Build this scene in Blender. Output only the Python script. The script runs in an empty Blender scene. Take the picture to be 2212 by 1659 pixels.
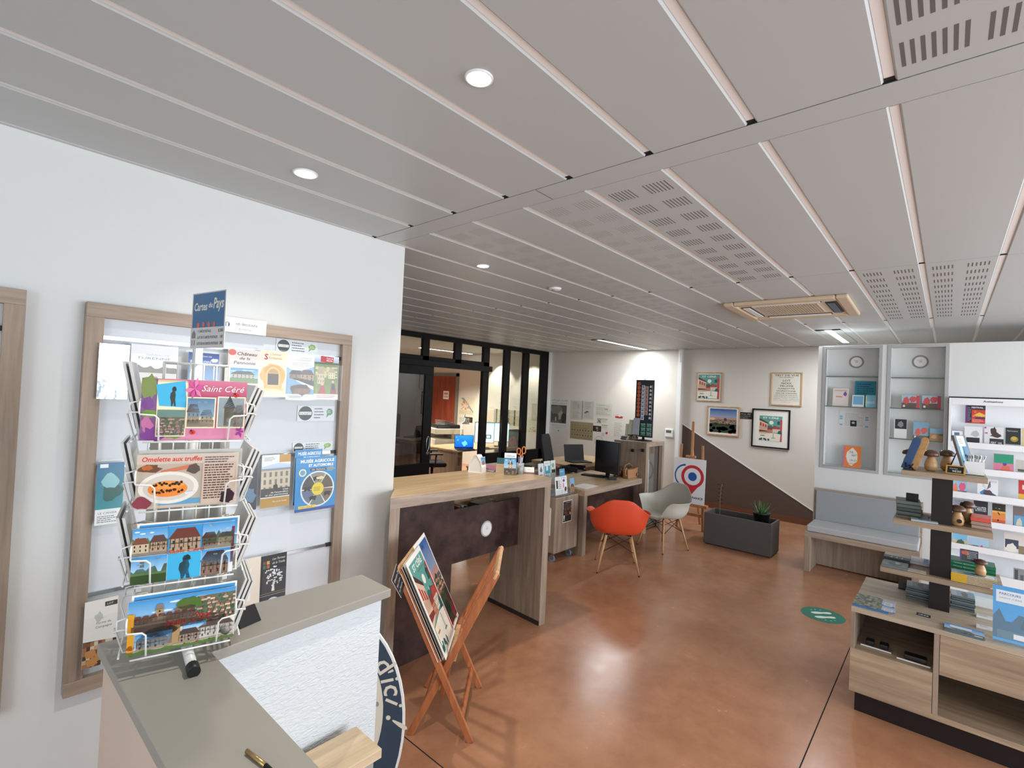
import bpy, math, random
from math import sin, cos, pi, radians, sqrt, hypot
from mathutils import Vector, Matrix, Euler
R = random.Random(7)
SC = bpy.context.scene
COL = SC.collection

# ------------------------------------------------------------------ camera, world, sun, exposure
IMW, IMH, FPX = 2212.0, 1659.0, 1074.47
YAW, PIT, ROL, EYE = radians(41.301), radians(1.055), radians(2.629), 1.85
CF = Vector((cos(YAW)*cos(PIT), sin(YAW)*cos(PIT), sin(PIT)))
CR0 = Vector((sin(YAW), -cos(YAW), 0)); CU0 = CR0.cross(CF)
CR = CR0*cos(ROL) + CU0*sin(ROL); CU = CU0*cos(ROL) - CR0*sin(ROL)
cam = bpy.data.cameras.new('camera'); camo = bpy.data.objects.new('camera', cam); COL.objects.link(camo)
cam.sensor_fit = 'HORIZONTAL'; cam.sensor_width = 36.0; cam.lens = 36.0*FPX/IMW
cam.clip_start = 0.05; cam.clip_end = 100
M = Matrix((CR, CU, -CF)).transposed().to_4x4(); M.translation = Vector((0, 0, EYE))
camo.matrix_world = M; SC.camera = camo
SC.view_settings.view_transform = 'Standard'; SC.view_settings.look = 'None'
SC.view_settings.gamma = 1.0; SC.view_settings.use_curve_mapping = False
SC.view_settings.exposure = 0.14
SC.cycles.use_denoising = True
SC.cycles.max_bounces = 8; SC.cycles.transparent_max_bounces = 24
SC.cycles.sample_clamp_indirect = 6.0
W = bpy.data.worlds.new('daylight'); SC.world = W; W.use_nodes = True
W.node_tree.nodes['Background'].inputs[0].default_value = (0.80, 0.90, 1.0, 1)
W.node_tree.nodes['Background'].inputs[1].default_value = 1.1
CEIL = 2.787

def area(name, loc, size, rot, power, col):
    l = bpy.data.lights.new(name, 'AREA'); l.shape = 'RECTANGLE'; l.size, l.size_y = size
    l.energy = power; l.color = col
    o = bpy.data.objects.new(name, l); COL.objects.link(o); o.location = loc; o.rotation_euler = rot
    return o
# daylight coming in through the glazed street front (behind) and the side windows
area('window_daylight', (-2.9, -1.3, 1.5), (4.6, 2.2), (0, radians(-90), 0), 100, (0.86, 0.93, 1.0))
area('window_daylight', (3.9, -3.9, 1.45), (6.0, 2.1), (radians(90), 0, 0), 240, (0.90, 0.95, 1.0))

def ray(px, py): return CR*((px-IMW/2)/FPX) - CU*((py-IMH/2)/FPX) + CF
def onx(px, py, X): d = ray(px, py); return Vector((0, 0, EYE)) + d*(X/d.x)
def ony(px, py, Y): d = ray(px, py); return Vector((0, 0, EYE)) + d*(Y/d.y)
def onz(px, py, Z=0.0): d = ray(px, py); return Vector((0, 0, EYE)) + d*((Z-EYE)/d.z)

# ------------------------------------------------------------------ colour and materials
def lin(c):
    c = c/255.0
    return c/12.92 if c <= 0.04045 else ((c+0.055)/1.055)**2.4
def rgb(r, g=None, b=None):
    if g is None:
        h = r.lstrip('#'); r, g, b = int(h[:2], 16), int(h[2:4], 16), int(h[4:], 16)
    return (lin(r), lin(g), lin(b), 1.0)
MATS = {}
def mat(name, col=(.8, .8, .8, 1), rough=.5, metal=0.0, spec=.5, noise=None, bump=None, emit=None):
    """noise=(scale xyz, amount, second colour); bump=(scale, strength)"""
    if name in MATS: return MATS[name]
    m = bpy.data.materials.new(name); m.use_nodes = True; nt = m.node_tree; b = nt.nodes['Principled BSDF']
    b.inputs['Base Color'].default_value = col; b.inputs['Roughness'].default_value = rough
    b.inputs['Metallic'].default_value = metal; b.inputs['Specular IOR Level'].default_value = spec
    m.diffuse_color = col
    tc = nt.nodes.new('ShaderNodeTexCoord')
    if noise:
        sc, amt, c2 = noise
        mp = nt.nodes.new('ShaderNodeMapping'); mp.inputs['Scale'].default_value = sc
        n = nt.nodes.new('ShaderNodeTexNoise'); n.inputs['Scale'].default_value = 1.0; n.inputs['Detail'].default_value = 6; n.inputs['Roughness'].default_value = .62
        nt.links.new(tc.outputs['Object'], mp.inputs['Vector']); nt.links.new(mp.outputs[0], n.inputs['Vector'])
        rp = nt.nodes.new('ShaderNodeValToRGB'); rp.color_ramp.elements[0].position = .5-amt; rp.color_ramp.elements[1].position = .5+amt
        rp.color_ramp.elements[0].color = col; rp.color_ramp.elements[1].color = c2
        nt.links.new(n.outputs['Fac'], rp.inputs['Fac']); nt.links.new(rp.outputs['Color'], b.inputs['Base Color'])
    if bump:
        n2 = nt.nodes.new('ShaderNodeTexNoise'); n2.inputs['Scale'].default_value = bump[0]; n2.inputs['Detail'].default_value = 3
        nt.links.new(tc.outputs['Object'], n2.inputs['Vector'])
        bp = nt.nodes.new('ShaderNodeBump'); bp.inputs['Strength'].default_value = bump[1]; bp.inputs['Distance'].default_value = .01
        nt.links.new(n2.outputs['Fac'], bp.inputs['Height']); nt.links.new(bp.outputs['Normal'], b.inputs['Normal'])
    if emit:
        b.inputs['Emission Color'].default_value = emit[0]; b.inputs['Emission Strength'].default_value = emit[1]
    MATS[name] = m; return m
def wood(name, c1, c2, axis=0, rough=.5, fine=1.0):
    s = [38*fine, 38*fine, 38*fine]; s[axis] = 2.2*fine
    m = mat(name, c1, rough, noise=(s, .23, c2))
    nt = m.node_tree; b = nt.nodes['Principled BSDF']; rp = [n for n in nt.nodes if n.type == 'VALTORGB'][0]
    mp = nt.nodes.new('ShaderNodeMapping'); s2 = [9, 9, 9]; s2[axis] = .9; mp.inputs['Scale'].default_value = s2
    n = nt.nodes.new('ShaderNodeTexNoise'); n.inputs['Scale'].default_value = 1; n.inputs['Distortion'].default_value = 1.2
    tc = [q for q in nt.nodes if q.type == 'TEX_COORD'][0]
    nt.links.new(tc.outputs['Object'], mp.inputs['Vector']); nt.links.new(mp.outputs[0], n.inputs['Vector'])
    r2 = nt.nodes.new('ShaderNodeMapRange'); r2.inputs['From Min'].default_value = .35; r2.inputs['From Max'].default_value = .65
    r2.inputs['To Min'].default_value = .84; r2.inputs['To Max'].default_value = 1.1
    nt.links.new(n.outputs['Fac'], r2.inputs['Value'])
    mx = nt.nodes.new('ShaderNodeVectorMath'); mx.operation = 'SCALE'
    nt.links.new(rp.outputs['Color'], mx.inputs[0]); nt.links.new(r2.outputs[0], mx.inputs['Scale']); nt.links.new(mx.outputs[0], b.inputs['Base Color'])
    return m
def glassy(name, tint=(1, 1, 1, 1), gl=.12, rough=.03):
    if name in MATS: return MATS[name]
    m = bpy.data.materials.new(name); m.use_nodes = True; nt = m.node_tree; nt.nodes.clear()
    o = nt.nodes.new('ShaderNodeOutputMaterial'); t = nt.nodes.new('ShaderNodeBsdfTransparent'); g = nt.nodes.new('ShaderNodeBsdfGlossy')
    t.inputs[0].default_value = tint; g.inputs['Roughness'].default_value = rough
    f = nt.nodes.new('ShaderNodeLayerWeight'); f.inputs['Blend'].default_value = .25
    mr = nt.nodes.new('ShaderNodeMapRange'); mr.inputs['To Min'].default_value = gl*.45; mr.inputs['To Max'].default_value = min(1, gl*4)
    mx = nt.nodes.new('ShaderNodeMixShader')
    nt.links.new(f.outputs['Fresnel'], mr.inputs['Value']); nt.links.new(mr.outputs[0], mx.inputs[0])
    nt.links.new(t.outputs[0], mx.inputs[1]); nt.links.new(g.outputs[0], mx.inputs[2]); nt.links.new(mx.outputs[0], o.inputs[0])
    MATS[name] = m; return m

white_wall = mat('white_wall_paint', rgb(219, 222, 221), .75, bump=(220, .06))
warm_wall = mat('warm_white_wall_paint', rgb(218, 213, 205), .8, bump=(160, .05))
ceil_mat = mat('ceiling_metal_panel', rgb(189, 195, 196), .42, spec=.35)
slot_mat = mat('ceiling_slot_painted_shade', rgb(104, 102, 98), .9)  # flat strips, the shade of the perforations painted as dark colour
slot_lit = mat('ceiling_slot_painted_light', rgb(158, 158, 154), .9)  # paler slot copy: the lit inner side is painted into the colour
groove_w = mat('ceiling_groove_painted_light', rgb(246, 246, 244), .5)  # whiter than the panels, light caught in the grooves is painted on
black_gap = mat('black_shadow_gap', rgb(20, 19, 18), .9)
oak_x = wood('oak_laminate_lengthwise', rgb(182, 164, 146), rgb(144, 126, 111), 0)
oak_y = wood('oak_laminate_crosswise', rgb(182, 164, 146), rgb(144, 126, 111), 1)
oak_z = wood('oak_laminate_upright', rgb(172, 154, 136), rgb(134, 116, 101), 2)
oakw_x = wood('warm_oak_top_lengthwise', rgb(214, 188, 150), rgb(182, 152, 114), 0, .32)
oakw_y = wood('warm_oak_top_crosswise', rgb(214, 188, 150), rgb(182, 152, 114), 1, .32)
teak = wood('orange_brown_teak', rgb(188, 118, 74), rgb(150, 84, 50), 2, .45, .7)
pine = wood('pale_beech_wood', rgb(214, 174, 130), rgb(184, 140, 96), 2, .5, .6)
rust = mat('rusty_brown_panel', rgb(38, 28, 28), .28, noise=((7, 7, 7), .15, rgb(78, 58, 54)), bump=(14, .12))
brown_paint = mat('dark_brown_paint', rgb(88, 72, 64), .6)
plinth_m = mat('near_black_brown_laminate', rgb(32, 23, 21), .5, spec=.3)
black_frame = mat('black_lacquered_frame', rgb(9, 9, 10), .5, spec=.25)
black_pl = mat('black_plastic', rgb(20, 20, 22), .45)
black_fab = mat('black_mesh_fabric', rgb(24, 24, 27), .9, bump=(300, .3))
grey_top = mat('taupe_grey_laminate', rgb(150, 147, 138), .45)
grey_edge = mat('blue_grey_edge_band', rgb(140, 150, 154), .5)
tan_paint = mat('beige_painted_side', rgb(205, 186, 170), .7)
wire_w = mat('white_coated_wire', rgb(225, 226, 222), .35)
chrome = mat('brushed_chrome', rgb(190, 195, 200), .22, metal=1)
dark_metal = mat('dark_steel_rod', rgb(28, 26, 26), .4, metal=.6)
acryl = glassy('clear_acrylic', (.985, .99, .99, 1), .028, .04)
glass = glassy('clear_glass', (.95, .98, .97, 1), .14, .01)
glass_dark = glassy('dark_reflecting_glass', (.30, .31, .34, 1), .25, .02)
glass_edge = mat('green_glass_edge', rgb(70, 96, 90), .15)
grey_fr = mat('grey_painted_frame', rgb(172, 174, 174), .5)
white_pl = mat('white_plastic', rgb(236, 237, 236), .4)
shelf_w = mat('white_lacquer_shelf', rgb(238, 240, 243), .4)
grey_fabric = mat('light_grey_upholstery', rgb(178, 180, 182), .85, bump=(120, .25))
grey_vinyl = mat('mid_grey_upholstery', rgb(150, 154, 158), .75, bump=(90, .12))
stone = mat('anthracite_planter', rgb(80, 77, 75), .7, bump=(60, .1))
soil = mat('dry_soil', rgb(70, 56, 44), .95, bump=(40, .8))
leafm = mat('dark_green_leaf', rgb(44, 84, 46), .5, noise=((14, 14, 14), .2, rgb(70, 118, 60)))
paper = mat('white_paper', rgb(238, 236, 230), .6)
cream = mat('cream_painted_board', rgb(222, 214, 198), .6)
capm = mat('dark_walnut_mushroom_cap', rgb(62, 42, 34), .3, noise=((18, 18, 18), .2, rgb(94, 64, 48)))
maple = mat('turned_maple', rgb(196, 156, 110), .4, noise=((10, 10, 40), .22, rgb(160, 116, 74)))
orange_sh = mat('orange_moulded_shell', rgb(224, 78, 42), .45)
grey_sh = mat('pale_grey_moulded_shell', rgb(196, 196, 184), .45)
lampglow = mat('lit_downlight_lens', rgb(255, 252, 244), .3, emit=((1, .97, .92, 1), 14))
tubeglow = mat('lit_tube_diffuser', rgb(250, 252, 255), .3, emit=((.86, .95, 1, 1), 2.2))
silver = mat('satin_silver_ring', rgb(200, 200, 198), .35, metal=.4)
beige_pl = mat('aged_beige_plastic', rgb(206, 186, 158), .5)
red_door = wood('red_brown_door_veneer', rgb(158, 70, 40), rgb(122, 48, 28), 2, .4, .5)
paper_side = mat('stacked_page_edges', rgb(206, 196, 180), .7, noise=((4, 4, 500), .2, rgb(170, 160, 145)))
leather = mat('tan_leather', rgb(176, 130, 92), .5, bump=(90, .1))

def print_mat(name, rough, emis=0.0):
    m = bpy.data.materials.new(name); m.use_nodes = True; nt = m.node_tree; b = nt.nodes['Principled BSDF']
    a = nt.nodes.new('ShaderNodeVertexColor'); a.layer_name = 'Col'
    nt.links.new(a.outputs['Color'], b.inputs['Base Color']); b.inputs['Roughness'].default_value = rough
    if emis:
        nt.links.new(a.outputs['Color'], b.inputs['Emission Color']); b.inputs['Emission Strength'].default_value = emis
    return m
print_g = print_mat('printed_gloss_card', .28)
print_m = print_mat('printed_matt_paper', .6)
screen_m = print_mat('glowing_screen', .2, 1.6)

# ------------------------------------------------------------------ mesh collector
def nrm(v): return Vector(v).normalized()
class MB:
    def __init__(s): s.v = []; s.f = []; s.c = []; s.m = []; s.cur = 0; s.sm = []; s.smooth = False; s.hascol = False
    def face(s, idx, col=None):
        s.f.append(idx); s.c.append(col); s.m.append(s.cur); s.sm.append(s.smooth)
        if col is not None: s.hascol = True
    def poly(s, pts, col=None):
        n = len(s.v); s.v += [tuple(p) for p in pts]; s.face(list(range(n, n+len(pts))), col)
    def box(s, x0, x1, y0, y1, z0, z1, mt=None, col=None):
        if mt: mt = mt.to_4x4()
        n = len(s.v)
        for z in (z0, z1):
            for y in (y0, y1):
                for x in (x0, x1):
                    p = Vector((x, y, z)); s.v.append(tuple(mt @ p if mt else p))
        for f in ((0, 2, 3, 1), (4, 5, 7, 6), (0, 1, 5, 4), (2, 6, 7, 3), (0, 4, 6, 2), (1, 3, 7, 5)):
            s.face([n+i for i in f], col)
        return s
    def beam(s, a, b, w, t, side=(0, 0, 1), col=None):
        """rectangular bar a->b; w along side-ish axis, t across"""
        a, b = Vector(a), Vector(b); d = (b-a); L = d.length; d.normalize()
        q = Vector(side); u = (q - d*q.dot(d))
        if u.length < 1e-5: u = d.orthogonal()
        u.normalize(); v = d.cross(u)
        mt = Matrix((d, u, v)).transposed().to_4x4(); mt.translation = a
        return s.box(0, L, -w/2, w/2, -t/2, t/2, mt, col)
    def cyl(s, a, b, r, r2=None, n=16, caps=True, col=None):
        a, b = Vector(a), Vector(b); r2 = r if r2 is None else r2
        d = (b-a).normalized(); u = d.orthogonal().normalized(); v = d.cross(u); k = len(s.v)
        for p, rr in ((a, r), (b, r2)):
            for i in range(n):
                t = 2*pi*i/n; s.v.append(tuple(p + (u*cos(t)+v*sin(t))*rr))
        old = s.smooth; s.smooth = n > 8
        for i in range(n): s.face([k+i, k+(i+1) % n, k+n+(i+1) % n, k+n+i], col)
        s.smooth = False
        if caps:
            s.face([k+i for i in reversed(range(n))], col); s.face([k+n+i for i in range(n)], col)
        s.smooth = old; return s
    def tube(s, pts, r, n=8, closed=False, col=None):
        pts = [Vector(p) for p in pts]; k = len(s.v); N = len(pts)
        u = None
        for i, p in enumerate(pts):
            if closed: d = pts[(i+1) % N]-pts[i-1]
            else: d = pts[min(i+1, N-1)]-pts[max(i-1, 0)]
            d.normalize()
            if u is None: u = d.orthogonal().normalized()
            else:
                u = (u - d*u.dot(d)); u = u.normalized() if u.length > 1e-6 else d.orthogonal().normalized()
            v = d.cross(u)
            for j in range(n):
                t = 2*pi*j/n; s.v.append(tuple(p+(u*cos(t)+v*sin(t))*r))
        old = s.smooth; s.smooth = True
        for i in range(N if closed else N-1):
            a, b = k+i*n, k+((i+1) % N)*n
            for j in range(n): s.face([a+j, a+(j+1) % n, b+(j+1) % n, b+j], col)
        s.smooth = False
        if not closed:
            s.face([k+j for j in reversed(range(n))], col); s.face([k+(N-1)*n+j for j in range(n)], col)
        s.smooth = old; return s
    def lathe(s, prof, c=(0, 0, 0), n=24, ax=None, col=None):
        c = Vector(c); k = len(s.v); ax = ax or Matrix.Identity(3)
        for r, z in prof:
            for j in range(n):
                t = 2*pi*j/n; s.v.append(tuple(c + ax @ Vector((r*cos(t), r*sin(t), z))))
        old = s.smooth; s.smooth = True
        for i in range(len(prof)-1):
            for j in range(n): s.face([k+i*n+j, k+i*n+(j+1) % n, k+(i+1)*n+(j+1) % n, k+(i+1)*n+j], col)
        s.smooth = False
        if prof[0][0] > 1e-4: s.face([k+j for j in reversed(range(n))], col)
        if prof[-1][0] > 1e-4: s.face([k+(len(prof)-1)*n+j for j in range(n)], col)
        s.smooth = old; return s
    def prism(s, poly, z0, z1, mt=None, col=None):
        k = len(s.v); n = len(poly); mt = mt.to_4x4() if mt else Matrix.Identity(4)
        for z in (z0, z1):
            for p in poly: s.v.append(tuple(mt @ Vector((p[0], p[1], z))))
        s.face([k+i for i in reversed(range(n))], col); s.face([k+n+i for i in range(n)], col)
        for i in range(n): s.face([k+i, k+(i+1) % n, k+n+(i+1) % n, k+n+i], col)
        return s
    def build(s, name, mats, parent=None, loc=None, mw=None, bevel=0, seg=2, sub=0, solid=0):
        me = bpy.data.meshes.new(name); me.from_pydata(s.v, [], s.f)
        if not isinstance(mats, (list, tuple)): mats = [mats]
        for m in mats: me.materials.append(m)
        me.polygons.foreach_set('material_index', s.m); me.polygons.foreach_set('use_smooth', s.sm)
        if s.hascol:
            at = me.color_attributes.new('Col', 'FLOAT_COLOR', 'CORNER'); buf = []
            for f, c in zip(s.f, s.c):
                if c is None: c = (.8, .8, .8, 1)
                if isinstance(c[0], (tuple, list)):
                    for q in c: buf += q
                else: buf += list(c)*len(f)
            at.data.foreach_set('color', buf)
        me.update()
        o = bpy.data.objects.new(name, me); COL.objects.link(o)
        if parent: o.parent = parent
        if mw is not None: o.matrix_local = mw
        elif loc is not None: o.location = loc
        if solid:
            md = o.modifiers.new('thickness', 'SOLIDIFY'); md.thickness = solid; md.offset = 0
        if sub:
            md = o.modifiers.new('subdivision', 'SUBSURF'); md.levels = sub; md.render_levels = sub
        if bevel:
            md = o.modifiers.new('bevel', 'BEVEL'); md.width = bevel; md.segments = seg; md.limit_method = 'ANGLE'; md.angle_limit = radians(50)
        return o

def tag(o, label=None, cat=None, group=None, kind=None):
    if label: o['label'] = label
    if cat: o['category'] = cat
    if group: o['group'] = group
    if kind: o['kind'] = kind
    return o
def thing(name, label, cat, loc=(0, 0, 0), rz=0.0, group=None, mw=None):
    o = bpy.data.objects.new(name, None); COL.objects.link(o); o.empty_display_size = .1
    if mw is not None: o.matrix_world = mw
    else: o.location = loc; o.rotation_euler = (0, 0, rz)
    return tag(o, label, cat, group)
def struct(name, mb, m, loc=(0, 0, 0), **k):
    return tag(mb.build(name, m, loc=loc, **k), kind='structure')
def frame(o, u, v):
    """matrix with x along u, y along v, z = u x v, at o"""
    u = nrm(u); v = Vector(v); n = u.cross(v).normalized(); v = n.cross(u)
    mt = Matrix((u, v, n)).transposed().to_4x4(); mt.translation = Vector(o); return mt
def fx(p, tilt=0):   # upright sheet facing -x, origin at its lower left corner as seen from the front
    return frame(p, (0, -1, 0), (sin(tilt), 0, cos(tilt)))
def fy(p, tilt=0):   # upright sheet facing -y
    return frame(p, (1, 0, 0), (0, sin(tilt), cos(tilt)))
def flat(p, a=0):    # lying on a surface, turned by a
    return frame(p, (cos(a), sin(a), 0), (-sin(a), cos(a), 0))
def copy_tree(o, parent=None):
    c = o.copy(); COL.objects.link(c); c.parent = parent
    for ch in list(o.children): copy_tree(ch, c)
    return c

# ------------------------------------------------------------------ printed matter
_TX = {}
def glyphs(body, bold=0.0):
    k = (body, bold)
    if k not in _TX:
        cu = bpy.data.curves.new('t', 'FONT'); cu.body = body; cu.resolution_u = 2; cu.offset = bold
        ob = bpy.data.objects.new('t', cu); me = ob.to_mesh()
        vs = [(v.co.x, v.co.y) for v in me.vertices]; fs = [list(p.vertices) for p in me.polygons]
        ob.to_mesh_clear(); bpy.data.objects.remove(ob); bpy.data.curves.remove(cu)
        w = max([v[0] for v in vs], default=1)
        _TX[k] = (vs, fs, w)
    return _TX[k]
class Art(MB):
    """a card of width w, height h (metres), thickness t, printed with flat shapes in 0..1 coordinates"""
    def __init__(s, w, h, t=.0012, base='#f0ede6', back=None):
        super().__init__(); s.w, s.h, s.t = w, h, t; s.e = 0; b = rgb(base) if isinstance(base, str) else base
        s.box(0, w, 0, h, -t, 0, col=rgb(back) if back else b)
    def z(s): s.e += 1; return min(.00006*s.e, .0030)
    def shape(s, pts, col):
        z = s.z(); 
        if isinstance(col, str): col = rgb(col)
        n = len(s.v); s.v += [(p[0]*s.w, p[1]*s.h, z) for p in pts]; s.face(list(range(n, n+len(pts))), col); return s
    def rect(s, x0, y0, x1, y1, col, top=None):
        c = rgb(col) if isinstance(col, str) else col
        if top: t = rgb(top) if isinstance(top, str) else top; c = (c, c, t, t)
        return s.shape(((x0, y0), (x1, y0), (x1, y1), (x0, y1)), c)
    def disc(s, x, y, r, col, ry=None, n=20, a0=0, a1=360):
        ry = ry if ry else r*s.w/s.h
        pts = [(x+r*cos(radians(a0+(a1-a0)*i/n)), y+ry*sin(radians(a0+(a1-a0)*i/n))) for i in range(n if a1-a0 >= 360 else n+1)]
        return s.shape(pts, col)
    def ring(s, x, y, r0, r1, col, a0=0, a1=360, n=28):
        k = s.w/s.h; z = s.z(); c = rgb(col) if isinstance(col, str) else col
        for i in range(n):
            t0, t1 = radians(a0+(a1-a0)*i/n), radians(a0+(a1-a0)*(i+1)/n); m = len(s.v)
            for r, t in ((r0, t0), (r1, t0), (r1, t1), (r0, t1)): s.v.append(((x+r*cos(t))*s.w, (y+r*k*sin(t))*s.h, z))
            s.face([m, m+1, m+2, m+3], c)
        return s
    def text(s, body, x, y, size, col, al='l', width=None, sh=0.0, bold=0.0, rot=0):
        """size = cap height in fractions of h (approx); width = fit into this fraction of w"""
        vs, fs, tw = glyphs(body, bold); sc = size*s.h/.70; sx = sc
        if width: sx = width*s.w/tw
        L = tw*sx; ox = {'l': 0, 'c': -L/2, 'r': -L}[al]; z = s.z(); k = len(s.v)
        c = rgb(col) if isinstance(col, str) else col; cr, sr = cos(rot), sin(rot)
        for a, b in vs:
            px, py = a*sx+ox+sh*b*sc, b*sc
            s.v.append((x*s.w+px*cr-py*sr, y*s.h+px*sr+py*cr, z))
        for f in fs: s.face([k+i for i in f], c)
        return s
    def lines(s, x0, y0, x1, y1, n, col='#55524e', rnd=None, th=.35):
        """n lines of small print as word-length strokes"""
        rnd = rnd or R; st = (y1-y0)/max(n, 1)
        c = rgb(col) if isinstance(col, str) else col; z = s.z()
        for i in range(n):
            y = y1-(i+.7)*st; x = x0; xe = x0+(x1-x0)*rnd.uniform(.6, 1)
            while x < xe:
                l = (x1-x0)*rnd.uniform(.05, .16); e = min(x+l, x1); k = len(s.v)
                for a, b in ((x, y), (e, y), (e, y+st*th), (x, y+st*th)): s.v.append((a*s.w, b*s.h, z))
                s.face([k, k+1, k+2, k+3], c); x = e+(x1-x0)*.025
        return s
    # small "photographs"
    def sky(s, x0, y0, x1, y1, seed=1, c0='#a9d3ec', c1='#3f93cf', clouds=3):
        q = random.Random(seed); s.rect(x0, y0, x1, y1, c0, c1)
        for _ in range(clouds):
            cx, cy = q.uniform(x0+.12*(x1-x0), x1-.2*(x1-x0)), q.uniform(y0+.5*(y1-y0), y1-.12*(y1-y0)); rr = (x1-x0)*q.uniform(.06, .12)
            s.disc(cx, cy, rr, '#dcebf4', ry=(y1-y0)*.04, n=10)
        return s
    def blob(s, cx, cy, rx, ry, col, seed=1, n=14, amp=.25):
        q = random.Random(seed)
        return s.shape([(cx+rx*(1+q.uniform(-amp, amp))*cos(2*pi*i/n), cy+ry*(1+q.uniform(-amp, amp))*sin(2*pi*i/n)) for i in range(n)], col)
    def hills(s, x0, y0, x1, y1, col, seed=1, n=12):
        q = random.Random(seed); p = [(x0, y0), (x1, y0)]
        for i in range(n+1): p.append((x1-(x1-x0)*i/n, y0+(y1-y0)*q.uniform(.55, 1)))
        return s.shape(p, col)
    def roofs(s, x0, y0, x1, y1, seed=1, rows=7, cols=9, roofc=('#8a5f50', '#a0705c', '#75544a', '#946a58'), wallc=('#c9b79c', '#b09c84', '#d8cab0')):
        q = random.Random(seed); s.rect(x0, y0, x1, y1, '#66705c')
        for r in range(rows):
            yy = y1-(y1-y0)*(r+1)/rows; hh = (y1-y0)/rows
            for c in range(cols):
                xx = x0+(x1-x0)*(c+q.uniform(-.5, .5))/cols; ww = (x1-x0)/cols*q.uniform(.5, 1.3); xa, xb = max(x0, xx), min(x1, xx+ww)
                if q.random() < .2: s.blob((xa+xb)/2, yy+hh*.4, max(.004, (xb-xa)*.5), hh*.4, '#4f6344', c, 7); continue
                yj = q.uniform(-.3, .1)*hh if r < rows-1 else 0; yy2 = max(y0, yy+yj)
                if xb-xa < .004: continue
                s.rect(xa, yy2, xb, yy2+hh*.4, q.choice(wallc)); s.shape(((xa, yy2+hh*.4), (xb, yy2+hh*.4), (xb-(xb-xa)*.2, yy2+hh*.95), (xa+(xb-xa)*.2, yy2+hh*.95)), q.choice(roofc))
        return s
    def house(s, x0, y0, x1, y1, wall='#a58d74', roof='#6b4038', timber=False, seed=1, wins=3):
        q = random.Random(seed); w, h = x1-x0, y1-y0
        s.rect(x0, y0, x1, y0+h*.62, wall)
        s.shape(((x0-w*.06 if x0-w*.06 > 0 else x0, y0+h*.58), (x1, y0+h*.58), (x1-w*.2, y1), (x0+w*.2, y1)), roof)
        if timber:
            for i in range(7): s.rect(x0+w*i/7, y0+h*.2, x0+w*(i/7+.03), y0+h*.6, '#5c4638')
            s.rect(x0, y0+h*.38, x1, y0+h*.42, '#5c4638')
        for i in range(wins):
            for j in range(2):
                s.rect(x0+w*(i+.35)/wins, y0+h*(.1+.27*j), x0+w*(i+.6)/wins, y0+h*(.24+.27*j), '#3a2f2c')
        return s
    def town(s, x0, y0, x1, y1, seed=1, n=3, green=True):
        q = random.Random(seed); s.sky(x0, y0+(y1-y0)*.35, x1, y1, seed)
        if green: s.hills(x0, y0+(y1-y0)*.2, x1, y0+(y1-y0)*.7, '#5d7850', seed)
        s.rect(x0, y0, x1, y0+(y1-y0)*.25, '#8b8378')
        for i in range(n):
            a = x0+(x1-x0)*i/n; b = x0+(x1-x0)*(i+.92)/n
            s.house(a, y0+(y1-y0)*.12, b, y0+(y1-y0)*q.uniform(.6, .85), q.choice(('#b39a7e', '#c7b59a', '#9a8470', '#8f7a6a')), q.choice(('#6b4038', '#7d4c3c', '#5c4440')), q.random() < .5, seed+i)
        return s
    def statue(s, x0, y0, x1, y1, sky='#3fb0dc'):
        w, h = x1-x0, y1-y0; s.rect(x0, y0, x1, y1, sky)
        s.shape([(x0+w*a, y0+h*b) for a, b in ((.42, 0), (.4, .2), (.34, .38), (.36, .58), (.46, .66), (.44, .72), (.5, .8), (.64, .82), (.7, .72), (.62, .66), (.66, .5), (.64, .3), (.7, 0), (.58, 0), (.56, .18), (.5, 0))], '#39443f')
        return s.blob(x0+w*.56, y0+h*.8, w*.13, h*.09, '#2d3634', 4)
    def noise(s, x0, y0, x1, y1, cols, seed=1, n=8, m=8):
        q = random.Random(seed); z = s.z()
        for i in range(n):
            for j in range(m):
                a, b = x0+(x1-x0)*i/n, y0+(y1-y0)*j/m; k = len(s.v)
                for u, v in ((a, b), (a+(x1-x0)/n, b), (a+(x1-x0)/n, b+(y1-y0)/m), (a, b+(y1-y0)/m)): s.v.append((u*s.w, v*s.h, z))
                s.face([k, k+1, k+2, k+3], rgb(q.choice(cols)))
        return s
def put(art, name, label, cat, mw, group=None, m=None, parent=None):
    o = art.build(name, m or print_g, parent=parent, mw=mw)
    if parent is None: tag(o, label, cat, group)
    elif label: o['label'] = label
    return o
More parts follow.
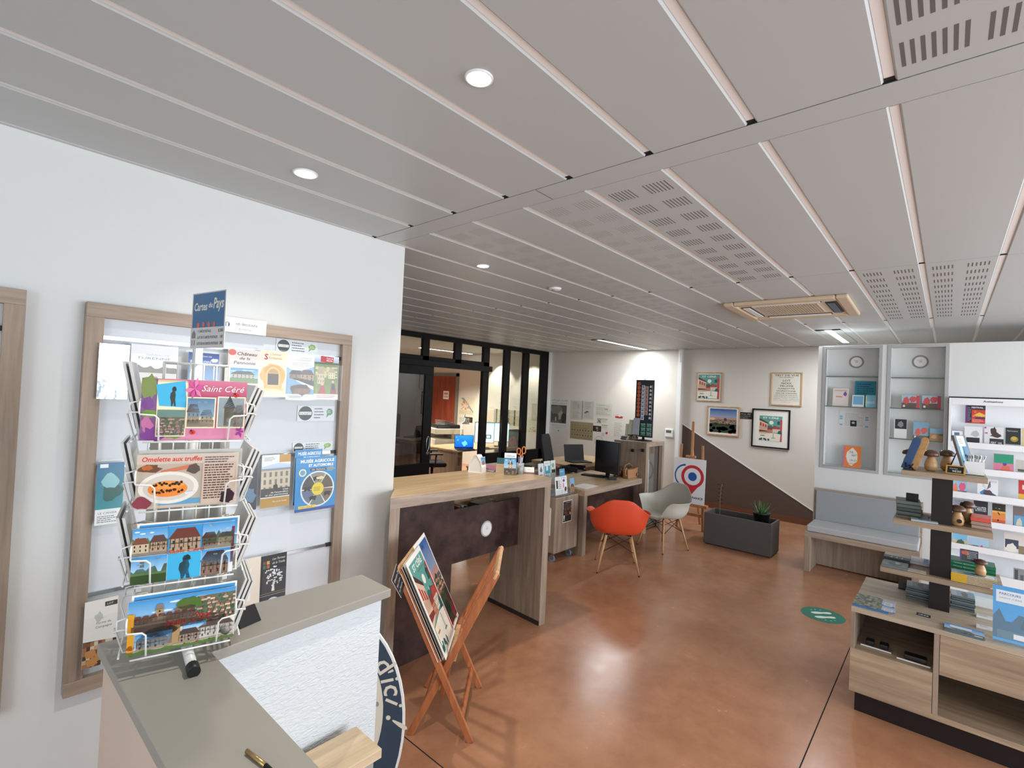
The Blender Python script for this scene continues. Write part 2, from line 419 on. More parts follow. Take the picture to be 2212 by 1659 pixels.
# ------------------------------------------------------------------ the room
fl = MB(); fl.box(-3.2, 9.1, -4.2, 11.6, -.12, 0)
fl.cur = 1
fl.box(-3, 9, .528, .534, 0, .0008); fl.box(1.688, 1.694, -4, 2.7, 0, .0008)
floor_m = mat('polished_brown_concrete', rgb(156, 104, 74), .2, spec=.5, noise=((.95, .95, .95), .2, rgb(184, 136, 104)), bump=(2.2, .05))
nt = floor_m.node_tree; bs = nt.nodes['Principled BSDF']
def _mottle():
    tc = [q for q in nt.nodes if q.type == 'TEX_COORD'][0]
    n = nt.nodes.new('ShaderNodeTexNoise'); n.inputs['Scale'].default_value = 4.5; n.inputs['Detail'].default_value = 8; n.inputs['Roughness'].default_value = .7
    nt.links.new(tc.outputs['Object'], n.inputs['Vector'])
    mr = nt.nodes.new('ShaderNodeMapRange'); mr.inputs['From Min'].default_value = .3; mr.inputs['From Max'].default_value = .7; mr.inputs['To Min'].default_value = .86; mr.inputs['To Max'].default_value = 1.12
    nt.links.new(n.outputs['Fac'], mr.inputs['Value'])
    vm = nt.nodes.new('ShaderNodeVectorMath'); vm.operation = 'SCALE'; rp = [q for q in nt.nodes if q.type == 'VALTORGB'][0]
    nt.links.new(rp.outputs['Color'], vm.inputs[0]); nt.links.new(mr.outputs[0], vm.inputs['Scale']); nt.links.new(vm.outputs[0], bs.inputs['Base Color'])
    r2 = nt.nodes.new('ShaderNodeMapRange'); r2.inputs['To Min'].default_value = .14; r2.inputs['To Max'].default_value = .34
    nt.links.new(n.outputs['Fac'], r2.inputs['Value']); nt.links.new(r2.outputs[0], bs.inputs['Roughness'])
_mottle()
struct('floor', fl, [floor_m, black_gap])

# ceiling of long metal panels with grooves between them and a flush beam strip
PY0, PST, GAP = .147, .3685, .024
def groove(k): return PY0 + PST*k
ce = MB(); H = CEIL
ce.box(-3.2, 9.05, -4.2, 11.6, H+.016, H+.12)
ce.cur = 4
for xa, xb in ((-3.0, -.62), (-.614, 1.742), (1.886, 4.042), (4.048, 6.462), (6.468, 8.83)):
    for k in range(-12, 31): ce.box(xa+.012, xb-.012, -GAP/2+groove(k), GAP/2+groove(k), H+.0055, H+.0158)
ce.cur = 0
rows = [(-3.0, -.62), (-.614, 1.742), (1.886, 4.042), (4.048, 6.462), (6.468, 8.83)]
for ri, (xa, xb) in enumerate(rows):
    for k in range(-12, 31):
        ya, yb = groove(k)+GAP/2, groove(k+1)-GAP/2
        c = .007
        n = len(ce.v)
        prof = [(ya, H+.016), (ya, H+c), (ya+c, H), (yb-c, H), (yb, H+c), (yb, H+.016)]
        for X in (xa, xb):
            for (y, z) in prof: ce.v.append((X, y, z))
        for i in range(5): ce.face([n+i, n+6+i, n+7+i, n+1+i])
        ce.face([n+i for i in range(6)]); ce.face([n+6+i for i in reversed(range(6))])
ce.box(1.748, 1.882, -4.1, 11.5, H, H+.016)
ce.cur = 1                                                # dark butt joints behind the panel ends
for X in (-.617, 1.745, 4.045, 6.465): ce.box(X-.0032, X+.0032, -4.1, 11.5, H+.002, H+.0155)
for k in range(-10, 30):
    for X in (1.742-.02, 4.042-.016, 6.462-.016, 8.80): ce.box(X, X+.02, groove(k)-GAP/2, groove(k)+GAP/2, H+.0045, H+.0158)
ce.box(1.75, 1.88, 1.4445, 1.4475, H-.0003, H+.001)
# perforations: groups of seven slots, two groups across each perforated panel
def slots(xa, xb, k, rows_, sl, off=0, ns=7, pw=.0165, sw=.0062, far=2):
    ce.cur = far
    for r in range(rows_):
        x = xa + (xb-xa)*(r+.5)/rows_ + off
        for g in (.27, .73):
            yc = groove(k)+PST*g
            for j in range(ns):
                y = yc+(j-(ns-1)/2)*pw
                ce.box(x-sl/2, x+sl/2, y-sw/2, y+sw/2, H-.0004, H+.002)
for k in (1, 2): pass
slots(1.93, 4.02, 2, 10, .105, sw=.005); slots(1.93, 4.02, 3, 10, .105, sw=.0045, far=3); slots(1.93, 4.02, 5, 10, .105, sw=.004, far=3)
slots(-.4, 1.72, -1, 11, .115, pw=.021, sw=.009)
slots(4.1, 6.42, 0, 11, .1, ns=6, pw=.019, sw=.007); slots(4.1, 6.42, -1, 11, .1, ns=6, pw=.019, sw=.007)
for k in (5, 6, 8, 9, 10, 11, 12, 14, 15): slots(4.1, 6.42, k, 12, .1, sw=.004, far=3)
struct('ceiling', ce, [ceil_mat, black_gap, slot_mat, slot_lit, groove_w])

w = MB(); w.box(-3.0, 1.98, 2.742, 2.92, 0, CEIL); struct('wall_left', w, white_wall)
w = MB(); w.box(1.80, 1.98, 2.93, 6.55, 0, CEIL); struct('wall_side', w, white_wall)
w = MB(); w.box(8.82, 9.05, 3.66, 11.5, 0, CEIL+.01); struct('wall_back', w, warm_wall)
w = MB(); w.box(3.3, 3.45, 6.68, 11.5, 0, CEIL); struct('wall_office_left', w, warm_wall)
w = MB(); w.box(3.3, 9.0, 11.36, 11.5, 0, CEIL); struct('wall_office_far', w, warm_wall)
# picture wall with its sloping dark dado
w = MB(); w.box(8.95, 9.05, -4.0, 3.66, 0, CEIL+.01)
w.cur = 1; pz = [(3.655, 0), (3.655, 1.424), (1.3, .10), (1.3, 0)]
w.prism([(a, b) for a, b in pz], 0, .003, Matrix(((0, 0, -1, 8.95), (1, 0, 0, 0), (0, 1, 0, 0), (0, 0, 0, 1))))
struct('wall_back_right', w, [warm_wall, brown_paint])
w = MB(); w.beam((8.944, 3.655, 1.43), (8.944, 1.3, .106), .012, .012); struct('trim_2', w, white_pl)  # white strip added in place of a highlight along the sloping edge
w = MB(); w.box(8.936, 8.95, -4.0, 3.6, 0, .1); struct('baseboard_back_right', w, mat('terracotta_skirting', rgb(112, 72, 52), .35))
w = MB(); w.box(8.806, 8.82, 3.7, 6.52, 0, .1); struct('baseboard_back', w, MATS['terracotta_skirting'])
w = MB(); w.box(8.74, 8.82, 3.628, 3.70, 0, CEIL); w.box(8.73, 8.74, 3.65, 3.675, 2.55, 2.74); struct('trim_1', w, white_pl, bevel=.004)
# niche wall, built out in front of the picture wall
NX = 7.05
w = MB()
n1, n2, zb, zt = (.61, 1.13), (.035, .50), 1.155, 2.60
w.box(NX, NX+.32, n1[1], 1.212, 0, zt); w.box(NX, NX+.32, n2[1], n1[0], 0, zt); w.box(NX, NX+.32, 0, n2[0], 0, zt)
w.box(NX, NX+.32, *n1, 0, zb); w.box(NX, NX+.32, *n2, 0, zb)
w.box(NX+.22, NX+.32, *n1, zb, zt); w.box(NX+.22, NX+.32, *n2, zb, zt)
w.box(NX, NX+.32, *n1, 2.575, zt); w.box(NX, NX+.32, *n2, 2.575, zt)
w.box(NX, NX+.32, -4.0, 0, 2.03, zt); w.box(NX+.28, NX+.32, -4.0, 0, 0, 2.03); w.box(NX, NX+.32, -4.0, -1.36, 0, 2.03)
struct('wall_niches', w, white_wall)
# street front behind the camera and the glazed right-hand side (out of view): piers, sill and lintel
w = MB(); w.box(-3.15, -3.0, -4.1, 2.92, 2.55, CEIL+.01); w.box(-3.15, -3.0, -4.1, 2.92, 0, .35)
for y in (-4.0, -3.35, -1.9, -.45, 1.0, 2.45): w.box(-3.15, -3.0, y, y+.12, .35, 2.55)
struct('wall_front', w, white_wall)
w = MB(); w.box(-3.1, 9.05, -4.15, -4.0, 2.55, CEIL+.01); w.box(-3.1, 9.05, -4.15, -4.0, 0, .35)
for x in (-3.0, -1.2, .6, 2.4, 4.2, 6.0): w.box(x, x+.12, -4.15, -4.0, .35, 2.55)
w.box(6.6, 9.05, -4.15, -4.0, 0, 2.6)
struct('wall_right', w, white_wall)

# black glazed partition of the back office
PYP = 6.60
def px_(x, y): p = ony(x, y, PYP); return p.x, p.z
w = MB(); Y0, Y1 = PYP, PYP+.07
xs = lambda a: ony(a, 760, PYP).x
zt_ = 2.70
posts = [(3.45, 4.62), (xs(914), xs(928)), (xs(984), xs(998)), (xs(1046), xs(1058.7)), (xs(1092), xs(1104)), (xs(1133.6), xs(1145)), (xs(1172), 8.70)]
w.box(3.45, 8.70, Y0, Y1, 2.70, CEIL)                    # head rail
for i, (a, b) in enumerate(posts): w.box(a, b, Y0, Y1, 0 if i in (0, 3, 4, 5, 6) else 2.32, 2.70)
w.box(4.6, xs(1058.7), Y0, Y1, 2.235, 2.41)              # transom over the door
w.box(xs(1046), 8.70, Y0, Y1, 0, .68)                    # solid lower part
w.box(3.45, 5.30, Y0, Y1, 0, .12)
w.box(4.4, xs(1059.5), Y0-.075, Y0, 2.235, 2.335)        # sliding track
struct('wall_partition', w, black_frame, bevel=.004)
w = MB(); w.box(8.70, 8.82, Y0, Y1, 0, CEIL); struct('trim_3', w, white_wall)
for n, (a, b, z0, z1) in enumerate([(4.62, xs(914), 2.41, 2.70), (xs(928), xs(984), 2.41, 2.70), (xs(998), xs(1046), 2.41, 2.70),
        (xs(1058.7), xs(1092), .68, 2.70), (xs(1104), xs(1133.6), .68, 2.70), (xs(1145), xs(1172), .68, 2.70)]):
    w = MB(); w.box(a, b, Y0+.03, Y0+.036, z0, z1); struct('window_%d' % (n+1), w, glass)
# sliding door, pushed open to the left
d = MB(); dx0, dx1 = 4.10, xs(935.5)-.01; Y = Y0-.06
d.box(dx0, dx1, Y, Y+.045, 0.02, .62); d.box(dx0, dx1, Y, Y+.045, 2.09, 2.235)
d.box(dx0, 4.46, Y, Y+.045, .62, 2.09); d.box(xs(917), dx1, Y, Y+.045, .62, 2.09)
door = struct('door_1', d, black_frame, bevel=.003)
g = MB(); g.box(4.46, xs(917), Y+.02, Y+.026, .62, 2.09); g.build('door_glass', glass_dark, door)
g = MB(); hp = ony(923.5, 958, Y); g.tube([(hp.x-.03+.06*(.5+.5*cos(t)), Y-.006, hp.z+.12*sin(t)*(1)) for t in [2*pi*i/16 for i in range(16)]], .008, closed=True); g.build('door_handle', chrome, door)
g = MB(); hp = ony(922.5, 978, Y); g.cyl((hp.x, Y-.012, hp.z), (hp.x, Y, hp.z), .03); g.cyl((hp.x, Y-.016, hp.z), (hp.x, Y-.011, hp.z), .012); g.build('door_lock', chrome, door)
# red-brown office door in the far wall
w = MB(); w.box(8.79, 8.82, 9.66, 10.66, .01, 2.22); d2 = struct('door_2', w, red_door)
f = MB(); f.box(8.775, 8.82, 9.58, 9.66, 0, 2.30); f.box(8.775, 8.82, 10.66, 10.74, 0, 2.30); f.box(8.775, 8.82, 9.58, 10.74, 2.22, 2.30)
f.build('door_frame', mat('grey_green_door_frame', rgb(120, 122, 112), .5), d2)
a = Art(.22, .22, .002); a.rect(.15, .55, .85, .8, '#c98d86'); a.rect(.15, .2, .85, .42, '#d8b2ac'); sg = put(a, 'door_notice', None, None, fx(onx(957, 862, 8.787)), parent=d2)
d2['label'] = 'red brown flush door with a small white notice'

# niche frames, glass shelves and round emblems
for i, ((ya, yb), shz) in enumerate(((n1, (2.235, 1.874)), (n2, (2.228, 1.883, 1.541)))):
    fr = MB(); t = .034
    fr.box(NX-.006, NX+.03, ya-t, ya, zb-t, 2.595); fr.box(NX-.006, NX+.03, yb, yb+t, zb-t, 2.595)
    fr.box(NX-.006, NX+.03, ya, yb, zb-t, zb); fr.box(NX-.006, NX+.03, ya, yb, 2.562, 2.595)
    struct('trim_%d' % (4+i), fr, grey_fr, bevel=.002)
    for q, z in enumerate(shz):
        s = MB(); s.box(NX+.035, NX+.218, ya+.004, yb-.004, z-.008, z); s.cur = 1; s.box(NX+.031, NX+.035, ya+.004, yb-.004, z-.0085, z+.0005)
        nm = ('uppermost', 'second from the top', 'third from the top')[q] if i else ('upper', 'lower')[q]
        tag(s.build('glass_shelf', [glass, glass_edge]), '%s clear glass shelf in the %s wall niche' % (nm, ('left', 'right')[i]), 'shelf', 'glass shelves in the wall niches')
    p = onx((1850, 1988)[i], (782, 781.5)[i], NX+.215)
    a = Art(.15, .15, .002); a.v = a.v[:0]; a.f = []; a.c = []; a.m = []; a.sm = []
    a.prism([(.075+.075*cos(2*pi*k/32), .075+.075*sin(2*pi*k/32)) for k in range(32)], -.004, 0, col=rgb('#eeeeec'))
    a.ring(.5, .5, .38, .5, '#8f9193', n=32); a.text('ot', .5, .46, .14, '#55585a', 'c', sh=.3); a.rect(.3, .62, .62, .64, '#77797a')
    put(a, 'wall_emblem', 'round white emblem with a grey rim at the top of the %s niche' % ('left', 'right')[i], 'emblem', fx((NX+.215, p.y+.075, p.z-.075)), 'round emblems of the wall niches', print_m)

# ------------------------------------------------------------------ ceiling fittings
def downlight(x, y, label, on=True, power=40, rad=.062):
    t = thing('downlight', label, 'ceiling light', (x, y, CEIL), group='recessed round downlights')
    r = MB(); r.lathe([(rad*.97, -.002), (rad*1.0, -.006), (rad*1.16, -.006), (rad*1.20, -.0005)], n=32); r.build('trim_ring', silver if not on else white_pl, t)
    l = MB(); l.lathe([(.0001, -.012), (rad*.5, -.0105), (rad*.8, -.007), (rad*.97, -.003)], n=24); l.build('lens', lampglow if on else grey_fr, t)
    if on:
        L = bpy.data.lights.new('downlight_beam', 'SPOT'); L.energy = power; L.spot_size = radians(112); L.spot_blend = .55; L.shadow_soft_size = .035; L.color = (1.0, .93, .84)
        o = bpy.data.objects.new('downlight_beam', L); COL.objects.link(o); o.parent = t; o.location = (0, 0, -.03)
    return t
downlight(1.01, 1.074, 'lit round downlight nearest the camera, high over the room', power=62, rad=.036)
downlight(1.017, 2.174, 'lit round downlight above the framed brochure board', power=17, rad=.045)
downlight(2.598, 2.624, 'small lit round downlight over the reception counter', power=75, rad=.042)
t = thing('smoke_detector', 'unlit white round ceiling sensor beyond the counter downlight', 'detector', (3.481, 2.608, CEIL))
m_ = MB(); m_.lathe([(.055, -.001), (.055, -.010), (.045, -.018), (.0001, -.019)], n=28); m_.build('housing', white_pl, t)
m_ = MB(); m_.lathe([(.03, -.0185), (.02, -.026), (.0001, -.028)], n=20); m_.build('sensor_dome', grey_fr, t)
def spot(loc, aim, power, size=60, blend=.3, col=(1, .94, .82)):
    L = bpy.data.lights.new('spotlight', 'SPOT'); L.energy = power; L.spot_size = radians(size); L.spot_blend = blend; L.shadow_soft_size = .03; L.color = col
    o = bpy.data.objects.new('spotlight', L); COL.objects.link(o); o.location = loc
    o.rotation_euler = (Vector(aim)-Vector(loc)).to_track_quat('-Z', 'Y').to_euler(); return o
def tube_fix(x0, x1, y, label, wd=.13, power=22, col=(.92, .97, 1)):
    t = thing('recessed_tube_light', label, 'ceiling light', ((x0+x1)/2, y, CEIL), group='recessed tube lights'); L_ = (x1-x0)/2
    m_ = MB(); m_.box(-L_, L_, -wd, -wd*.3, -.008, .002); m_.box(-L_, L_, wd*.3, wd, -.008, .002); m_.box(-L_, -L_+.03, -wd, wd, -.008, .002); m_.box(L_-.03, L_, -wd, wd, -.008, .002)
    m_.build('housing', mat('satin_reflector', rgb(170, 172, 170), .35, metal=.3), t)
    m_ = MB(); m_.box(-L_+.03, L_-.03, -wd*.3, wd*.3, -.006, .002); m_.build('diffuser', tubeglow, t)
    L = bpy.data.lights.new('tube_light', 'AREA'); L.shape = 'RECTANGLE'; L.size = x1-x0-.1; L.size_y = .07; L.energy = power; L.color = col
    o = bpy.data.objects.new('tube_light', L); COL.objects.link(o); o.parent = t; o.location = (0, 0, -.012)
tube_fix(6.95, 8.70, 4.30, 'recessed tube light before the poster wall behind the desk', power=34)
tube_fix(6.95, 8.43, 1.11, 'recessed tube light above the two wall niches', power=40)
# spot washing the back wall, spots inside the office
spot((8.52, 4.42, 2.74), (8.80, 4.40, 1.2), 22, 92, .35)
spot((8.5, 8.1, 2.74), (8.8, 8.1, 1.2), 110, 84, .4, (1, .95, .80)); spot((8.45, 7.1, 2.74), (8.8, 7.1, 1.2), 100, 84, .4, (1, .95, .80))
spot((7.0, 8.7, 2.74), (7.2, 8.7, 0), 330, 130, .6, (1, .95, .80)); spot((5.2, 9.4, 2.74), (5.2, 9.4, 0), 240, 130, .6, (1, .94, .82))
# air-conditioning cassette
t = thing('air_conditioner', 'square beige ceiling air conditioner with a slatted white grille', 'air conditioner', (5.285, 1.135, CEIL))
t.rotation_euler = (0, 0, radians(1.5)); S = .49
m_ = MB()
for a, b, c, d_ in ((-S, S, -S, -.40), (-S, S, .40, S), (-S, -.40, -.40, .40), (.40, S, -.40, .40)): m_.box(a, b, c, d_, -.035, .0)
m_.build('outer_frame', beige_pl, t, bevel=.012)
m_ = MB(); m_.box(-.40, .40, -.40, .40, -.018, 0); m_.build('intake_plate', mat('pale_beige_plastic', rgb(222, 208, 186), .5), t)
m_ = MB()
for i in range(22): m_.box(-.25, .25, -.24+i*.0225, -.228+i*.0225, -.026, -.018)
m_.build('intake_grille', mat('grille_beige', rgb(196, 180, 158), .6), t)
for i, (a, b, c, d_) in enumerate(((-.28, .28, -.385, -.30), (-.28, .28, .30, .385), (-.385, -.30, -.28, .28), (.30, .385, -.28, .28))):
    m_ = MB(); m_.box(a, b, c, d_, -.024, -.017); lo = m_.build('air_outlet', mat('outlet_shadow', rgb(70, 66, 62), .7) , t)
    q = MB()
    if i < 2: q.box(a+.01, b-.01, (c+d_)/2-.028, (c+d_)/2+.028, -.031, -.024)
    else: q.box((a+b)/2-.028, (a+b)/2+.028, c+.01, d_-.01, -.031, -.024)
    q.build('louvre_flap', white_pl if i != 0 else mat('navy_flap', rgb(24, 30, 66), .4), lo)
# ------------------------------------------------------------------ foreground: low L-shaped partition
ZT = 1.10
t = thing('half_height_partition', 'low L-shaped white partition with a taupe grey ledge, foreground left', 'partition', (.4, 1.6, 0))
def rel(o, x, y, z=0): return Vector((x, y, z)) - o.location
m_ = MB(); poly = [(-.088, .167), (-.088, -1.35), (.117, -1.35), (.117, -.093), (.731, -.054), (.731, .145), (.3, .150)]
m_.prism(poly, ZT-.03, ZT); lg = m_.build('ledge', [grey_top], t, bevel=.003)
white_tex = mat('white_textured_wallcovering', rgb(212, 218, 222), .65)
nt = white_tex.node_tree; tc = [q for q in nt.nodes if q.type == 'TEX_COORD'][0]
wv = nt.nodes.new('ShaderNodeTexNoise'); wv.inputs['Scale'].default_value = 62; wv.inputs['Detail'].default_value = 1.5; wv.inputs['Distortion'].default_value = 1.2
bp = nt.nodes.new('ShaderNodeBump'); bp.inputs['Strength'].default_value = .95; bp.inputs['Distance'].default_value = .004
mp = nt.nodes.new('ShaderNodeMapping'); mp.inputs['Rotation'].default_value = (0, radians(35), 0); mp.inputs['Scale'].default_value = (.55, 1, 1.5)
nt.links.new(tc.outputs['Object'], mp.inputs[0]); nt.links.new(mp.outputs[0], wv.inputs['Vector']); nt.links.new(wv.outputs['Fac'], bp.inputs['Height']); nt.links.new(bp.outputs[0], nt.nodes['Principled BSDF'].inputs['Normal'])
m_ = MB(); body = [(-.070, .150), (-.070, -1.34), (.100, -1.34), (.100, -.075), (.702, -.036), (.702, .13), (.3, .135)]
m_.prism(body, 0, ZT-.03); m_.build('wall_body', white_tex, t)
m_ = MB(); m_.box(-.074, -.070, -1.34, .15, 0, ZT-.031); m_.build('outer_side_panel', tan_paint, t)
t = thing('wall_shelf', 'small pale oak shelf block inside the low partition corner', 'shelf', (.80, 1.46, 0))
oakl = wood('pale_oak_shelf', rgb(222, 200, 168), rgb(192, 166, 130), 0, .45)
m_ = MB(); m_.box(-.29, .19, -.10, .055, .645, .675); m_.build('shelf_top', oakl, t, bevel=.002)
m_ = MB(); m_.box(-.29, .17, -.085, .05, 0, .644); m_.build('support_box', mat('grey_support_paint', rgb(160, 160, 158), .6), t)
t = thing('pen', 'slim gold and dark pen lying on the taupe ledge, near the bottom edge', 'pen', tuple(onz(560, 1640, ZT+.005)))
pa, pb = onz(533, 1622, ZT+.005)-t.location, onz(592, 1668, ZT+.005)-t.location
m_ = MB(); m_.cyl(pa, pa.lerp(pb, .7), .0045, n=10); m_.build('barrel', mat('gold_metal', rgb(184, 156, 104), .3, metal=.8), t)
m_ = MB(); m_.cyl(pa.lerp(pb, .7), pb, .0048, .003, n=10); m_.build('grip', dark_metal, t)

# oval sign behind the end of the partition
cx_, cy_ = 1.088, 1.852
t = thing('oval_sign', 'tall oval navy sign lettered d\'ici ! with a cream centre, standing behind the partition end', 'sign', (cx_, cy_, .0))
U = Vector((.7071, -.7071, 0)); mt_ = frame((0, 0, .47), U, (0, 0, 1))
def ell(a, b, n=48, cx=0, cy=0): return [(cx+a*cos(2*pi*i/n), cy+b*sin(2*pi*i/n)) for i in range(n)]
m_ = MB(); m_.prism(ell(.30, .462), -.012, 0, mt_); m_.build('white_board', white_pl, t)
m_ = MB(); m_.prism(ell(.290, .452), 0, .0012, mt_); m_.build('navy_face', mat('navy_print', rgb(50, 66, 84), .4), t)
m_ = MB(); m_.prism(ell(.15, .27, cx=.06, cy=.05), .0012, .002, mt_)
m_.cur = 1
for (a, b, r) in ((.185, .09, .007), (.165, .05, .010), (.16, -.06, .006), (.12, .17, .010), (.08, -.1, .01)): m_.prism([(a+r*cos(q*.7), b+r*1.5*sin(q*.7)) for q in range(9)], .002, .0024, mt_)
m_.build('cream_centre', [cream, mat('grey_dot', rgb(150, 146, 136), .6)], t)
def put_text(m, body, mt, x, y, sc, rot, bold=.01, z=.0016):
    vs, fs, tw = glyphs(body, bold); k = len(m.v); c, s = cos(rot), sin(rot)
    for a, b in vs: m.v.append(tuple(mt @ Vector((x+(a*c-b*s)*sc, y+(a*s+b*c)*sc, z))))
    for f in fs: m.face([k+i for i in f])
for ch, px, py, rot, sc in (('d', 832, 1436, -.95, .115), ("'", 844, 1450, -1.1, .085), ('i', 842, 1469, -1.35, .11), ('c', 844, 1491, -1.55, .115), ('i', 851, 1518, -1.95, .11), ('!', 857, 1561, -2.1, .14)):
    d_ = ray(px, py); N_ = Vector((-.7071, -.7071, 0)); k_ = (Vector((cx_, cy_, 0))-Vector((0, 0, EYE))).dot(N_)/d_.dot(N_); P_ = Vector((0, 0, EYE))+d_*k_
    a, b = (P_-Vector((cx_, cy_, 0))).dot(U), P_.z-.47
    vs, fs, tw = glyphs(ch, .01); gx = (min(v[0] for v in vs)+max(v[0] for v in vs))/2*sc; gy = (min(v[1] for v in vs)+max(v[1] for v in vs))/2*sc
    m_ = MB(); put_text(m_, ch, mt_, a-(gx*cos(rot)-gy*sin(rot)), b-(gx*sin(rot)+gy*cos(rot)), sc, rot); m_.build('cream_letter', cream, t)

# ------------------------------------------------------------------ framed brochure boards on the left wall
def board(name, label, x0, x1, zb, zt_, group='framed brochure boards'):
    t = thing(name, label, 'display board', ((x0+x1)/2, 2.742, zb), group=group); hw, h = (x1-x0)/2, zt_-zb; f = .060
    m_ = MB(); m_.box(-hw+.01, hw-.01, -.018, 0, .01, h-.01); m_.build('back_panel', mat('glossy_white_panel', rgb(214, 219, 224), .4, spec=.3), t)
    for nm, a, b, c, d_, mm in (('frame_rail', -hw, hw, 0, f, oak_x), ('frame_rail', -hw, hw, h-f, h, oak_x), ('frame_stile', -hw, -hw+f, f, h-f, oak_z), ('frame_stile', hw-f, hw, f, h-f, oak_z)):
        m_ = MB(); m_.box(a, b, -.05, 0, c, d_); m_.build(nm, mm, t, bevel=.0015)
    for z in (2.008, 1.456, .914):
        m_ = MB(); m_.box(-hw+f, hw-f, -.028, -.018, z-zb-.008, z-zb+.008); m_.build('chrome_rail', chrome, t)
        m_ = MB(); m_.box(hw-f-.03, hw-f, -.031, -.018, z-zb-.010, z-zb+.010); m_.build('rail_end_clip', black_pl, t)
    return t
board('display_board', 'oak framed white brochure board with chrome rails behind the postcard rack', .374, 1.598, .515, 2.150)
board('display_board', 'oak framed brochure board cut off by the left edge of the photo', -1.03, .194, .52, 2.163)
# plaque on the top rail
p = ony(482, 692, 2.688); q_ = ony(570, 722, 2.688); a = Art(q_.x-p.x+.01, .075, .002, '#e9eaea')
a.disc(.09, .5, .06, '#4a6a86'); a.rect(.07, .35, .11, .62, '#e9eaea'); a.text('on découvre', .28, .52, .2, '#54565a', width=.5); a.text('discovering', .34, .22, .12, '#8f9194', width=.3, sh=.2)
put(a, 'plaque', 'white plaque reading on découvre on the oak frame top rail', 'plaque', fy((p.x, 2.686, 2.089)), m=print_m)

HOLD = 'clear acrylic leaflet holders on the board'
def leaflet(x0p, y0p, x1p, y1p, art_fn, label, cat='leaflet', hold=True, depth=.018, name='leaflet', ny=2.668, hlabel=None, tk=.004, grp='leaflets on the framed board'):
    """a leaflet standing in its acrylic pocket; pixel corners top-left and bottom-right"""
    a_, b_ = ony(x0p, y0p, ny), ony(x1p, y1p, ny); ctop = ony(x1p, y0p+(x1p-x0p)*.13, ny)
    w, h = b_.x-a_.x, a_.z-b_.z
    h = max(h, .05); A = Art(w, h, tk); art_fn(A)
    o = put(A, name, label, cat, fy((a_.x, ny-tk-.001, b_.z), radians(1.5)), grp)
    if hold:
        t = thing('leaflet_holder', hlabel or 'clear acrylic pocket of the %s' % ' '.join(label.split()[:8]), 'leaflet holder', (a_.x+w/2, 2.71, b_.z), group=HOLD)
        m_ = MB(); e = .004; m_.box(-w/2-e, w/2+e, -.064-depth, -.0620-depth, -.004, h*.80); m_.build('front_panel', acryl, t)
        m_ = MB(); m_.box(-w/2-e, w/2+e, -.016, -.014, -.004, h+.01); m_.build('rear_panel', acryl, t)
        m_ = MB(); m_.box(-w/2-e, w/2+e, -.064-depth, -.014, -.006, -.003); m_.build('floor_panel', acryl, t)
    return o
def art_turenne(A): A.rect(0, .0, 1, 1, '#dfe1e4'); A.text('CHÂTEAU DE', .3, .78, .03, '#8d9298', width=.5); A.text('TURENNE', .12, .70, .05, '#6e757c', width=.72); A.hills(0, .42, 1, .58, '#6d6558', 3); A.rect(0, 0, 1, .42, '#cfcdc6'); A.blob(.5, .3, .1, .05, '#a9744a', 2)
def art_fenelon(A): A.rect(0, .25, 1, 1, '#7ba6d6', '#1f3d86'); A.text('CHÂTEAU DE', .5, .9, .03, '#f0f2f6', 'c', width=.5); A.text('FÉNELON', .06, .74, .07, '#cfd9ea', width=.66, bold=.01); A.blob(.84, .82, .12, .05, '#f4f5f8', 5, amp=.4); A.rect(0, 0, 1, .25, '#3a2a26'); A.house(.05, .02, .45, .24, '#b0683e', '#5c3426'); A.house(.6, .02, .98, .22, '#c27a48', '#5c3426')
def art_pannonie(A):
    A.rect(0, 0, 1, 1, '#e6d3cf'); A.disc(.12, .93, .12, '#d2645c', ry=.06); A.text('Château', .56, .88, .065, '#4c3e42', 'c', width=.62, sh=.25, bold=.02); A.text('de la', .5, .79, .055, '#4c3e42', 'c', width=.34, sh=.25, bold=.02); A.text('Pannonie', .5, .70, .06, '#4c3e42', 'c', width=.68, sh=.25, bold=.02)
    A.sky(.06, .42, .94, .62, 5); A.house(.12, .40, .85, .56, '#b9b2a4', '#4a4c52', wins=6); A.rect(.06, .32, .94, .42, '#6d8b4c'); A.lines(.1, .05, .9, .30, 6)
def art_solignac(A):
    A.rect(0, 0, 1, 1, '#efe2c4'); A.text('S', .14, .80, .12, '#b0294a', bold=.03, sh=.1); A.text('Château', .34, .90, .05, '#8a7a5c', width=.42, sh=.2); A.text('Solignac', .30, .82, .05, '#8a7a5c', width=.5, sh=.2)
    A.blob(.5, .46, .46, .26, '#d8a850', 7, 20, .08); A.disc(.5, .5, .33, '#c89a4a'); A.rect(.17, .18, .83, .5, '#d9ae62'); A.disc(.5, .5, .26, '#e2bb74'); A.rect(.24, .2, .76, .5, '#e2bb74'); A.disc(.5, .5, .19, '#b58840'); A.rect(.30, .26, .70, .52, '#3c2618'); A.rect(.30, .50, .70, .53, '#c79a50')
    A.text('DÉCOUVRIR', .12, .13, .06, '#f2c860', width=.8, bold=.02)
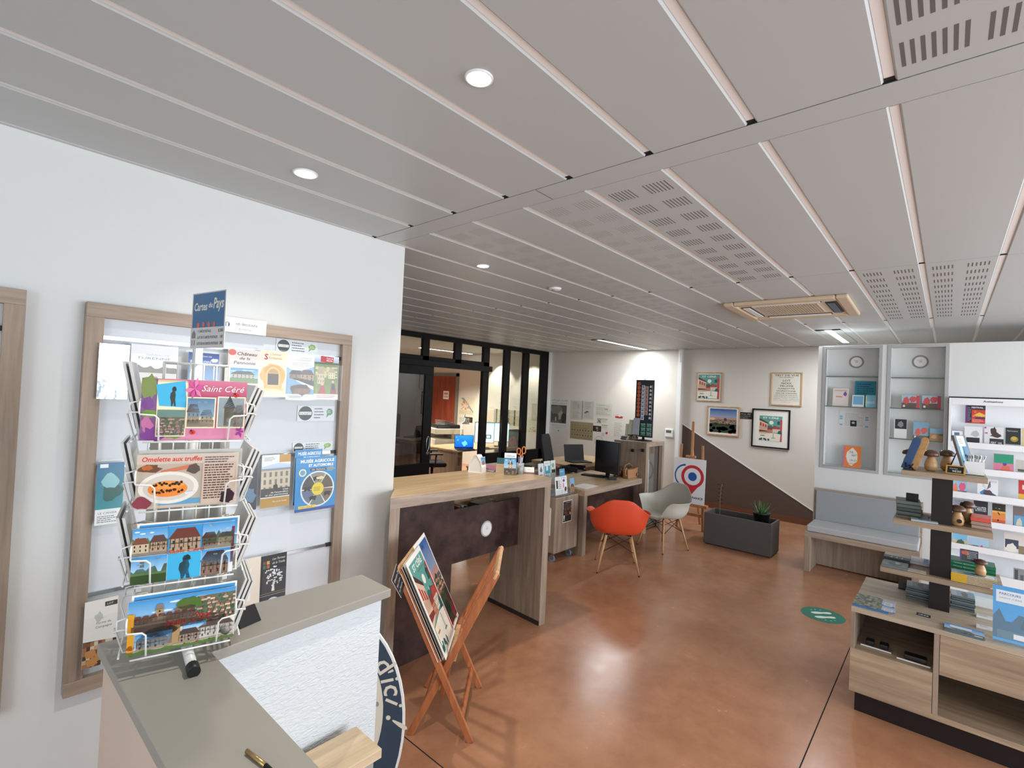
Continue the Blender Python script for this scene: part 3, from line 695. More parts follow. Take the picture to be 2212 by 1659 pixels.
def art_renaissance(A):
    A.rect(0, 0, 1, 1, '#e9ebee'); A.text('DU MOYEN AGE', .9, .90, .03, '#8b9096', 'r', width=.45); A.text('À LA RENAISSANCE', .9, .85, .03, '#8b9096', 'r', width=.6); A.lines(.2, .72, .92, .82, 3, '#a6abb0')
    A.shape(((0, .70), (.35, .60), (1, .74), (1, .35), (0, .48)), '#86b4da'); A.house(.1, .42, .6, .64, '#8c7664', '#4a3d40'); A.house(.5, .40, 1, .66, '#a98e72', '#5c4a4c'); A.shape(((.2, .46), (1, .30), (1, .42), (.3, .48)), '#3d4238')
    A.shape(((0, .48), (.2, .45), (1, .22), (1, .12), (0, .12)), '#7aa6cc'); A.blob(.5, .22, .45, .11, '#5a4a3e', 8); A.house(.3, .13, .85, .33, '#8a6448', '#4c3a34'); A.lines(.1, .03, .7, .09, 2)
def art_merle(A):
    A.rect(0, .85, 1, 1, '#9fb6d8', '#dfe4ee'); A.shape(((.25, 1), (.78, .98), (.76, .84), (.25, .86)), '#b6283a'); A.text('Tours de', .48, .93, .035, '#f6eeee', width=.27, bold=.02); A.text('Merle', .48, .88, .035, '#f6eeee', width=.25, bold=.02)
    A.rect(0, .12, 1, .85, '#7c8c3a', '#4f6a34'); A.noise(.05, .5, .95, .75, ('#6d7d3a', '#8f9a4c', '#bfae80', '#c9b98e'), 3, 8, 8); A.house(.15, .35, .42, .74, '#cdbf98', '#a99a70'); A.house(.58, .48, .85, .72, '#d6c9a4', '#a99a70')
    A.shape(((.2, .13), (.32, .32), (.42, .30), (.5, .13)), '#b43048'); A.disc(.34, .35, .06, '#d9b49a'); A.shape(((.68, .13), (.72, .34), (.86, .34), (.95, .13)), '#8f1f30'); A.rect(.72, .22, .86, .36, '#2c2422'); A.disc(.77, .41, .05, '#d9b49a')
    A.rect(0, 0, 1, .12, '#eceae2'); A.lines(.15, .03, .9, .10, 2, '#b0404e')
def art_accordeon(A):
    A.rect(0, 0, 1, 1, '#dfe3e8'); A.shape(((.6, 1), (1, 1), (1, .85), (.6, .85)), '#b98a38'); A.lines(.08, .88, .5, .96, 3); A.shape(((0, .78), (.6, .84), (1, .80), (1, .2), (0, .2)), '#b9cfe6'); A.rect(0, .22, 1, .72, '#c9bca4'); A.rect(0, .70, 1, .74, '#8b8c96')
    for i in range(5):
        for j in range(3): A.rect(.08+.19*i, .30+.14*j, .16+.19*i, .39+.14*j, '#77746e'); 
    A.rect(0, .20, 1, .36, '#3b3d3e'); A.blob(.5, .38, .08, .06, '#3a2c28', 3)
    for i, s in enumerate(('Cité', "de l'accordéon", 'et des patrimoines')): A.text(s, .95, .31-.045*i, .03, '#e9e9e4', 'r', width=(.2, .62, .8)[i], bold=.01)
    A.rect(0, 0, 1, .18, '#b08a3c'); A.text("Plus qu'un musée", .9, .09, .03, '#efe6cc', 'r', width=.5, sh=.2)
def art_musee(A):
    A.rect(0, 0, 1, 1, '#1e86c6'); A.rect(0, 0, 1, .05, '#24408c'); A.text('MUSÉE AGRICOLE', .10, .90, .055, '#f2f6fa', width=.84, bold=.03); A.text('ET AUTOMOBILE', .30, .82, .05, '#f2f6fa', width=.62, bold=.03)
    A.rect(.34, .74, .74, .79, '#22407e'); A.text('de Salviac', .54, .752, .03, '#f0d858', 'c', width=.34, sh=.2, bold=.01); A.disc(.16, .72, .09, '#e9dfa0'); A.disc(.16, .72, .06, '#5a9ccc')
    A.disc(.54, .40, .42, '#dfe6ec', n=32); A.disc(.54, .40, .39, '#8d99a0', n=32)
    for i, c in enumerate(('#5d5146', '#8f8a80', '#4a4540', '#5d6b86', '#6f7d80', '#7a6a58')):
        t0 = radians(60*i); A.shape([(.54, .40)]+[(.54+.38*cos(t0+radians(60)*k/6), .40+.38*(A.w/A.h)*sin(t0+radians(60)*k/6)) for k in range(7)], c)
    for i in range(6): t0 = radians(60*i); A.shape(((.54, .4), (.54+.39*cos(t0-.03), .4+.39*(A.w/A.h)*sin(t0-.03)), (.54+.39*cos(t0+.03), .4+.39*(A.w/A.h)*sin(t0+.03))), '#e8ecee')
    for x, y in ((.50, .60), (.28, .42), (.78, .30), (.42, .24)): A.blob(x, y, .09, .035, '#26282c', 5); A.disc(x-.05, y-.03, .025, '#15161a'); A.disc(x+.05, y-.03, .025, '#15161a')
    A.blob(.6, .60, .1, .03, '#e6d69a', 3); A.disc(.54, .40, .15, '#e2cc3c'); A.lines(.44, .36, .64, .44, 3, '#6b5c20'); A.rect(.08, .06, .5, .11, '#e8c83a'); A.text('MEUBLÉ', .12, .07, .02, '#22407e', width=.3); A.lines(.76, .72, .96, .80, 3, '#e9d860')
def art_tree(A):
    A.rect(0, 0, 1, 1, '#1b1d22'); 
    for i, c in enumerate(('#6b4438', '#c49a5c', '#3d6a48', '#a06038')): A.rect(.08+.14*(i % 2), .84-.07*(i//2), .19+.14*(i % 2), .90-.07*(i//2), c)
    A.text('Les Fermes', .42, .90, .04, '#d4d4d2', width=.5, sh=.4); A.text('de la Treille', .42, .83, .04, '#d4d4d2', width=.5, sh=.4); A.shape(((.44, .36), (.56, .36), (.52, .52), (.48, .52)), '#e4e6e8')
    q = random.Random(4)
    for _ in range(70):
        an, rr = q.uniform(0, 2*pi), sqrt(q.random()); x, y = .5+.38*rr*cos(an), .62+.17*rr*sin(an); A.disc(x, y, .035, '#e4e6e8', ry=.012, n=6)
    A.rect(.0, .335, 1, .34, '#b8a46a'); A.rect(.0, .30, 1, .305, '#c9c9c9'); A.disc(.5, .13, .28, '#cfd2d4', n=24); A.ring(.5, .13, .2, .22, '#a9acae')
def art_teal(A): A.rect(0, .25, 1, 1, '#3b8f96', '#2f6c94'); A.blob(.6, .55, .35, .2, '#2c5e58', 2, 12, .3); A.blob(.5, .7, .3, .12, '#8cc4c8', 6, 12, .3); A.rect(0, 0, 1, .25, '#e9ecec'); A.text('LE CAHIER', .1, .17, .035, '#6d7478', width=.7); A.lines(.08, .03, .9, .15, 4); A.rect(.1, .92, .4, .98, '#e9f0f2')
def art_farm(A):
    A.rect(0, 0, 1, 1, '#ebe9e4'); A.rect(.6, .88, .98, .95, '#4a4844'); A.text('LOT', .66, .9, .03, '#efefe9', width=.2); A.blob(.45, .74, .12, .07, '#c2c6c0', 3, 12, .4); A.text('Ferme de', .36, .63, .035, '#77756f', width=.45); A.text('Campagne', .34, .57, .035, '#77756f', width=.5)
    A.noise(0, 0, 1, .44, ('#7a5238', '#a3714a', '#c4a078', '#4a3830', '#d8c8b0'), 8, 9, 7); A.shape(((0, .44), (1, .5), (1, .36), (0, .40)), '#ebe9e4'); 
    for x, y in ((.25, .2), (.55, .13), (.3, .07)): A.blob(x, y, .16, .07, '#c08850', 3)
def art_cream(A): A.rect(0, 0, 1, 1, '#e0d6c6'); A.rect(.1, .2, .5, .8, '#efece6'); A.text('LE LOT', .35, .35, .04, '#4c4a46', width=.5, rot=pi/2)
def art_black(A): A.rect(0, 0, 1, 1, '#2b3038'); A.blob(.5, .3, .4, .16, '#5a7890', 2); A.text('NUIT', .2, .8, .05, '#d8dcd8', width=.5)
leaflet(284, 742, 380, 850, art_turenne, 'white Turenne castle leaflet with a pale sky, behind the rack top')
leaflet(408, 760, 469, 850, art_fenelon, 'dark blue Fénelon castle leaflet behind the rack post')
leaflet(494, 752, 558, 862, art_pannonie, 'pink Château de la Pannonie leaflet in the top row')
leaflet(563, 755, 616, 858, art_solignac, 'sand yellow leaflet showing a stone arched doorway')
leaflet(621, 762, 675, 864, art_renaissance, 'white leaflet with two castles on diagonal blue skies')
leaflet(680, 767, 728, 863, art_merle, 'green leaflet with a red Tours de Merle flag and two figures')
leaflet(567, 984, 623, 1090, art_accordeon, "Cité de l'accordéon leaflet with a pale stone façade and gold foot")
leaflet(641, 990, 722, 1095, art_musee, 'bright blue Musée agricole et automobile brochure at the front', depth=.03, ny=2.652)
a = Art(.155, .30, .004); art_musee(a); p = ony(632, 1092, 2.664); put(a, 'leaflet', 'second blue Musée agricole brochure peeping out behind the first', 'leaflet', fy((p.x, 2.663, p.z+.0)), 'leaflets on the framed board')
leaflet(565, 1203, 614, 1312, art_tree, 'black leaflet with a white leafy tree in the lower row')
leaflet(524, 1210, 558, 1315, art_cream, 'narrow cream leaflet left of the black tree leaflet', hold=False)
leaflet(211, 1001, 262, 1128, art_teal, 'teal and white leaflet at the left of the middle row')
leaflet(184, 1303, 248, 1425, art_farm, 'white farm leaflet with brown food photo, lower left of the board')
leaflet(528, 1000, 552, 1100, art_black, 'dark blue leaflet half hidden behind the rack in the middle row', hold=False)
# foil pocket upper left
p0, p1 = ony(217, 735, 2.66), ony(276, 868, 2.66)
foil = mat('crumpled_shiny_film', rgb(206, 216, 224), .16, metal=.6, bump=(11, .5))
m_ = MB(); m_.box(0, p1.x-p0.x, -.004, 0, 0, p0.z-p1.z-.02); tag(m_.build('plastic_pouch', foil, loc=(p0.x, 2.68, p1.z+.01)), 'shiny crumpled plastic pouch at the upper left corner of the board', 'pouch')
# ticket labels
def ticket(x0, y0, x1, y1, label, seed, green='#7ba24a'):
    a_, b_ = ony(x0, y0, 2.70), ony(x1, y1, 2.70); w, h = b_.x-a_.x, (y1-y0)*(a_.x/ a_.x)*.0030
    a_.z -= .006; A = Art(w, h, .0015, '#d3dadd'); rr = .46*h/w
    A.disc(rr+.03, .5, rr, '#1a1b1c', n=24); A.rect(.05, .40, .05+2*rr-.04, .60, '#e8e8e6'); A.text('TICKETS', .03+rr, .43, .12, '#1a1b1c', 'c', width=2*rr-.06)
    A.lines(2*rr+.08, .12, .70, .9, 4 if h < .09 else 8, '#3e4246', random.Random(seed)); A.blob(.86, .6, .09, .22, green, seed, 10, .1); A.shape(((.79, .5), (.77, .2), (.85, .42)), green); A.lines(.80, .5, .92, .72, 2, '#dfe8cc')
    put(A, 'price_label', label, 'label', fy((a_.x, 2.72-.0, a_.z-h)), 'ticket price labels on the board')
ticket(601, 728, 690, 752, 'long ticket price label above the top leaflet row', 3)
ticket(647, 874, 726, 903, 'tall ticket price label with many lines, under the top leaflet row', 4, '#4c8a68')
ticket(636, 955, 722, 975, 'low ticket price label above the blue museum brochures', 5)
ticket(323, 956, 372, 976, 'ticket price label seen through the rack at left', 6)

# ------------------------------------------------------------------ revolving postcard rack
RC = (.468, 1.60)
rz = radians(-15)
t = rack = thing('postcard_rack', 'revolving white wire postcard rack standing on the grey ledge', 'rack', (RC[0], RC[1], ZT), rz)
m_ = MB(); m_.cyl((0, 0, .03), (0, 0, .838), .0125, n=18); m_.build('centre_post', white_pl, t)
for i, an in enumerate((-82, 50, 128)):
    c, s = cos(radians(an)), sin(radians(an)); m_ = MB(); m_.cyl((0, 0, .045), (.175*c, .175*s, .013), .0125, n=14)
    ft = m_.build('base_foot', mat('pale_grey_tube', rgb(198, 198, 194), .35), t)
    m_ = MB(); m_.cyl((.165*c, .165*s, .0165), (.193*c, .193*s, .0125), .0150, n=14); m_.build('rubber_cap', black_pl, ft)
wr = .0022; F = .105
m_ = MB()
for a_ in (-1, 1):
    for b_ in (-1, 1): m_.tube([(a_*.075, b_*.075, .06), (a_*.075, b_*.075, .79)], wr)
for z in (.06, .22, .40, .58, .79):
    m_.tube([(-.075, -.075, z), (.075, -.075, z), (.075, .075, z), (-.075, .075, z)], wr, closed=True); m_.tube([(-.075, 0, z), (.075, 0, z)], wr); m_.tube([(0, -.075, z), (0, .075, z)], wr)
for x in (-.045, -.015, .015, .045):
    for s in (-1, 1): m_.tube([(x, s*.075, .06), (x, s*.075, .79)], wr*.8, n=6); m_.tube([(s*.075, x, .06), (s*.075, x, .79)], wr*.8, n=6)
m_.build('wire_cage', wire_w, t)
TZ = (.060, .238, .424, .598)
def pocket(z, side):
    """U-shaped wire pocket on one of the four sides (0 = towards the camera)"""
    c, s = cos(side*pi/2), sin(side*pi/2)
    def P(x, y, zz): return (x*c - y*s, x*s + y*c, zz)
    m_ = MB(); w = .108; yb, yf = -.075, -.132
    for q in (-1, 1):
        m_.tube([P(q*.075, yb, z+.055), P(q*(w+.010), yb-.012, z+.062), P(q*(w+.010), yf-.006, z+.062), P(q*(w+.008), yf-.010, z+.058), P(q*(w-.022), yf-.012, z+.056), P(q*(w-.030), yf-.011, z+.048), P(q*(w-.032), yf+.006, z-.012), P(q*(w-.032), yb, z-.012)], wr, n=7)
        m_.tube([P(q*(w+.010), yf-.006, z+.062), P(q*(w+.010), yf-.006, z+.085), P(q*(w+.010), yb-.03, z+.094), P(q*.075, yb, z+.094)], wr, n=7)
    m_.tube([P(-w, yb, z-.012), P(w, yb, z-.012)], wr, n=7); m_.tube([P(-w, yf, z-.012), P(w, yf, z-.012)], wr, n=7)
    return m_.build('wire_pocket', wire_w, t)
for side in range(4):
    for z in TZ: pocket(z, side)
# header sign, turned aside
hp = Vector((.467, 1.53, 0)); u_ = Vector((.026, -.18, 0)).normalized()
def art_header(A):
    A.rect(.03, .37, .97, .98, '#235f8c'); A.text('Cartes', .06, .68, .14, '#d6d4c8', width=.40, sh=.15, bold=.02); A.text('du', .50, .72, .09, '#d6d4c8', width=.12, sh=.15, bold=.02); A.text('Pays', .64, .70, .18, '#d6d4c8', width=.30, sh=.15, bold=.02)
    for i in range(4): A.blob(.22+.16*i, .42, .04, .05, '#c65a3e', i, 8, .3)
    A.rect(.0, .0, 1, .37, '#c3c2bf'); A.shape(((.04, .26), (.1, .33), (.16, .26), (.16, .18), (.04, .18)), '#6d7074'); A.rect(.05, .05, .08, .15, '#5b6c9a'); A.rect(.08, .05, .11, .15, '#e0ded8'); A.rect(.11, .05, .14, .15, '#a84c3c')
    for i, (l, pr_) in enumerate((('1 CARTE POSTALE', '0,35€'), ('LOT DE 3 CARTES POSTALES', '1€'), ('LOT DE 10 CARTES POSTALES', '3€'))):
        A.text(l, .22, .28-.11*i, .045, '#2a2b2c', width=(.4, .6, .63)[i], bold=.01); A.text(pr_, .97, .28-.11*i, .05, '#2a2b2c', 'r', width=(.14, .08, .08)[i], bold=.02)
A = Art(.182, .155, .002, '#b8bab8'); art_header(A)
o = put(A, 'header_sign', 'blue header card reading Cartes du Pays with grey price list below', None, frame((0, 0, 0), (1, 0, 0), (0, 1, 0)), parent=t)
mw = frame(hp - u_*.091 + Vector((0, 0, 1.935)), u_, (0, 0, 1)); bpy.context.view_layer.update()
o.matrix_local = t.matrix_world.inverted() @ mw
# postcards
PGRP = 'postcards standing in the revolving rack'
def pcard(side, tier, w, h, fn, label, dx=0, dy=0, tilt=-5, tk=.0015, dz=0, back=None):
    A = Art(w, h, tk, back=back); fn(A)
    m0 = Matrix.Rotation(side*pi/2, 4, 'Z') @ frame((-w/2+dx, -.116+dy, TZ[tier]-.009+dz), (1, 0, 0), (0, sin(radians(tilt)), cos(radians(tilt))))
    return put(A, 'postcard', label, 'postcard', Matrix.Translation((RC[0], RC[1], ZT)) @ Matrix.Rotation(rz, 4, 'Z') @ m0, PGRP)
def stamp_edge(A, x0, y0, x1, y1): A.rect(x0-.012, y0-.02, x1+.012, y1+.02, '#efe3c0')
def art_pink(A):
    A.rect(0, 0, 1, 1, '#d88aa8'); A.rect(0, .72, 1, 1, '#b8506c', '#cf7a94'); A.rect(0, 0, .14, 1, '#7d5a86'); A.blob(.07, .85, .07, .2, '#7c8e50', 3); A.blob(.06, .6, .06, .1, '#7a4a8c', 4); A.blob(.07, .42, .07, .07, '#6f9440', 5); A.blob(.06, .25, .05, .12, '#c0709c', 6, amp=.4); A.blob(.12, .1, .11, .13, '#7a3f8a', 7, 16, .4); A.blob(.3, .08, .1, .05, '#6c9448', 8)
    A.rect(.14, .70, .42, .98, '#cfc795'); stamp_edge(A, .15, .53, .40, .93); A.shape(((.125, .9), (.39, .98), (.41, .54), (.16, .56)), '#46b2dc'); A.statue(.2, .56, .36, .92, '#46b2dc')
    stamp_edge(A, .15, .08, .40, .5); A.roofs(.15, .08, .40, .38, 4, 6, 7, wallc=('#8c8c8c', '#a9a49a', '#6f7474')); A.rect(.15, .38, .40, .5, '#6a8a80')
    stamp_edge(A, .42, .22, .68, .70); A.town(.42, .22, .68, .70, 6, 2, False); stamp_edge(A, .72, .22, .98, .72); A.rect(.72, .22, .98, .72, '#a9c6da'); A.rect(.78, .24, .88, .56, '#6b5c48'); A.shape(((.765, .54), (.895, .54), (.83, .76)), '#3b3f4a'); A.disc(.83, .34, .025, '#c9cdd0'); A.house(.88, .22, .98, .6, '#8d7a62', '#5c4a42')
    for i in range(6):
        an = radians(60*i+15); A.shape(((.48, .86), (.48+.055*cos(an-.35), .86+.11*sin(an-.35)), (.48+.1*cos(an), .86+.2*sin(an)), (.48+.055*cos(an+.35), .86+.11*sin(an+.35))), ('#d0509c', '#e27ab4')[i % 2])
    for i in range(5):
        an = radians(72*i); A.shape(((.95, .14), (.95+.03*cos(an-.4), .14+.06*sin(an-.4)), (min(.99, .95+.05*cos(an)), max(.01, .14+.12*sin(an))), (.95+.03*cos(an+.4), .14+.06*sin(an+.4))), '#8f2f8c')
    for x, y in ((.89, .76), (.48, .13)): A.disc(x, y, .025, '#c8302c'); A.disc(x-.012, y+.03, .010, '#1c1412'); A.disc(x, y, .006, '#1c1412')
    A.text('Saint Céré', .54, .82, .10, '#f6eef0', width=.42, sh=.35, bold=.0)
def art_omelette(A):
    A.rect(0, 0, 1, 1, '#cbbcae'); A.rect(.0, .05, .62, .82, '#b7ac9c'); A.text('Omelette aux truffes', .04, .87, .085, '#d2392c', width=.58, sh=.15, bold=.02)
    A.blob(.12, .74, .1, .08, '#6b4a34', 2); A.blob(.1, .76, .05, .05, '#b8643a', 3); A.shape(((.22, .70), (.5, .80), (.58, .82), (.56, .74), (.24, .64)), '#c9765a'); A.blob(.54, .72, .07, .09, '#5c5148', 4); A.rect(.22, .06, .62, .16, '#5f9cc0')
    A.disc(.31, .38, .29, '#e3ded4', ry=.30, n=28); A.disc(.31, .38, .245, '#cfc8bd', ry=.24, n=28); A.disc(.30, .36, .19, '#e8893a', ry=.15, n=24); A.blob(.3, .42, .15, .07, '#efa04c', 5)
    q = random.Random(3)
    for i in range(24): A.blob(.17+.28*((i*7) % 12)/12+q.uniform(-.01, .01), .32+.13*(i//12)+q.uniform(-.03, .03), .014, .025, '#3a1e16', i, 8, .3)
    A.blob(.06, .12, .08, .11, '#8a3c4a', 6, 12, .3); A.shape(((.46, .28), (.56, .3), (.55, .24), (.47, .24)), '#d8dde0')
    A.rect(.63, .04, .97, .82, '#c9b3a2'); A.lines(.65, .82, .95, .95, 3, '#4c3b36'); A.lines(.65, .12, .95, .80, 14, '#5c4640', random.Random(2), .5); A.blob(.9, .15, .08, .15, '#33222c', 7, 14, .3)
def art_six(A, title='#e0d4c0'):
    A.town(0, .5, .333, 1, 3, 2); A.rect(.333, .5, .667, 1, '#3f93cf'); A.house(.35, .5, .65, .95, '#b09a80', '#6c3c34', True, 4, 4); A.town(.667, .5, 1, 1, 8, 2); A.sky(0, .2, .333, .5, 4); A.hills(0, 0, .333, .34, '#5c7a4a', 2); A.rect(.08, .3, .12, .42, '#8d8a78'); A.rect(0, 0, .333, .16, '#4f6b42')
    A.statue(.335, 0, .665, .5); A.sky(.667, .2, 1, .5, 9); A.house(.67, 0, .95, .46, '#8a7060', '#4c3c3a', True, 5, 4)
    A.rect(.0, .495, 1, .505, '#dfe9f0'); A.rect(.331, 0, .336, .5, '#dfe9f0'); A.rect(.664, 0, .669, .5, '#dfe9f0'); A.text('Saint Céré', .33, .49, .07, '#c2452f', width=.36, sh=.3, bold=.02); A.rect(.97, .2, 1, .9, '#8a2430')
def art_pano(A):
    A.sky(0, .5, 1, 1, 6); A.roofs(.62, .42, 1, .92, 6, 6, 8); A.blob(.55, .82, .12, .12, '#4f6f30', 3, 16, .2); A.blob(.5, .74, .1, .06, '#7d6a58', 5); A.rect(.05, .52, .62, .68, '#6a5a50'); A.house(.24, .66, .31, .9, '#a98e72', '#8a7a6a', wins=1)
    for i in range(8): A.house(.05+.07*i, .56, .12+.07*i, .72, ('#8f7a68', '#a58e78')[i % 2], '#6b4038', wins=2)
    A.rect(.03, .40, .9, .54, '#4a4038'); A.disc(.3, .42, .18, '#5d5248', ry=.1); A.disc(.3, .38, .15, '#2f2c28', ry=.1)
    A.sky(.07, .12, .40, .38, 3); A.house(.08, .08, .36, .38, '#a58c74', '#5c322c', True, 2, 4); A.rect(.36, .1, .47, .45, '#b08c60'); A.house(.46, .08, .66, .34, '#9a8a7a', '#4c403c', True, 3, 3); A.sky(.5, .34, .72, .44, 8); A.house(.66, .10, 1, .44, '#c3bdb2', '#5a4a44', True, 5, 6); A.blob(.92, .2, .07, .12, '#3b4a34', 4)
    A.rect(0, 0, 1, .09, '#a9a090'); A.hills(0, 0, 1, .09, '#5f9a3c', 7, 20); 
    for i in range(9): A.blob(.4+.06*i, .06, .012, .02, ('#c4402c', '#e2c33c')[i % 2], i, 6)
    A.rect(0, .03, .055, .78, '#d8992c'); A.rect(.0, 0, .055, .05, '#5f9a3c'); A.blob(.03, .16, .03, .05, '#c45a28', 2)
    A.text('Saint Céré', .32, .44, .15, '#d8262c', width=.44, sh=.3, bold=.03, rot=.05)
def art_view(seed):
    def f(A): A.town(.02, .03, .98, .97, seed, 3)
    return f
def art_blank(A): A.rect(0, 0, 1, 1, '#d2d0ca'); A.lines(.1, .3, .45, .7, 4, '#a9a7a2'); A.rect(.52, .1, .525, .9, '#a9a7a2')
def grey_back(A): A.rect(0, 0, 1, 1, '#bcbab4')
pcard(0, 3, .232, .158, art_pink, 'pink flowered Saint Céré postcard with stamp-edged views, topmost on the rack front')
pcard(0, 2, .222, .140, art_omelette, 'Omelette aux truffes recipe postcard on the rack front', dx=-.006)
pcard(0, 2, .228, .150, grey_back, 'plain grey card standing behind the omelette postcard', dx=0, dy=.010)
pcard(0, 1, .222, .142, lambda A: (A.rect(0, 0, 1, 1, '#e8ecee'), art_six(A)), 'six-view Saint Céré postcard with statue in the third tier', dx=-.006)
pcard(0, 1, .225, .152, art_view(31), 'blue sky postcard peeping out behind the six-view card', dx=.004, dy=.010)
pcard(0, 0, .232, .140, art_pano, 'panoramic Saint Céré postcard with red script title, lowest tier front')
pcard(0, 0, .230, .152, art_view(12), 'card with a pale sky edge behind the panoramic postcard', dx=.004, dy=.010)
nm = ('lowest', 'third', 'second', 'top')
for side, word in ((1, 'right'), (3, 'left'), (2, 'rear')):
    for tier in range(4):
        if side == 3 and tier == 0: continue
        for j in range(3 if side == 1 else 2):
            if side == 2 and j: continue
            pcard(side, tier, .205+.01*j, (.142+.007*j) if side != 3 else (.20 if tier == 3 else .17), art_view(side*20+tier*3+j) if j == 0 else grey_back, '%s postcard in the %s tier on the %s side of the rack' % (('front', 'middle', 'hindmost')[j] if side != 2 else 'town view', nm[tier], word), dy=.012*j-.002, tilt=-19 if side == 1 else -12, back='#c6c6c2', tk=.0015 if side == 2 else .006)
# small black easel-back frame on the ledge
p = onz(533, 1352, ZT)
t = thing('tabletop_frame', 'small black folded stand leaning open on the taupe ledge behind the rack', 'stand', (p.x+.012, p.y, ZT), radians(15))
m_ = MB(); m_.box(-.035, .035, -.0015, .0015, 0, .055, Matrix.Rotation(radians(-38), 4, 'X')); m_.build('front_leaf', black_pl, t)
m_ = MB(); m_.box(-.035, .035, -.0015, .0015, 0, .055, Matrix.Translation((0, .068, 0)) @ Matrix.Rotation(radians(38), 4, 'X')); m_.build('rear_leaf', black_pl, t)
# ------------------------------------------------------------------ reception counter
CZ = 1.178
t = thing('reception_counter', 'oak reception counter with rusty brown front panel and thick mitred ends', 'counter', (2.55, 2.75, 0))
o3 = t.location
def P2(l): return [(x-o3.x, y-o3.y) for x, y in l]
m_ = MB(); m_.prism(P2([(1.823, 2.545), (3.285, 2.415), (3.33, 3.03), (1.995, 3.13), (1.995, 2.75)]), CZ-.07, CZ); m_.build('counter_top', oakw_x, t, bevel=.0015)
m_ = MB(); m_.prism(P2([(1.822, 2.544), (3.286, 2.414), (3.287, 2.417), (1.823, 2.547)]), CZ-.071, CZ-.001); m_.build('front_edge_band', oak_x, t)
m_ = MB(); m_.prism(P2([(1.823, 2.545), (1.893, 2.539), (2.045, 2.75), (1.995, 2.75)]), 0, CZ-.07); m_.build('end_panel', oak_z, t)
m_ = MB(); m_.prism(P2([(3.215, 2.421), (3.285, 2.415), (3.33, 3.03), (3.26, 3.035)]), 0, CZ-.07); ep = m_.build('end_panel', oak_z, t)
m_ = MB(); m_.prism(P2([(3.212, 2.425), (3.216, 2.425), (3.261, 3.03), (3.257, 3.03)]), 0, .035)
for k in range(5): m_.cyl((3.213+.045*k/4-o3.x, 2.45+.135*k-o3.y, .018), (3.209+.045*k/4-o3.x, 2.45+.135*k-o3.y, .018), .006, n=8)
m_.build('metal_kick_strip', mat('dull_metal_strip', rgb(70, 66, 64), .4, metal=.6), t)
yp = 2.70
a1, a2, a3, a4 = ony(981, 1100, yp), ony(1143, 1073, yp), ony(1139, 1170, yp), ony(973, 1219, yp)
zb_ = (a3.z+a4.z)/2; zt2 = (a1.z+a2.z)/2; xR = a2.x; xm = a1.x
m_ = MB(); m_.prism([(1.968-o3.x, 0), (xm-o3.x, 0), (xm-o3.x, zb_), (xR-o3.x, zb_), (xR-o3.x, zt2), (xm-o3.x, zt2), (xm-o3.x, CZ-.071), (1.968-o3.x, CZ-.071)], 0, .022, Matrix(((1, 0, 0, 0), (0, 0, 1, yp-o3.y), (0, 1, 0, 0), (0, 0, 0, 1))))
fp = m_.build('front_panel', rust, t)
p = ony(1051, 1142, yp-.004)
m_ = MB(); m_.cyl((p.x-o3.x, yp-.004-o3.y, p.z), (p.x-o3.x, yp-o3.y, p.z), .062, n=32); em = m_.build('emblem_rim', grey_fr, t)
A = Art(.11, .11, .001); A.v, A.f, A.c, A.m, A.sm = [], [], [], [], []
A.prism([(.055+.052*cos(2*pi*k/28), .055+.052*sin(2*pi*k/28)) for k in range(28)], -.002, 0, col=rgb('#e6e8ea')); A.text('oti', .5, .45, .14, '#6a7076', 'c', sh=.4); A.rect(.4, .62, .62, .635, '#8a9096')
put(A, 'emblem_face', 'round white emblem', None, fy((p.x-.055-o3.x, yp-.0065-o3.y, p.z-.055)), parent=t)
m_ = MB(); m_.box(2.08-o3.x, 3.2-o3.x, yp+.03-o3.y, 3.0-o3.y, zt2-.075, zt2-.055); m_.build('inner_shelf', oakw_x, t)
m_ = MB(); m_.box(2.08-o3.x, 2.95-o3.x, 2.985-o3.y, 3.0-o3.y, zt2-.055, CZ-.075); m_.build('shelf_back', oakw_x, t)
zs = zt2-.055
def book(name, label, x, y, z, w, d, h, col, cat='book', rot=0, grp=None, spine=None, art=None, m=None):
    """a lying book/magazine: cover plates round a paper block"""
    t = thing(name, label, cat, (x, y, z), rot, grp); c = mat('cover_%s' % col.lstrip('#'), rgb(col), .35)
    if h > .006:
        m_ = MB(); m_.box(-w/2+.002, w/2-.002, -d/2+.002, d/2-.002, .001, h-.001); m_.build('page_block', paper_side, t)
        m_ = MB(); m_.box(-w/2, w/2, -d/2, d/2, 0, .0012); m_.box(-w/2, w/2, -d/2, d/2, h-.0012, h); m_.box(-w/2, -w/2+.0015, -d/2, d/2, 0, h); m_.build('cover', c, t)
    else:
        m_ = MB(); m_.box(-w/2, w/2, -d/2, d/2, 0, h); m_.build('cover', c, t)
    if art:
        A = Art(w-.002, d-.002, .0002); art(A); put(A, 'cover_print', None, None, frame((-w/2+.001, -d/2+.001, h+.0003), (1, 0, 0), (0, 1, 0)), parent=t)
    if spine:
        A = Art(w, h*.9, .0002, col); spine(A); put(A, 'printed_spine', None, None, frame((-w/2, -d/2-.0004, h*.05), (1, 0, 0), (0, 0, 1)), parent=t)
    return t
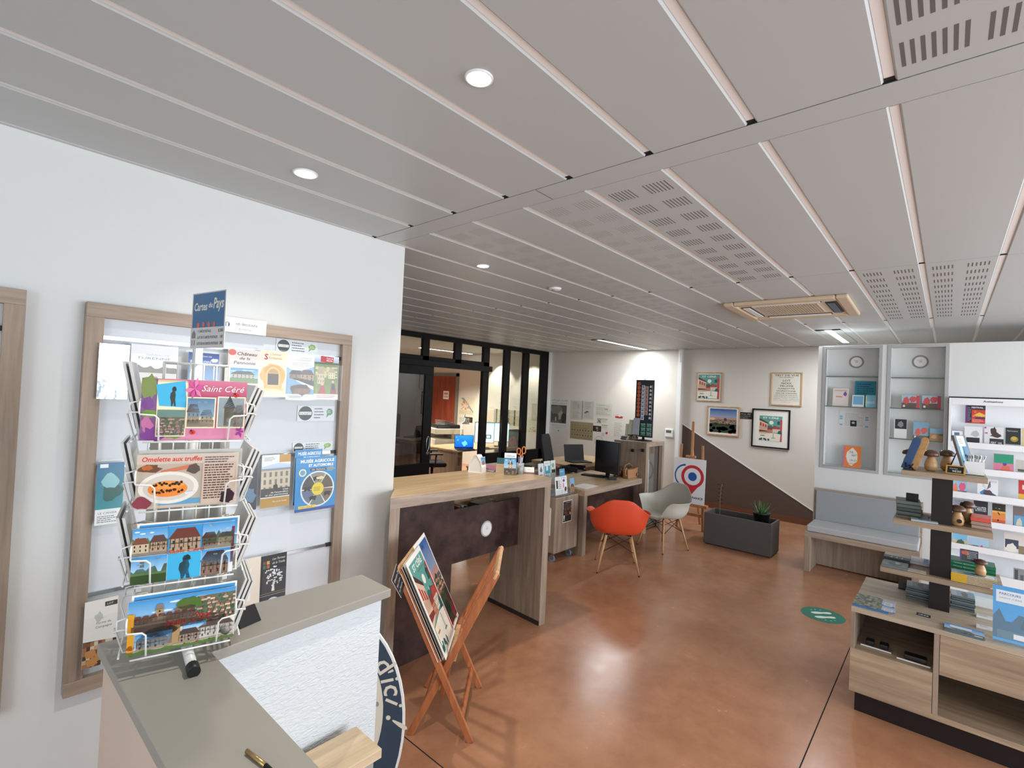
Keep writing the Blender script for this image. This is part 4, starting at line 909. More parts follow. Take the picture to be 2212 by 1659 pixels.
for i, (px, c, lb, h) in enumerate(((985, '#9c2c34', 'red booklet standing in the counter slot', .055), (992, '#5f9a94', 'teal booklet standing in the counter slot', .058), (1001, '#34406c', 'navy booklet standing in the counter slot', .05))):
    p = ony(px, 1090, 2.80); m_ = MB(); m_.box(-.012, .012, -.05, .05, 0, h); q = thing('booklet', lb, 'booklet', (p.x, 2.81, zs+.001)); m_.build('cover', mat('cover_'+c[1:], rgb(c), .35), q); m_ = MB(); m_.box(-.010, .010, -.048, .051, .002, h+.0005); m_.build('page_block', paper_side, q)
for i in range(3):
    p = ony(1040, 1080, 2.84); book('brochure_stack', 'dark brochure in the counter slot, %s of its stack' % ('bottom', 'middle', 'top')[i], p.x+.012*i, 2.85, zs+.001+.0125*i, .21, .12, .012, '#3a3e42', 'brochure', .05*i, 'dark brochures in the counter slot')

# things on the counter
p = onz(1036, 1021, CZ)
t = thing('tent_calendar', 'white folded tent calendar with town photo standing on the counter', 'calendar', (p.x, p.y+.03, CZ), radians(-72))
sh_ = Matrix.Rotation(radians(0), 4, 'Z')
m_ = MB()
prof = [(-.075+.020*0, 0), (-.07, .05), (-.035, .115), (0, .15), (.035, .115), (.06, .05), (.062, 0)]
pts = [(.066*cos(a)*1.0, 0) for a in ()]
arc = [(-.062, 0), (-.060, .05), (-.042, .10), (-.012, .145), (.012, .145), (.042, .10), (.060, .05), (.062, 0)]
for i in range(len(arc)-1):
    (a, b), (c, d_) = arc[i], arc[i+1]
    for Y in (-.04,): m_.poly([(a, -.042, b), (c, -.042, d_), (c, .042, d_), (a, .042, b)])
m_.box(-.062, .062, -.042, .042, 0, .002)
for Y in (-.034, .034): m_.poly([(a, Y, b) for a, b in arc])
m_.build('folded_card', paper, t, solid=.0012)
A = Art(.084, .125, .0005); A.rect(0, 0, 1, 1, '#e9ecee'); A.sky(.1, .5, .98, .95, 3); A.blob(.55, .6, .35, .14, '#9c7456', 4, 12, .3); A.lines(.1, .08, .5, .40, 5); A.noise(.6, .06, .92, .30, ('#2c2e30', '#e6e6e6'), 4, 3, 3); A.rect(.1, .84, .6, .98, '#3f9cc4')
A.f = A.f; put(A, 'calendar_print', None, None, frame((.0625, -.042, .006), (0, 1, 0), (-.13, 0, .98)), parent=t)
p = onz(1066, 1017, CZ)
for i in range(9):
    m_ = MB(); m_.box(-.075, .075, -.10, .10, 0, .0028); q = R
    tag(m_.build('magazine', mat(('mag_white', 'mag_grey', 'mag_pink')[i % 3], (rgb(232, 230, 228), rgb(170, 172, 178), rgb(190, 110, 140))[i % 3], .4), loc=(p.x+q.uniform(-.008, .008), p.y+.03+q.uniform(-.008, .008), CZ+.0035*i)), '%s magazine of the small pile on the counter beside the tent calendar' % ('lowest', 'second lowest', 'third lowest', 'fourth lowest', 'middle', 'fourth from top', 'third from top', 'second from top', 'topmost')[i], 'magazine', 'pile of magazines on the counter')

p = onz(1084, 1022, CZ)
t = thing('menu_stand', 'small wooden A-shaped card stand with a teal card on the counter', 'stand', (p.x, p.y+.02, CZ), radians(35))
m_ = MB(); m_.prism([(-.028, 0), (.028, 0), (.004, .075), (-.004, .075)], -.035, .035, Matrix(((1, 0, 0, 0), (0, 0, 1, 0), (0, 1, 0, 0), (0, 0, 0, 1)))); m_.build('wooden_wedge', oakw_y, t)
m_ = MB(); m_.box(-.002, .002, -.03, .03, .05, .125); m_.build('teal_card', mat('teal_card', rgb(60, 110, 116), .4), t)
def art_dord(A): A.rect(0, 0, 1, 1, '#e8ecef'); A.text('VALLÉE DE LA', .2, .9, .03, '#5d6670', width=.4); A.text('DORDOGNE', .15, .82, .06, '#3c4a58', width=.7, bold=.01); A.rect(0, .74, 1, .77, '#6b4c40'); A.sky(0, .3, 1, .74, 2); A.house(.3, .28, .75, .6, '#cfc6b4', '#5c4a48', wins=2); A.rect(.45, .5, .55, .68, '#cfc6b4'); A.shape(((.42, .66), (.58, .66), (.5, .74)), '#3f444c'); A.rect(0, 0, 1, .3, '#7a6450'); A.noise(0, .02, 1, .26, ('#5a4030', '#8a6a50', '#3b2e28'), 3, 6, 3)
def counter_holder(px0, px1, py0, py1, fn, label, hl, lean=8):
    a_ = onz(px0, py1, CZ); d_ = (a_.x**2+a_.y**2)**.5; w = (px1-px0)/FPX*(a_.dot(CF)+0-EYE*CF.z); h = (py1-py0)/FPX*(a_.x*CF.x+a_.y*CF.y)
    u = CR0; A = Art(w, h*.98, .006); fn(A)
    o = a_+Vector((0, 0, .004)); put(A, 'leaflet', label, 'leaflet', frame(o+Vector((CF.x, CF.y, 0))*.012, u, (CF.x*sin(radians(lean)), CF.y*sin(radians(lean)), cos(radians(lean)))), 'leaflets on the counter')
    t = thing('leaflet_holder', hl, 'leaflet holder', tuple(a_ + Vector((CR0.x*w/2+CF.x*.016, CR0.y*w/2+CF.y*.016, 0))), math.atan2(CR0.y, CR0.x))
    m_ = MB(); m_.box(-w/2-.004, w/2+.004, -.018, -.016, 0, h*.45); m_.build('front_panel', acryl, t); m_ = MB(); m_.box(-w/2-.004, w/2+.004, .024, .026, 0, h*1.0, Matrix.Rotation(radians(-lean), 4, 'X')); m_.build('rear_panel', acryl, t); m_ = MB(); m_.box(-w/2-.004, w/2+.004, -.018, .03, 0, .003); m_.build('floor_panel', acryl, t)
counter_holder(1088, 1114, 979, 1026, art_dord, 'white Dordogne leaflet with a church tower in the counter stand', 'clear holder with the Dordogne leaflet on the counter')
p = onz(1123, 1023, CZ)
t = thing('pen_cup', 'grey marbled round pen cup on the counter end', 'cup', (p.x, p.y, CZ))
m_ = MB(); m_.lathe([(.030, 0), (.032, .09), (.029, .09), (.027, .004), (.0001, .004)], n=24); m_.build('cup_body', mat('marbled_grey', rgb(196, 198, 200), .4, noise=((30, 30, 30), .15, rgb(120, 124, 130))), t)
cup = t.location.copy()
for i in range(5):
    m_ = MB(); x, y = .012*cos(i*1.3), .012*sin(i*1.3); m_.cyl((x*.6, y*.6, .008), (x*1.7, y*1.7, .135+.004*i), .0036, n=8); tag(m_.build('pen', mat(('pen_white', 'pen_grey', 'pen_violet')[i % 3], (rgb(230, 230, 232), rgb(180, 182, 186), rgb(130, 80, 140))[i % 3], .3), loc=cup), 'pen standing in the grey marbled cup under the scissors', 'pen', 'pens in the grey cup')
t = thing('scissors', 'orange-handled scissors standing in the pen cup', 'scissors', (cup.x+.004, cup.y, CZ+.02), math.atan2(CR0.y, CR0.x))
m_ = MB(); m_.prism([(-.006, .0), (.0, -.01), (.004, .0), (.007, .12), (-.003, .12)], -.001, .001, Matrix(((1, 0, 0, 0), (0, 0, 1, 0), (0, 1, 0, 0), (0, 0, 0, 1)))); m_.build('blade', chrome, t)
orng = mat('orange_handle', rgb(206, 116, 56), .35)
for sx, hx, hz, r1, r2 in ((-1, -.020, .165, .016, .026), (1, .022, .176, .015, .030)):
    m_ = MB(); m_.tube([(hx+r1*cos(a), -.002*sx, hz+r2*sin(a)) for a in [2*pi*k/18 for k in range(18)]], .0048, closed=True); m_.tube([(hx*.55, -.002*sx, hz-r2*.9), (0, 0, .115)], .0052); m_.build('handle', orng, t)
p = onz(1134, 1023, CZ)
t = thing('business_card_holder', 'small clear holder of white business cards at the counter end', 'card holder', (p.x+.03, p.y-.02, CZ), math.atan2(CR0.y, CR0.x))
m_ = MB(); m_.box(-.05, .05, -.018, .018, 0, .004); m_.box(-.05, .05, -.020, -.018, 0, .022); m_.box(-.05, .05, .012, .014, 0, .05); m_.build('holder_body', acryl, t)
A = Art(.085, .05, .010); A.text('Office', .3, .5, .14, '#8a8f96', width=.35); A.rect(0, 0, 1, .16, '#c27a86'); put(A, 'card_stack', None, None, fy((-.043, -.004, .005), radians(12)), parent=t)

# ------------------------------------------------------------------ rolling leaflet cart beside the desk
t = thing('rolling_cart', 'oak pedestal on casters with rounded edges between counter and desk', 'pedestal', (4.70, 3.42, 0))
m_ = MB(); m_.box(-.235, .215, -.22, .22, .105, .725); m_.build('cabinet_body', oak_z, t, bevel=.018, seg=4)
m_ = MB(); m_.box(-.225, .205, -.21, .21, .725, .732); m_.build('top_liner', chrome, t)
for sx in (-.17, .15):
    for sy in (-.16, .16):
        m_ = MB(); m_.cyl((sx, sy, .07), (sx, sy, .105), .012, n=10); m_.box(sx-.016, sx-.012, sy-.01, sy+.03, .03, .08); m_.box(sx+.012, sx+.016, sy-.01, sy+.03, .03, .08)
        cs = m_.build('caster', chrome, t); m_ = MB(); m_.cyl((sx-.011, sy+.012, .036), (sx+.011, sy+.012, .036), .036, n=20); m_.build('wheel', mat('pale_blue_wheel', rgb(120, 150, 168), .4), cs)
A = Art(.175, .245, .0012, '#d8d6d2'); A.rect(.04, .04, .96, .96, '#2a2422'); A.noise(.06, .3, .94, .86, ('#3a2c28', '#5c4034', '#2a2222', '#74503c', '#454448'), 5, 9, 9); A.text("COQUELICONTES", .9, .89, .03, '#dcdcdc', 'r', width=.6); A.disc(.82, .38, .09, '#d88a6c'); A.rect(.08, .10, .24, .34, '#d8d6c8'); A.rect(.1, .12, .22, .2, '#7a9a5c')
p = ony(1217, 1083, 3.196)
put(A, 'poster', 'dark photo poster with white border stuck on the rolling cart', 'poster', fy((p.x, 3.197, p.z-.245)), m=print_m)
for i in range(4):
    m_ = MB(); m_.box(-.0012, .0012, -.10, .10, 0, .30); tag(m_.build('paper_sheet', paper, loc=(4.462-.004*i, 3.36+.01*i, .30+.01*i)), 'white paper sheet hanging at the left side of the rolling cart', 'paper', 'sheets beside the rolling cart')
t = thing('leaflet_rack', 'tiered clear leaflet rack on top of the rolling cart', 'leaflet rack', (4.69, 3.38, .733))
for k, (y, z0, h) in enumerate(((-.15, 0, .13), (-.03, .06, .17), (.09, .13, .17))):
    m_ = MB(); m_.box(-.20, .20, y-.012, y-.010, z0, z0+h*.5); m_.build('front_lip', acryl, t); m_ = MB(); m_.box(-.20, .20, y+.03, y+.032, 0, z0+h, None); m_.build('back_panel', acryl, t)
m_ = MB(); m_.box(-.20, .20, -.165, .125, 0, .004); m_.build('base_plate', acryl, t)
def art_w1(A): A.rect(0, 0, 1, 1, '#e6eaee'); A.shape(((.25, .6), (.5, .85), (.75, .6), (.6, .5), (.4, .5)), '#6d7684'); A.lines(.2, .1, .8, .4, 3)
def art_w2(A): A.rect(0, 0, 1, 1, '#e6ebec'); A.rect(.08, .35, .92, .75, '#3f9fb6'); A.rect(.3, .5, .6, .8, '#e6ebec'); A.lines(.1, .1, .9, .3, 3); A.text('Visite', .2, .85, .05, '#5c6870', width=.5)
def art_w3(A): A.rect(0, 0, 1, 1, '#e8ece8'); A.blob(.5, .75, .3, .12, '#88b49c', 3, 12, .4); A.rect(.1, .35, .9, .52, '#3b3f40')
def art_w4(A): A.rect(0, 0, 1, 1, '#5c9cc8'); A.rect(0, .2, 1, .5, '#86bfe6'); A.lines(.1, .8, .8, .9, 2, '#e6f0f6')
def art_w5(A): A.rect(0, 0, 1, 1, '#eceeee'); A.rect(.15, .35, .4, .8, '#2c3432'); A.lines(.5, .3, .9, .8, 5)
def art_w6(A): A.rect(0, 0, 1, 1, '#eef0f2'); A.blob(.4, .75, .2, .08, '#6a4a9a', 3); A.blob(.3, .5, .1, .16, '#d87a8a', 4); A.blob(.65, .25, .2, .14, '#5c4438', 5); A.text('Fête', .2, .88, .07, '#6a4a9a', width=.5)
def art_w7(A): A.rect(0, 0, 1, 1, '#7fb4dc'); A.rect(0, 0, 1, .4, '#a87c58'); A.house(.1, .1, .9, .6, '#b48c64', '#6c4838')
def art_w8(A): A.rect(0, 0, 1, 1, '#c9a684'); A.noise(0, 0, 1, .75, ('#8a5c3c', '#b4835a', '#d8bc98', '#6a4834'), 2, 7, 6)
for lb, x, tr, w, h, fn in (('white leaflet with a grey roof logo at the left of the cart rack', -.195, 2, .10, .20, art_w1), ('white and turquoise leaflet in the middle of the cart rack', -.085, 2, .12, .22, art_w2), ('white leaflet with a green drawing at the back of the cart rack', .045, 2, .09, .22, art_w3),
        ('grey white leaflet with a dark picture, front row of the cart rack', -.19, 0, .12, .20, art_w5), ('white leaflet with violet and pink figures in the cart rack front row', -.065, 0, .10, .20, art_w6), ('sky blue leaflet at the right of the cart rack', .06, 1, .10, .20, art_w4), ('blue leaflet with a brown house in the cart rack', .10, 0, .08, .16, art_w7)):
    A = Art(w, h, .004); fn(A); y, z0 = ((-.15, .006), (-.03, .06), (.09, .125))[tr]
    put(A, 'leaflet', lb, 'leaflet', fy((4.69+x, 3.38+y+.004, .735+z0), radians(7)), 'leaflets in the cart rack')

# ------------------------------------------------------------------ advisor's desk
t = thing('desk', 'oak advisor desk with thick edges and a dark front panel', 'desk', (5.7, 3.55, 0))
m_ = MB(); m_.box(-.755, .69, -.40, .42, .69, .76); m_.build('desk_top', oakw_x, t, bevel=.0015)
m_ = MB(); m_.box(-.756, .69, -.4025, -.400, .689, .759); m_.build('front_edge_band', oak_x, t)
m_ = MB(); m_.box(-.755, -.685, -.40, .42, 0, .69); m_.build('end_panel', oak_z, t)
m_ = MB(); m_.box(-.685, .69, -.28, -.26, .18, .69); m_.build('front_panel', rust, t)
t = thing('desk', 'lower oak side desk behind the advisor chair, carrying the laptop', 'desk', (7.10, 4.55, 0))
m_ = MB(); m_.box(-.85, .55, -.30, .45, .74, .80); m_.build('desk_top', oakw_x, t, bevel=.0015); m_ = MB(); m_.box(-.85, -.79, -.30, .45, 0, .74); m_.build('end_panel', oak_z, t); m_ = MB(); m_.box(.49, .55, -.30, .45, 0, .74); m_.build('end_panel', oak_z, t)
t = thing('side_cabinet', 'low oak cabinet behind the counter end with papers on it', 'cabinet', (5.35, 4.85, 0))
m_ = MB(); m_.box(-.30, .45, -.40, .38, 0, .74); m_.build('cabinet_body', oak_z, t); m_ = MB(); m_.box(-.31, .46, -.41, .39, .74, .765); m_.build('cabinet_top', oakw_x, t, bevel=.001)
p = onz(1170, 1009, .765); m_ = MB(); m_.lathe([(.028, 0), (.036, .10), (.034, .10), (.026, .004), (.0001, .004)], n=20); tag(m_.build('plastic_cup', glassy('frosted_plastic', (.86, .88, .88, 1), .2, .3), loc=(p.x, p.y, .766)), 'frosted plastic cup on the low cabinet behind the counter', 'cup')
p = onz(1190, 1008, .765); book('folder', 'white folder with a rust red spine lying on the low cabinet', p.x, p.y+.03, .766, .22, .30, .02, '#a85a34', 'folder', .4)
p = onz(1153, 1008, .765); book('binder', 'dark binder lying on the low cabinet behind the pen cup', p.x, p.y+.05, .766, .28, .22, .03, '#30302f', 'binder', .1)
def monitor(name, label, x, y, z, rz_, w, h, lit=None, stand=.10, cat='monitor', bezel=black_pl):
    t = thing(name, label, cat, (x, y, z), rz_)
    m_ = MB(); m_.box(-w/2, w/2, -.015, .015, stand, stand+h); m_.build('screen_housing', bezel, t, bevel=.003)
    if lit:
        A = Art(w-.02, h-.02, .001); lit(A); put(A, 'screen', None, None, fy((-w/2+.01, -.0165, stand+.01)), parent=t, m=screen_m)
    else:
        m_ = MB(); m_.box(-w/2+.01, w/2-.01, -.0165, -.015, stand+.01, stand+h-.01); m_.build('screen', mat('dark_screen', rgb(14, 16, 20), .15), t)
    m_ = MB(); m_.box(-.03, .03, .012, .03, .0, stand+h*.5); m_.build('stand_neck', black_pl, t); m_ = MB(); m_.box(-.11, .11, -.07, .10, 0, .012); m_.build('stand_foot', black_pl, t, bevel=.003)
    return t
monitor('monitor', 'black flat monitor turned aside on the advisor desk', 6.07, 3.52, .76, radians(-100), .42, .44, stand=.05)
t = thing('laptop', 'open black laptop on the side desk behind the monitor', 'laptop', (6.72, 4.42, .80), radians(-25))
m_ = MB(); m_.box(-.18, .18, -.13, .12, 0, .018); m_.build('keyboard_base', black_pl, t, bevel=.003); m_ = MB(); m_.box(-.18, .18, -.004, .004, 0, .25, Matrix.Translation((0, .12, .018)) @ Matrix.Rotation(radians(-12), 4, 'X')); m_.build('lid', black_pl, t)
p = onz(1290, 1030, .76); t = thing('keyboard', 'black keyboard at the far edge of the advisor desk', 'keyboard', (p.x, p.y+.06, .76), radians(100)); m_ = MB(); m_.box(-.16, .16, -.06, .06, 0, .018); m_.build('body', black_pl, t, bevel=.003)
m_ = MB()
for i in range(12):
    for j in range(4): m_.box(-.15+i*.025, -.129+i*.025, -.05+j*.025, -.029+j*.025, .018, .022)
m_.build('keys', mat('dark_key', rgb(34, 34, 37), .5), t)
p = onz(1322, 1036, .76); t = thing('telephone', 'small black desk telephone before the monitor', 'telephone', (p.x, p.y, .76), radians(40)); m_ = MB(); m_.prism([(-.05, 0), (.05, 0), (.05, .02), (-.05, .045)], -.05, .05, Matrix(((1, 0, 0, 0), (0, 0, 1, 0), (0, 1, 0, 0), (0, 0, 0, 1)))); m_.build('base', black_pl, t); m_ = MB(); m_.box(-.045, .045, -.047, -.025, .035, .055); m_.build('handset', black_pl, t, bevel=.006); m_ = MB(); 
for i in range(3):
    for j in range(3): m_.box(-.02+i*.02, -.008+i*.02, 0+j*.014, .009+j*.014, .028, .036)
m_.build('keypad', grey_fr, t)
p = onz(1278, 1050, .76); A = Art(.30, .21, .001); A.lines(.1, .2, .9, .9, 8, '#c0c0bc'); put(A, 'paper_sheet', 'white paper sheet lying at the near end of the advisor desk', 'paper', flat((p.x-.22, p.y-.07, .7615), .05), m=print_m)
p = onz(1237, 1019, .76); t = thing('desk_organiser', 'black document tray on the far desk edge beside the office chair', 'tray', (p.x+.1, p.y+.05, .74), .2)
m_ = MB(); m_.box(-.16, .16, -.12, .12, .02, .03); m_.box(-.16, -.15, -.12, .12, .02, .09); m_.box(.15, .16, -.12, .12, .02, .09); m_.box(-.16, .16, .11, .12, .02, .09); m_.build('tray_body', black_pl, t)
p = onz(1252, 1015, .76); m_ = MB(); m_.lathe([(.033, 0), (.030, .02), (.018, .034), (.0001, .038)], n=18); tag(m_.build('computer_mouse', black_pl, loc=(p.x, p.y-.08, .7602)), 'black computer mouse on the advisor desk', 'mouse')
p = onz(1372, 1033, .76)
t = thing('handbag', 'tan cork handbag with a looped handle standing on the advisor desk', 'handbag', (p.x-.035, p.y+.06, .76), radians(-8))
m_ = MB(); m_.prism([(-.10, 0), (.10, 0), (.125, .15), (.03, .125), (-.115, .12)], -.045, .045, Matrix(((1, 0, 0, 0), (0, 0, 1, 0), (0, 1, 0, 0), (0, 0, 0, 1)))); m_.build('bag_body', leather, t, bevel=.008)
m_ = MB(); m_.tube([(-.11, -.02, .04), (-.15, -.03, .05), (-.165, -.035, .10), (-.14, -.03, .14), (-.10, -.01, .14)], .008); m_.tube([(-.1, .03, .12), (-.05, .05, .17), (.05, .05, .19), (.10, .03, .14)], .006); m_.build('handle', leather, t)
m_ = MB(); m_.lathe([(.012, 0), (.016, .03), (.006, .04)], c=(.085, -.055, .03), n=12); m_.build('tassel', mat('rose_tassel', rgb(150, 90, 84), .5), t)
m_ = MB(); m_.lathe([(.03, 0), (.042, .03), (.04, .10), (.015, .125), (.015, .14)], n=20); tag(m_.build('copper_teapot', mat('copper_glaze', rgb(140, 100, 76), .12, metal=.6), loc=(p.x-.02, p.y+.22, .76)), 'shiny brown copper jug behind the handbag', 'jug')

# office chairs: five-star base, seat, mesh back
def office_chair(label, x, y, rz_, back_h=.62, arms=True, lean=6):
    t = thing('office_chair', label, 'office chair', (x, y, 0), rz_)
    m_ = MB(); m_.box(-.24, .24, -.23, .23, .45, .53); m_.build('seat', black_fab, t, bevel=.035, seg=4)
    m_ = MB()
    hh = .60+back_h
    m_.prism([(-.20, .60), (.20, .60), (.19, hh-.06), (.15, hh), (-.15, hh), (-.19, hh-.06)], -.02, .02, Matrix.Translation((0, -.24, .6)) @ Matrix.Rotation(radians(lean), 4, 'X') @ Matrix(((1, 0, 0, 0), (0, 0, -1, 0), (0, 1, 0, -.6), (0, 0, 0, 1)))); m_.build('backrest', black_fab, t, bevel=.012)
    m_ = MB(); m_.tube([(0, -.1, .44), (0, -.27, .46), (0, -.29, .62), (0, -.27, .9)], .02); m_.build('back_support', black_pl, t)
    if arms:
        for s in (-1, 1):
            m_ = MB(); m_.tube([(s*.2, 0, .45), (s*.28, .0, .47), (s*.28, .02, .68)], .016); ar = m_.build('armrest_post', black_pl, t); m_ = MB(); m_.box(s*.28-.04, s*.28+.04, -.12, .14, .68, .71); m_.build('armrest_pad', black_pl, ar, bevel=.01)
    m_ = MB(); m_.cyl((0, 0, .10), (0, 0, .45), .025); m_.build('gas_column', dark_metal, t)
    for k in range(5):
        a = 2*pi*k/5+.3; m_ = MB(); m_.beam((0, 0, .11), (.29*cos(a), .29*sin(a), .075), .035, .022); bl = m_.build('base_arm', black_pl, t)
        m_ = MB(); c_, s_ = cos(a+pi/2), sin(a+pi/2); m_.cyl((.29*cos(a)-c_*.022, .29*sin(a)-s_*.022, .03), (.29*cos(a)+c_*.022, .29*sin(a)+s_*.022, .03), .03, n=16); m_.build('caster', black_pl, bl)
    return t
office_chair('black office chair with a tall mesh back behind the advisor desk', 6.02, 4.14, radians(-163), .68, False, 12)

# ------------------------------------------------------------------ oak cabinet with display tower
t = thing('tall_cabinet', 'tall oak cabinet with two black square knobs and an open framed front', 'cabinet', (6.69, 3.36, 0))
m_ = MB(); m_.box(-.29, -.26, -.25, .25, 0, 1.25); m_.build('side_panel', oak_z, t)
m_ = MB(); m_.box(-.26, -.20, -.25, -.20, 0, 1.19); m_.box(.23, .29, -.25, -.20, 0, 1.19); m_.build('front_stile', oak_z, t)
m_ = MB(); m_.box(-.26, .29, -.25, .25, 1.19, 1.25); m_.build('cabinet_top', oak_y, t, bevel=.001)
m_ = MB(); m_.box(-.26, .29, .23, .25, 0, 1.19); m_.box(.26, .29, -.20, .23, 0, 1.19); m_.build('back_panel', oak_z, t)
m_ = MB(); m_.box(-.20, .23, -.19, -.18, 0.02, 1.18); m_.build('mirror_front', mat('dim_mirror', rgb(150, 146, 138), .12, metal=.75), t)
for px in (1367, 1389):
    p = onx(px, 973, 6.395); m_ = MB(); m_.box(-.315, -.29, p.y-3.36-.02, p.y-3.36+.02, p.z-.02, p.z+.02); m_.build('knob', black_pl, t, bevel=.004)
A = Art(.10, .55, .002); A.rect(0, 0, 1, 1, '#c4ccd2'); A.ring(.9, .5, .5, .9, '#98a8b4', 90, 270); A.text('12', .3, .88, .03, '#2a2c30', width=.3)
put(A, 'poster', 'tall narrow pale blue poster standing inside the framed cabinet front', 'poster', fy((6.50, 3.155, .45)), m=print_m)
# magnet tower
t = thing('magnet_display', 'tall dark panel display tower on a round base, on the oak cabinet', 'display stand', (6.72, 3.32, 1.25))
TB = fx((6.70, 3.455, 1.30)); TWD, THT = .275, .83
m_ = MB(); m_.box(-.012, .012, -.138, .138, .05, .88); m_.build('panel', mat('petrol_panel', rgb(44, 54, 64), .4), t)
m_ = MB(); m_.lathe([(.125, 0), (.125, .008), (.02, .018), (.016, .055)], n=32); m_.build('round_base', black_pl, t)
m_ = MB(); m_.tube([(0, 0, .88), (0, .02, .90), (0, .03, .895)], .004); m_.build('hanging_clip', black_pl, t)
MG = 'souvenir magnets on the display tower'
def magnet(cx, cy, kind, label):
    w = .052; x0, y0 = cx*TWD, cy*THT
    if kind == 'round':
        m_ = MB(); m_.prism([(w*.52*cos(a), w*.52*sin(a)) for a in [2*pi*k/18 for k in range(18)]], 0, .006); o = m_.build('magnet', mat('terracotta_magnet', rgb(190, 96, 60), .5), mw=TB @ Matrix.Translation((x0, y0, .0)))
        o.matrix_world = TB @ Matrix.Translation((x0, y0, .009)); tag(o, label, 'magnet', MG); return
    A = Art(w*(1.3 if kind == 'green' else .95), w*(1.0 if kind != 'pink' else 1.1), .005)
    if kind == 'sea': A.rect(0, 0, 1, 1, '#dfe6ea'); A.rect(.1, .5, .9, .9, '#8ab4d2'); A.rect(.2, .3, .8, .5, '#4a4c50')
    elif kind == 'pink': A.rect(0, 0, 1, 1, '#c9a8a4'); A.blob(.5, .6, .25, .2, '#a4646c', 3); A.rect(.25, .1, .75, .35, '#7c5c50')
    elif kind == 'white': A.rect(0, 0, 1, 1, '#2c2c30'); A.blob(.5, .55, .36, .36, '#d8e2ec', 4, 12, .2); A.blob(.7, .2, .2, .12, '#17181a', 2)
    else: A.rect(0, 0, 1, 1, '#3c8a5c', '#7ab4b0'); A.hills(0, .3, 1, .7, '#2c5c48', 3); A.lines(.15, .3, .85, .6, 2, '#d0e4dc')
    put(A, 'magnet', label, 'magnet', TB @ Matrix.Translation((x0-A.w/2, y0-A.h/2, .014)), MG)
ORD = ('topmost', 'second', 'third', 'fourth', 'fifth', 'sixth', 'seventh', 'eighth', 'ninth')
for r in range(9): magnet(.20, .93-.068*r, 'round', '%s round terracotta magnet from the top of the display tower left column' % ORD[r])
for r in range(9): magnet(.44, .875-.068*r, 'sea', '%s square pale seaside magnet from the top in the tower second column' % ORD[r])
for r in range(7): magnet(.64, .855-.072*r, 'pink', '%s small pink house magnet from the top in the tower third column' % ORD[r])
for r in range(9): magnet(.86, .88-.068*r, 'white', '%s white shield shaped magnet from the top in the tower right column' % ORD[r])
for r in range(3):
    for c in range(3): magnet(.17+.33*c, .21-.075*r, 'green', 'green landscape magnet in the tower lower block, %s row, %s' % (('top', 'middle', 'bottom')[r], ('left', 'centre', 'right')[c]))
# papers and books beside the tower
for i, (px0, px1, py0, py1, c, lb) in enumerate(((1366, 1378, 902, 946, '#b4b6c0', 'pale grey leaflet leaning beside the display tower'), (1357, 1367, 906, 944, '#c9cdb8', 'greenish leaflet standing on the oak cabinet'), (1350, 1358, 915, 944, '#d6d8c4', 'leftmost pale leaflet standing on the oak cabinet'))):
    a_ = onx(px0, py0, 6.62+.02*i); b_ = onx(px1, py1, 6.62+.02*i); A = Art(a_.y-b_.y, a_.z-1.252, .004, c); A.rect(0, 0, 1, .25, '#3a3632'); A.noise(0, .02, 1, .22, ('#3a3632', '#8a7a6a', '#5c5048'), i, 5, 3); put(A, 'leaflet', lb, 'leaflet', fx((6.62+.02*i, a_.y, 1.252), radians(8)), 'leaflets on the oak cabinet')
for i, c in enumerate(('#4c3a36', '#8c8a86', '#3a3432', '#a8a49c')): book('book', '%s book in the small pile on the oak cabinet' % ('lowest dark brown', 'second lowest grey', 'third dark', 'top light grey')[i], 6.62, 3.545, 1.2515+.014*i, .16, .09, .013, c, rot=.08*i, grp='books on the oak cabinet')

# ------------------------------------------------------------------ papers pinned on the back wall
BX = 8.818
WG = 'papers pinned to the back wall'
def wallpaper_(x0, y0, x1, y1, fn, label, name='poster', cat='poster', X=BX, tk=.001, grp=WG, m=None):
    a_, b_ = onx(x0, y0, X), onx(x1, y1, X); w = a_.y-b_.y; h = (a_.z-b_.z); A = Art(w, h, tk); fn(A)
    return put(A, name, label, cat, fx((X, a_.y, b_.z)), grp, m or print_m)
def ap_atelier(A):
    A.rect(0, 0, 1, 1, '#d6d8d2'); A.text('ATELIER-MUSÉE', .5, .91, .045, '#8a8e8c', 'c', width=.8); A.text('JEAN LURÇAT', .5, .83, .045, '#8a8e8c', 'c', width=.74); A.rect(.08, .28, .86, .80, '#55554f'); A.blob(.4, .65, .3, .13, '#77766c', 3); A.blob(.6, .5, .18, .12, '#a39a88', 4, 12, .4); A.blob(.72, .42, .12, .16, '#33352f', 5); A.rect(.12, .28, .5, .34, '#6a6a70'); A.rect(.3, .33, .37, .45, '#a8a69a')
    A.text('SAINT-LAURENT-LES-TOURS', .12, .20, .03, '#a6a9a4', width=.74); A.text("SAINT-CÉRÉ LOT", .3, .13, .03, '#a6a9a4', width=.4); A.blob(.5, .06, .02, .03, '#4a4a46', 2)
def ap_sheet(seed, red=False):
    def f(A): A.rect(0, 0, 1, 1, '#c2c3bb'); A.lines(.2, .55, .8, .95, 9, '#8f9088', random.Random(seed)); A.lines(.2, .08, .8, .45, 8, '#96978f', random.Random(seed+1)); (A.blob(.45, .42, .14, .03, '#3a2c28', 3), A.blob(.3, .36, .12, .03, '#8a3a30', 4)) if red else A.rect(.6, .6, .75, .8, '#a9aaa2')
    return f
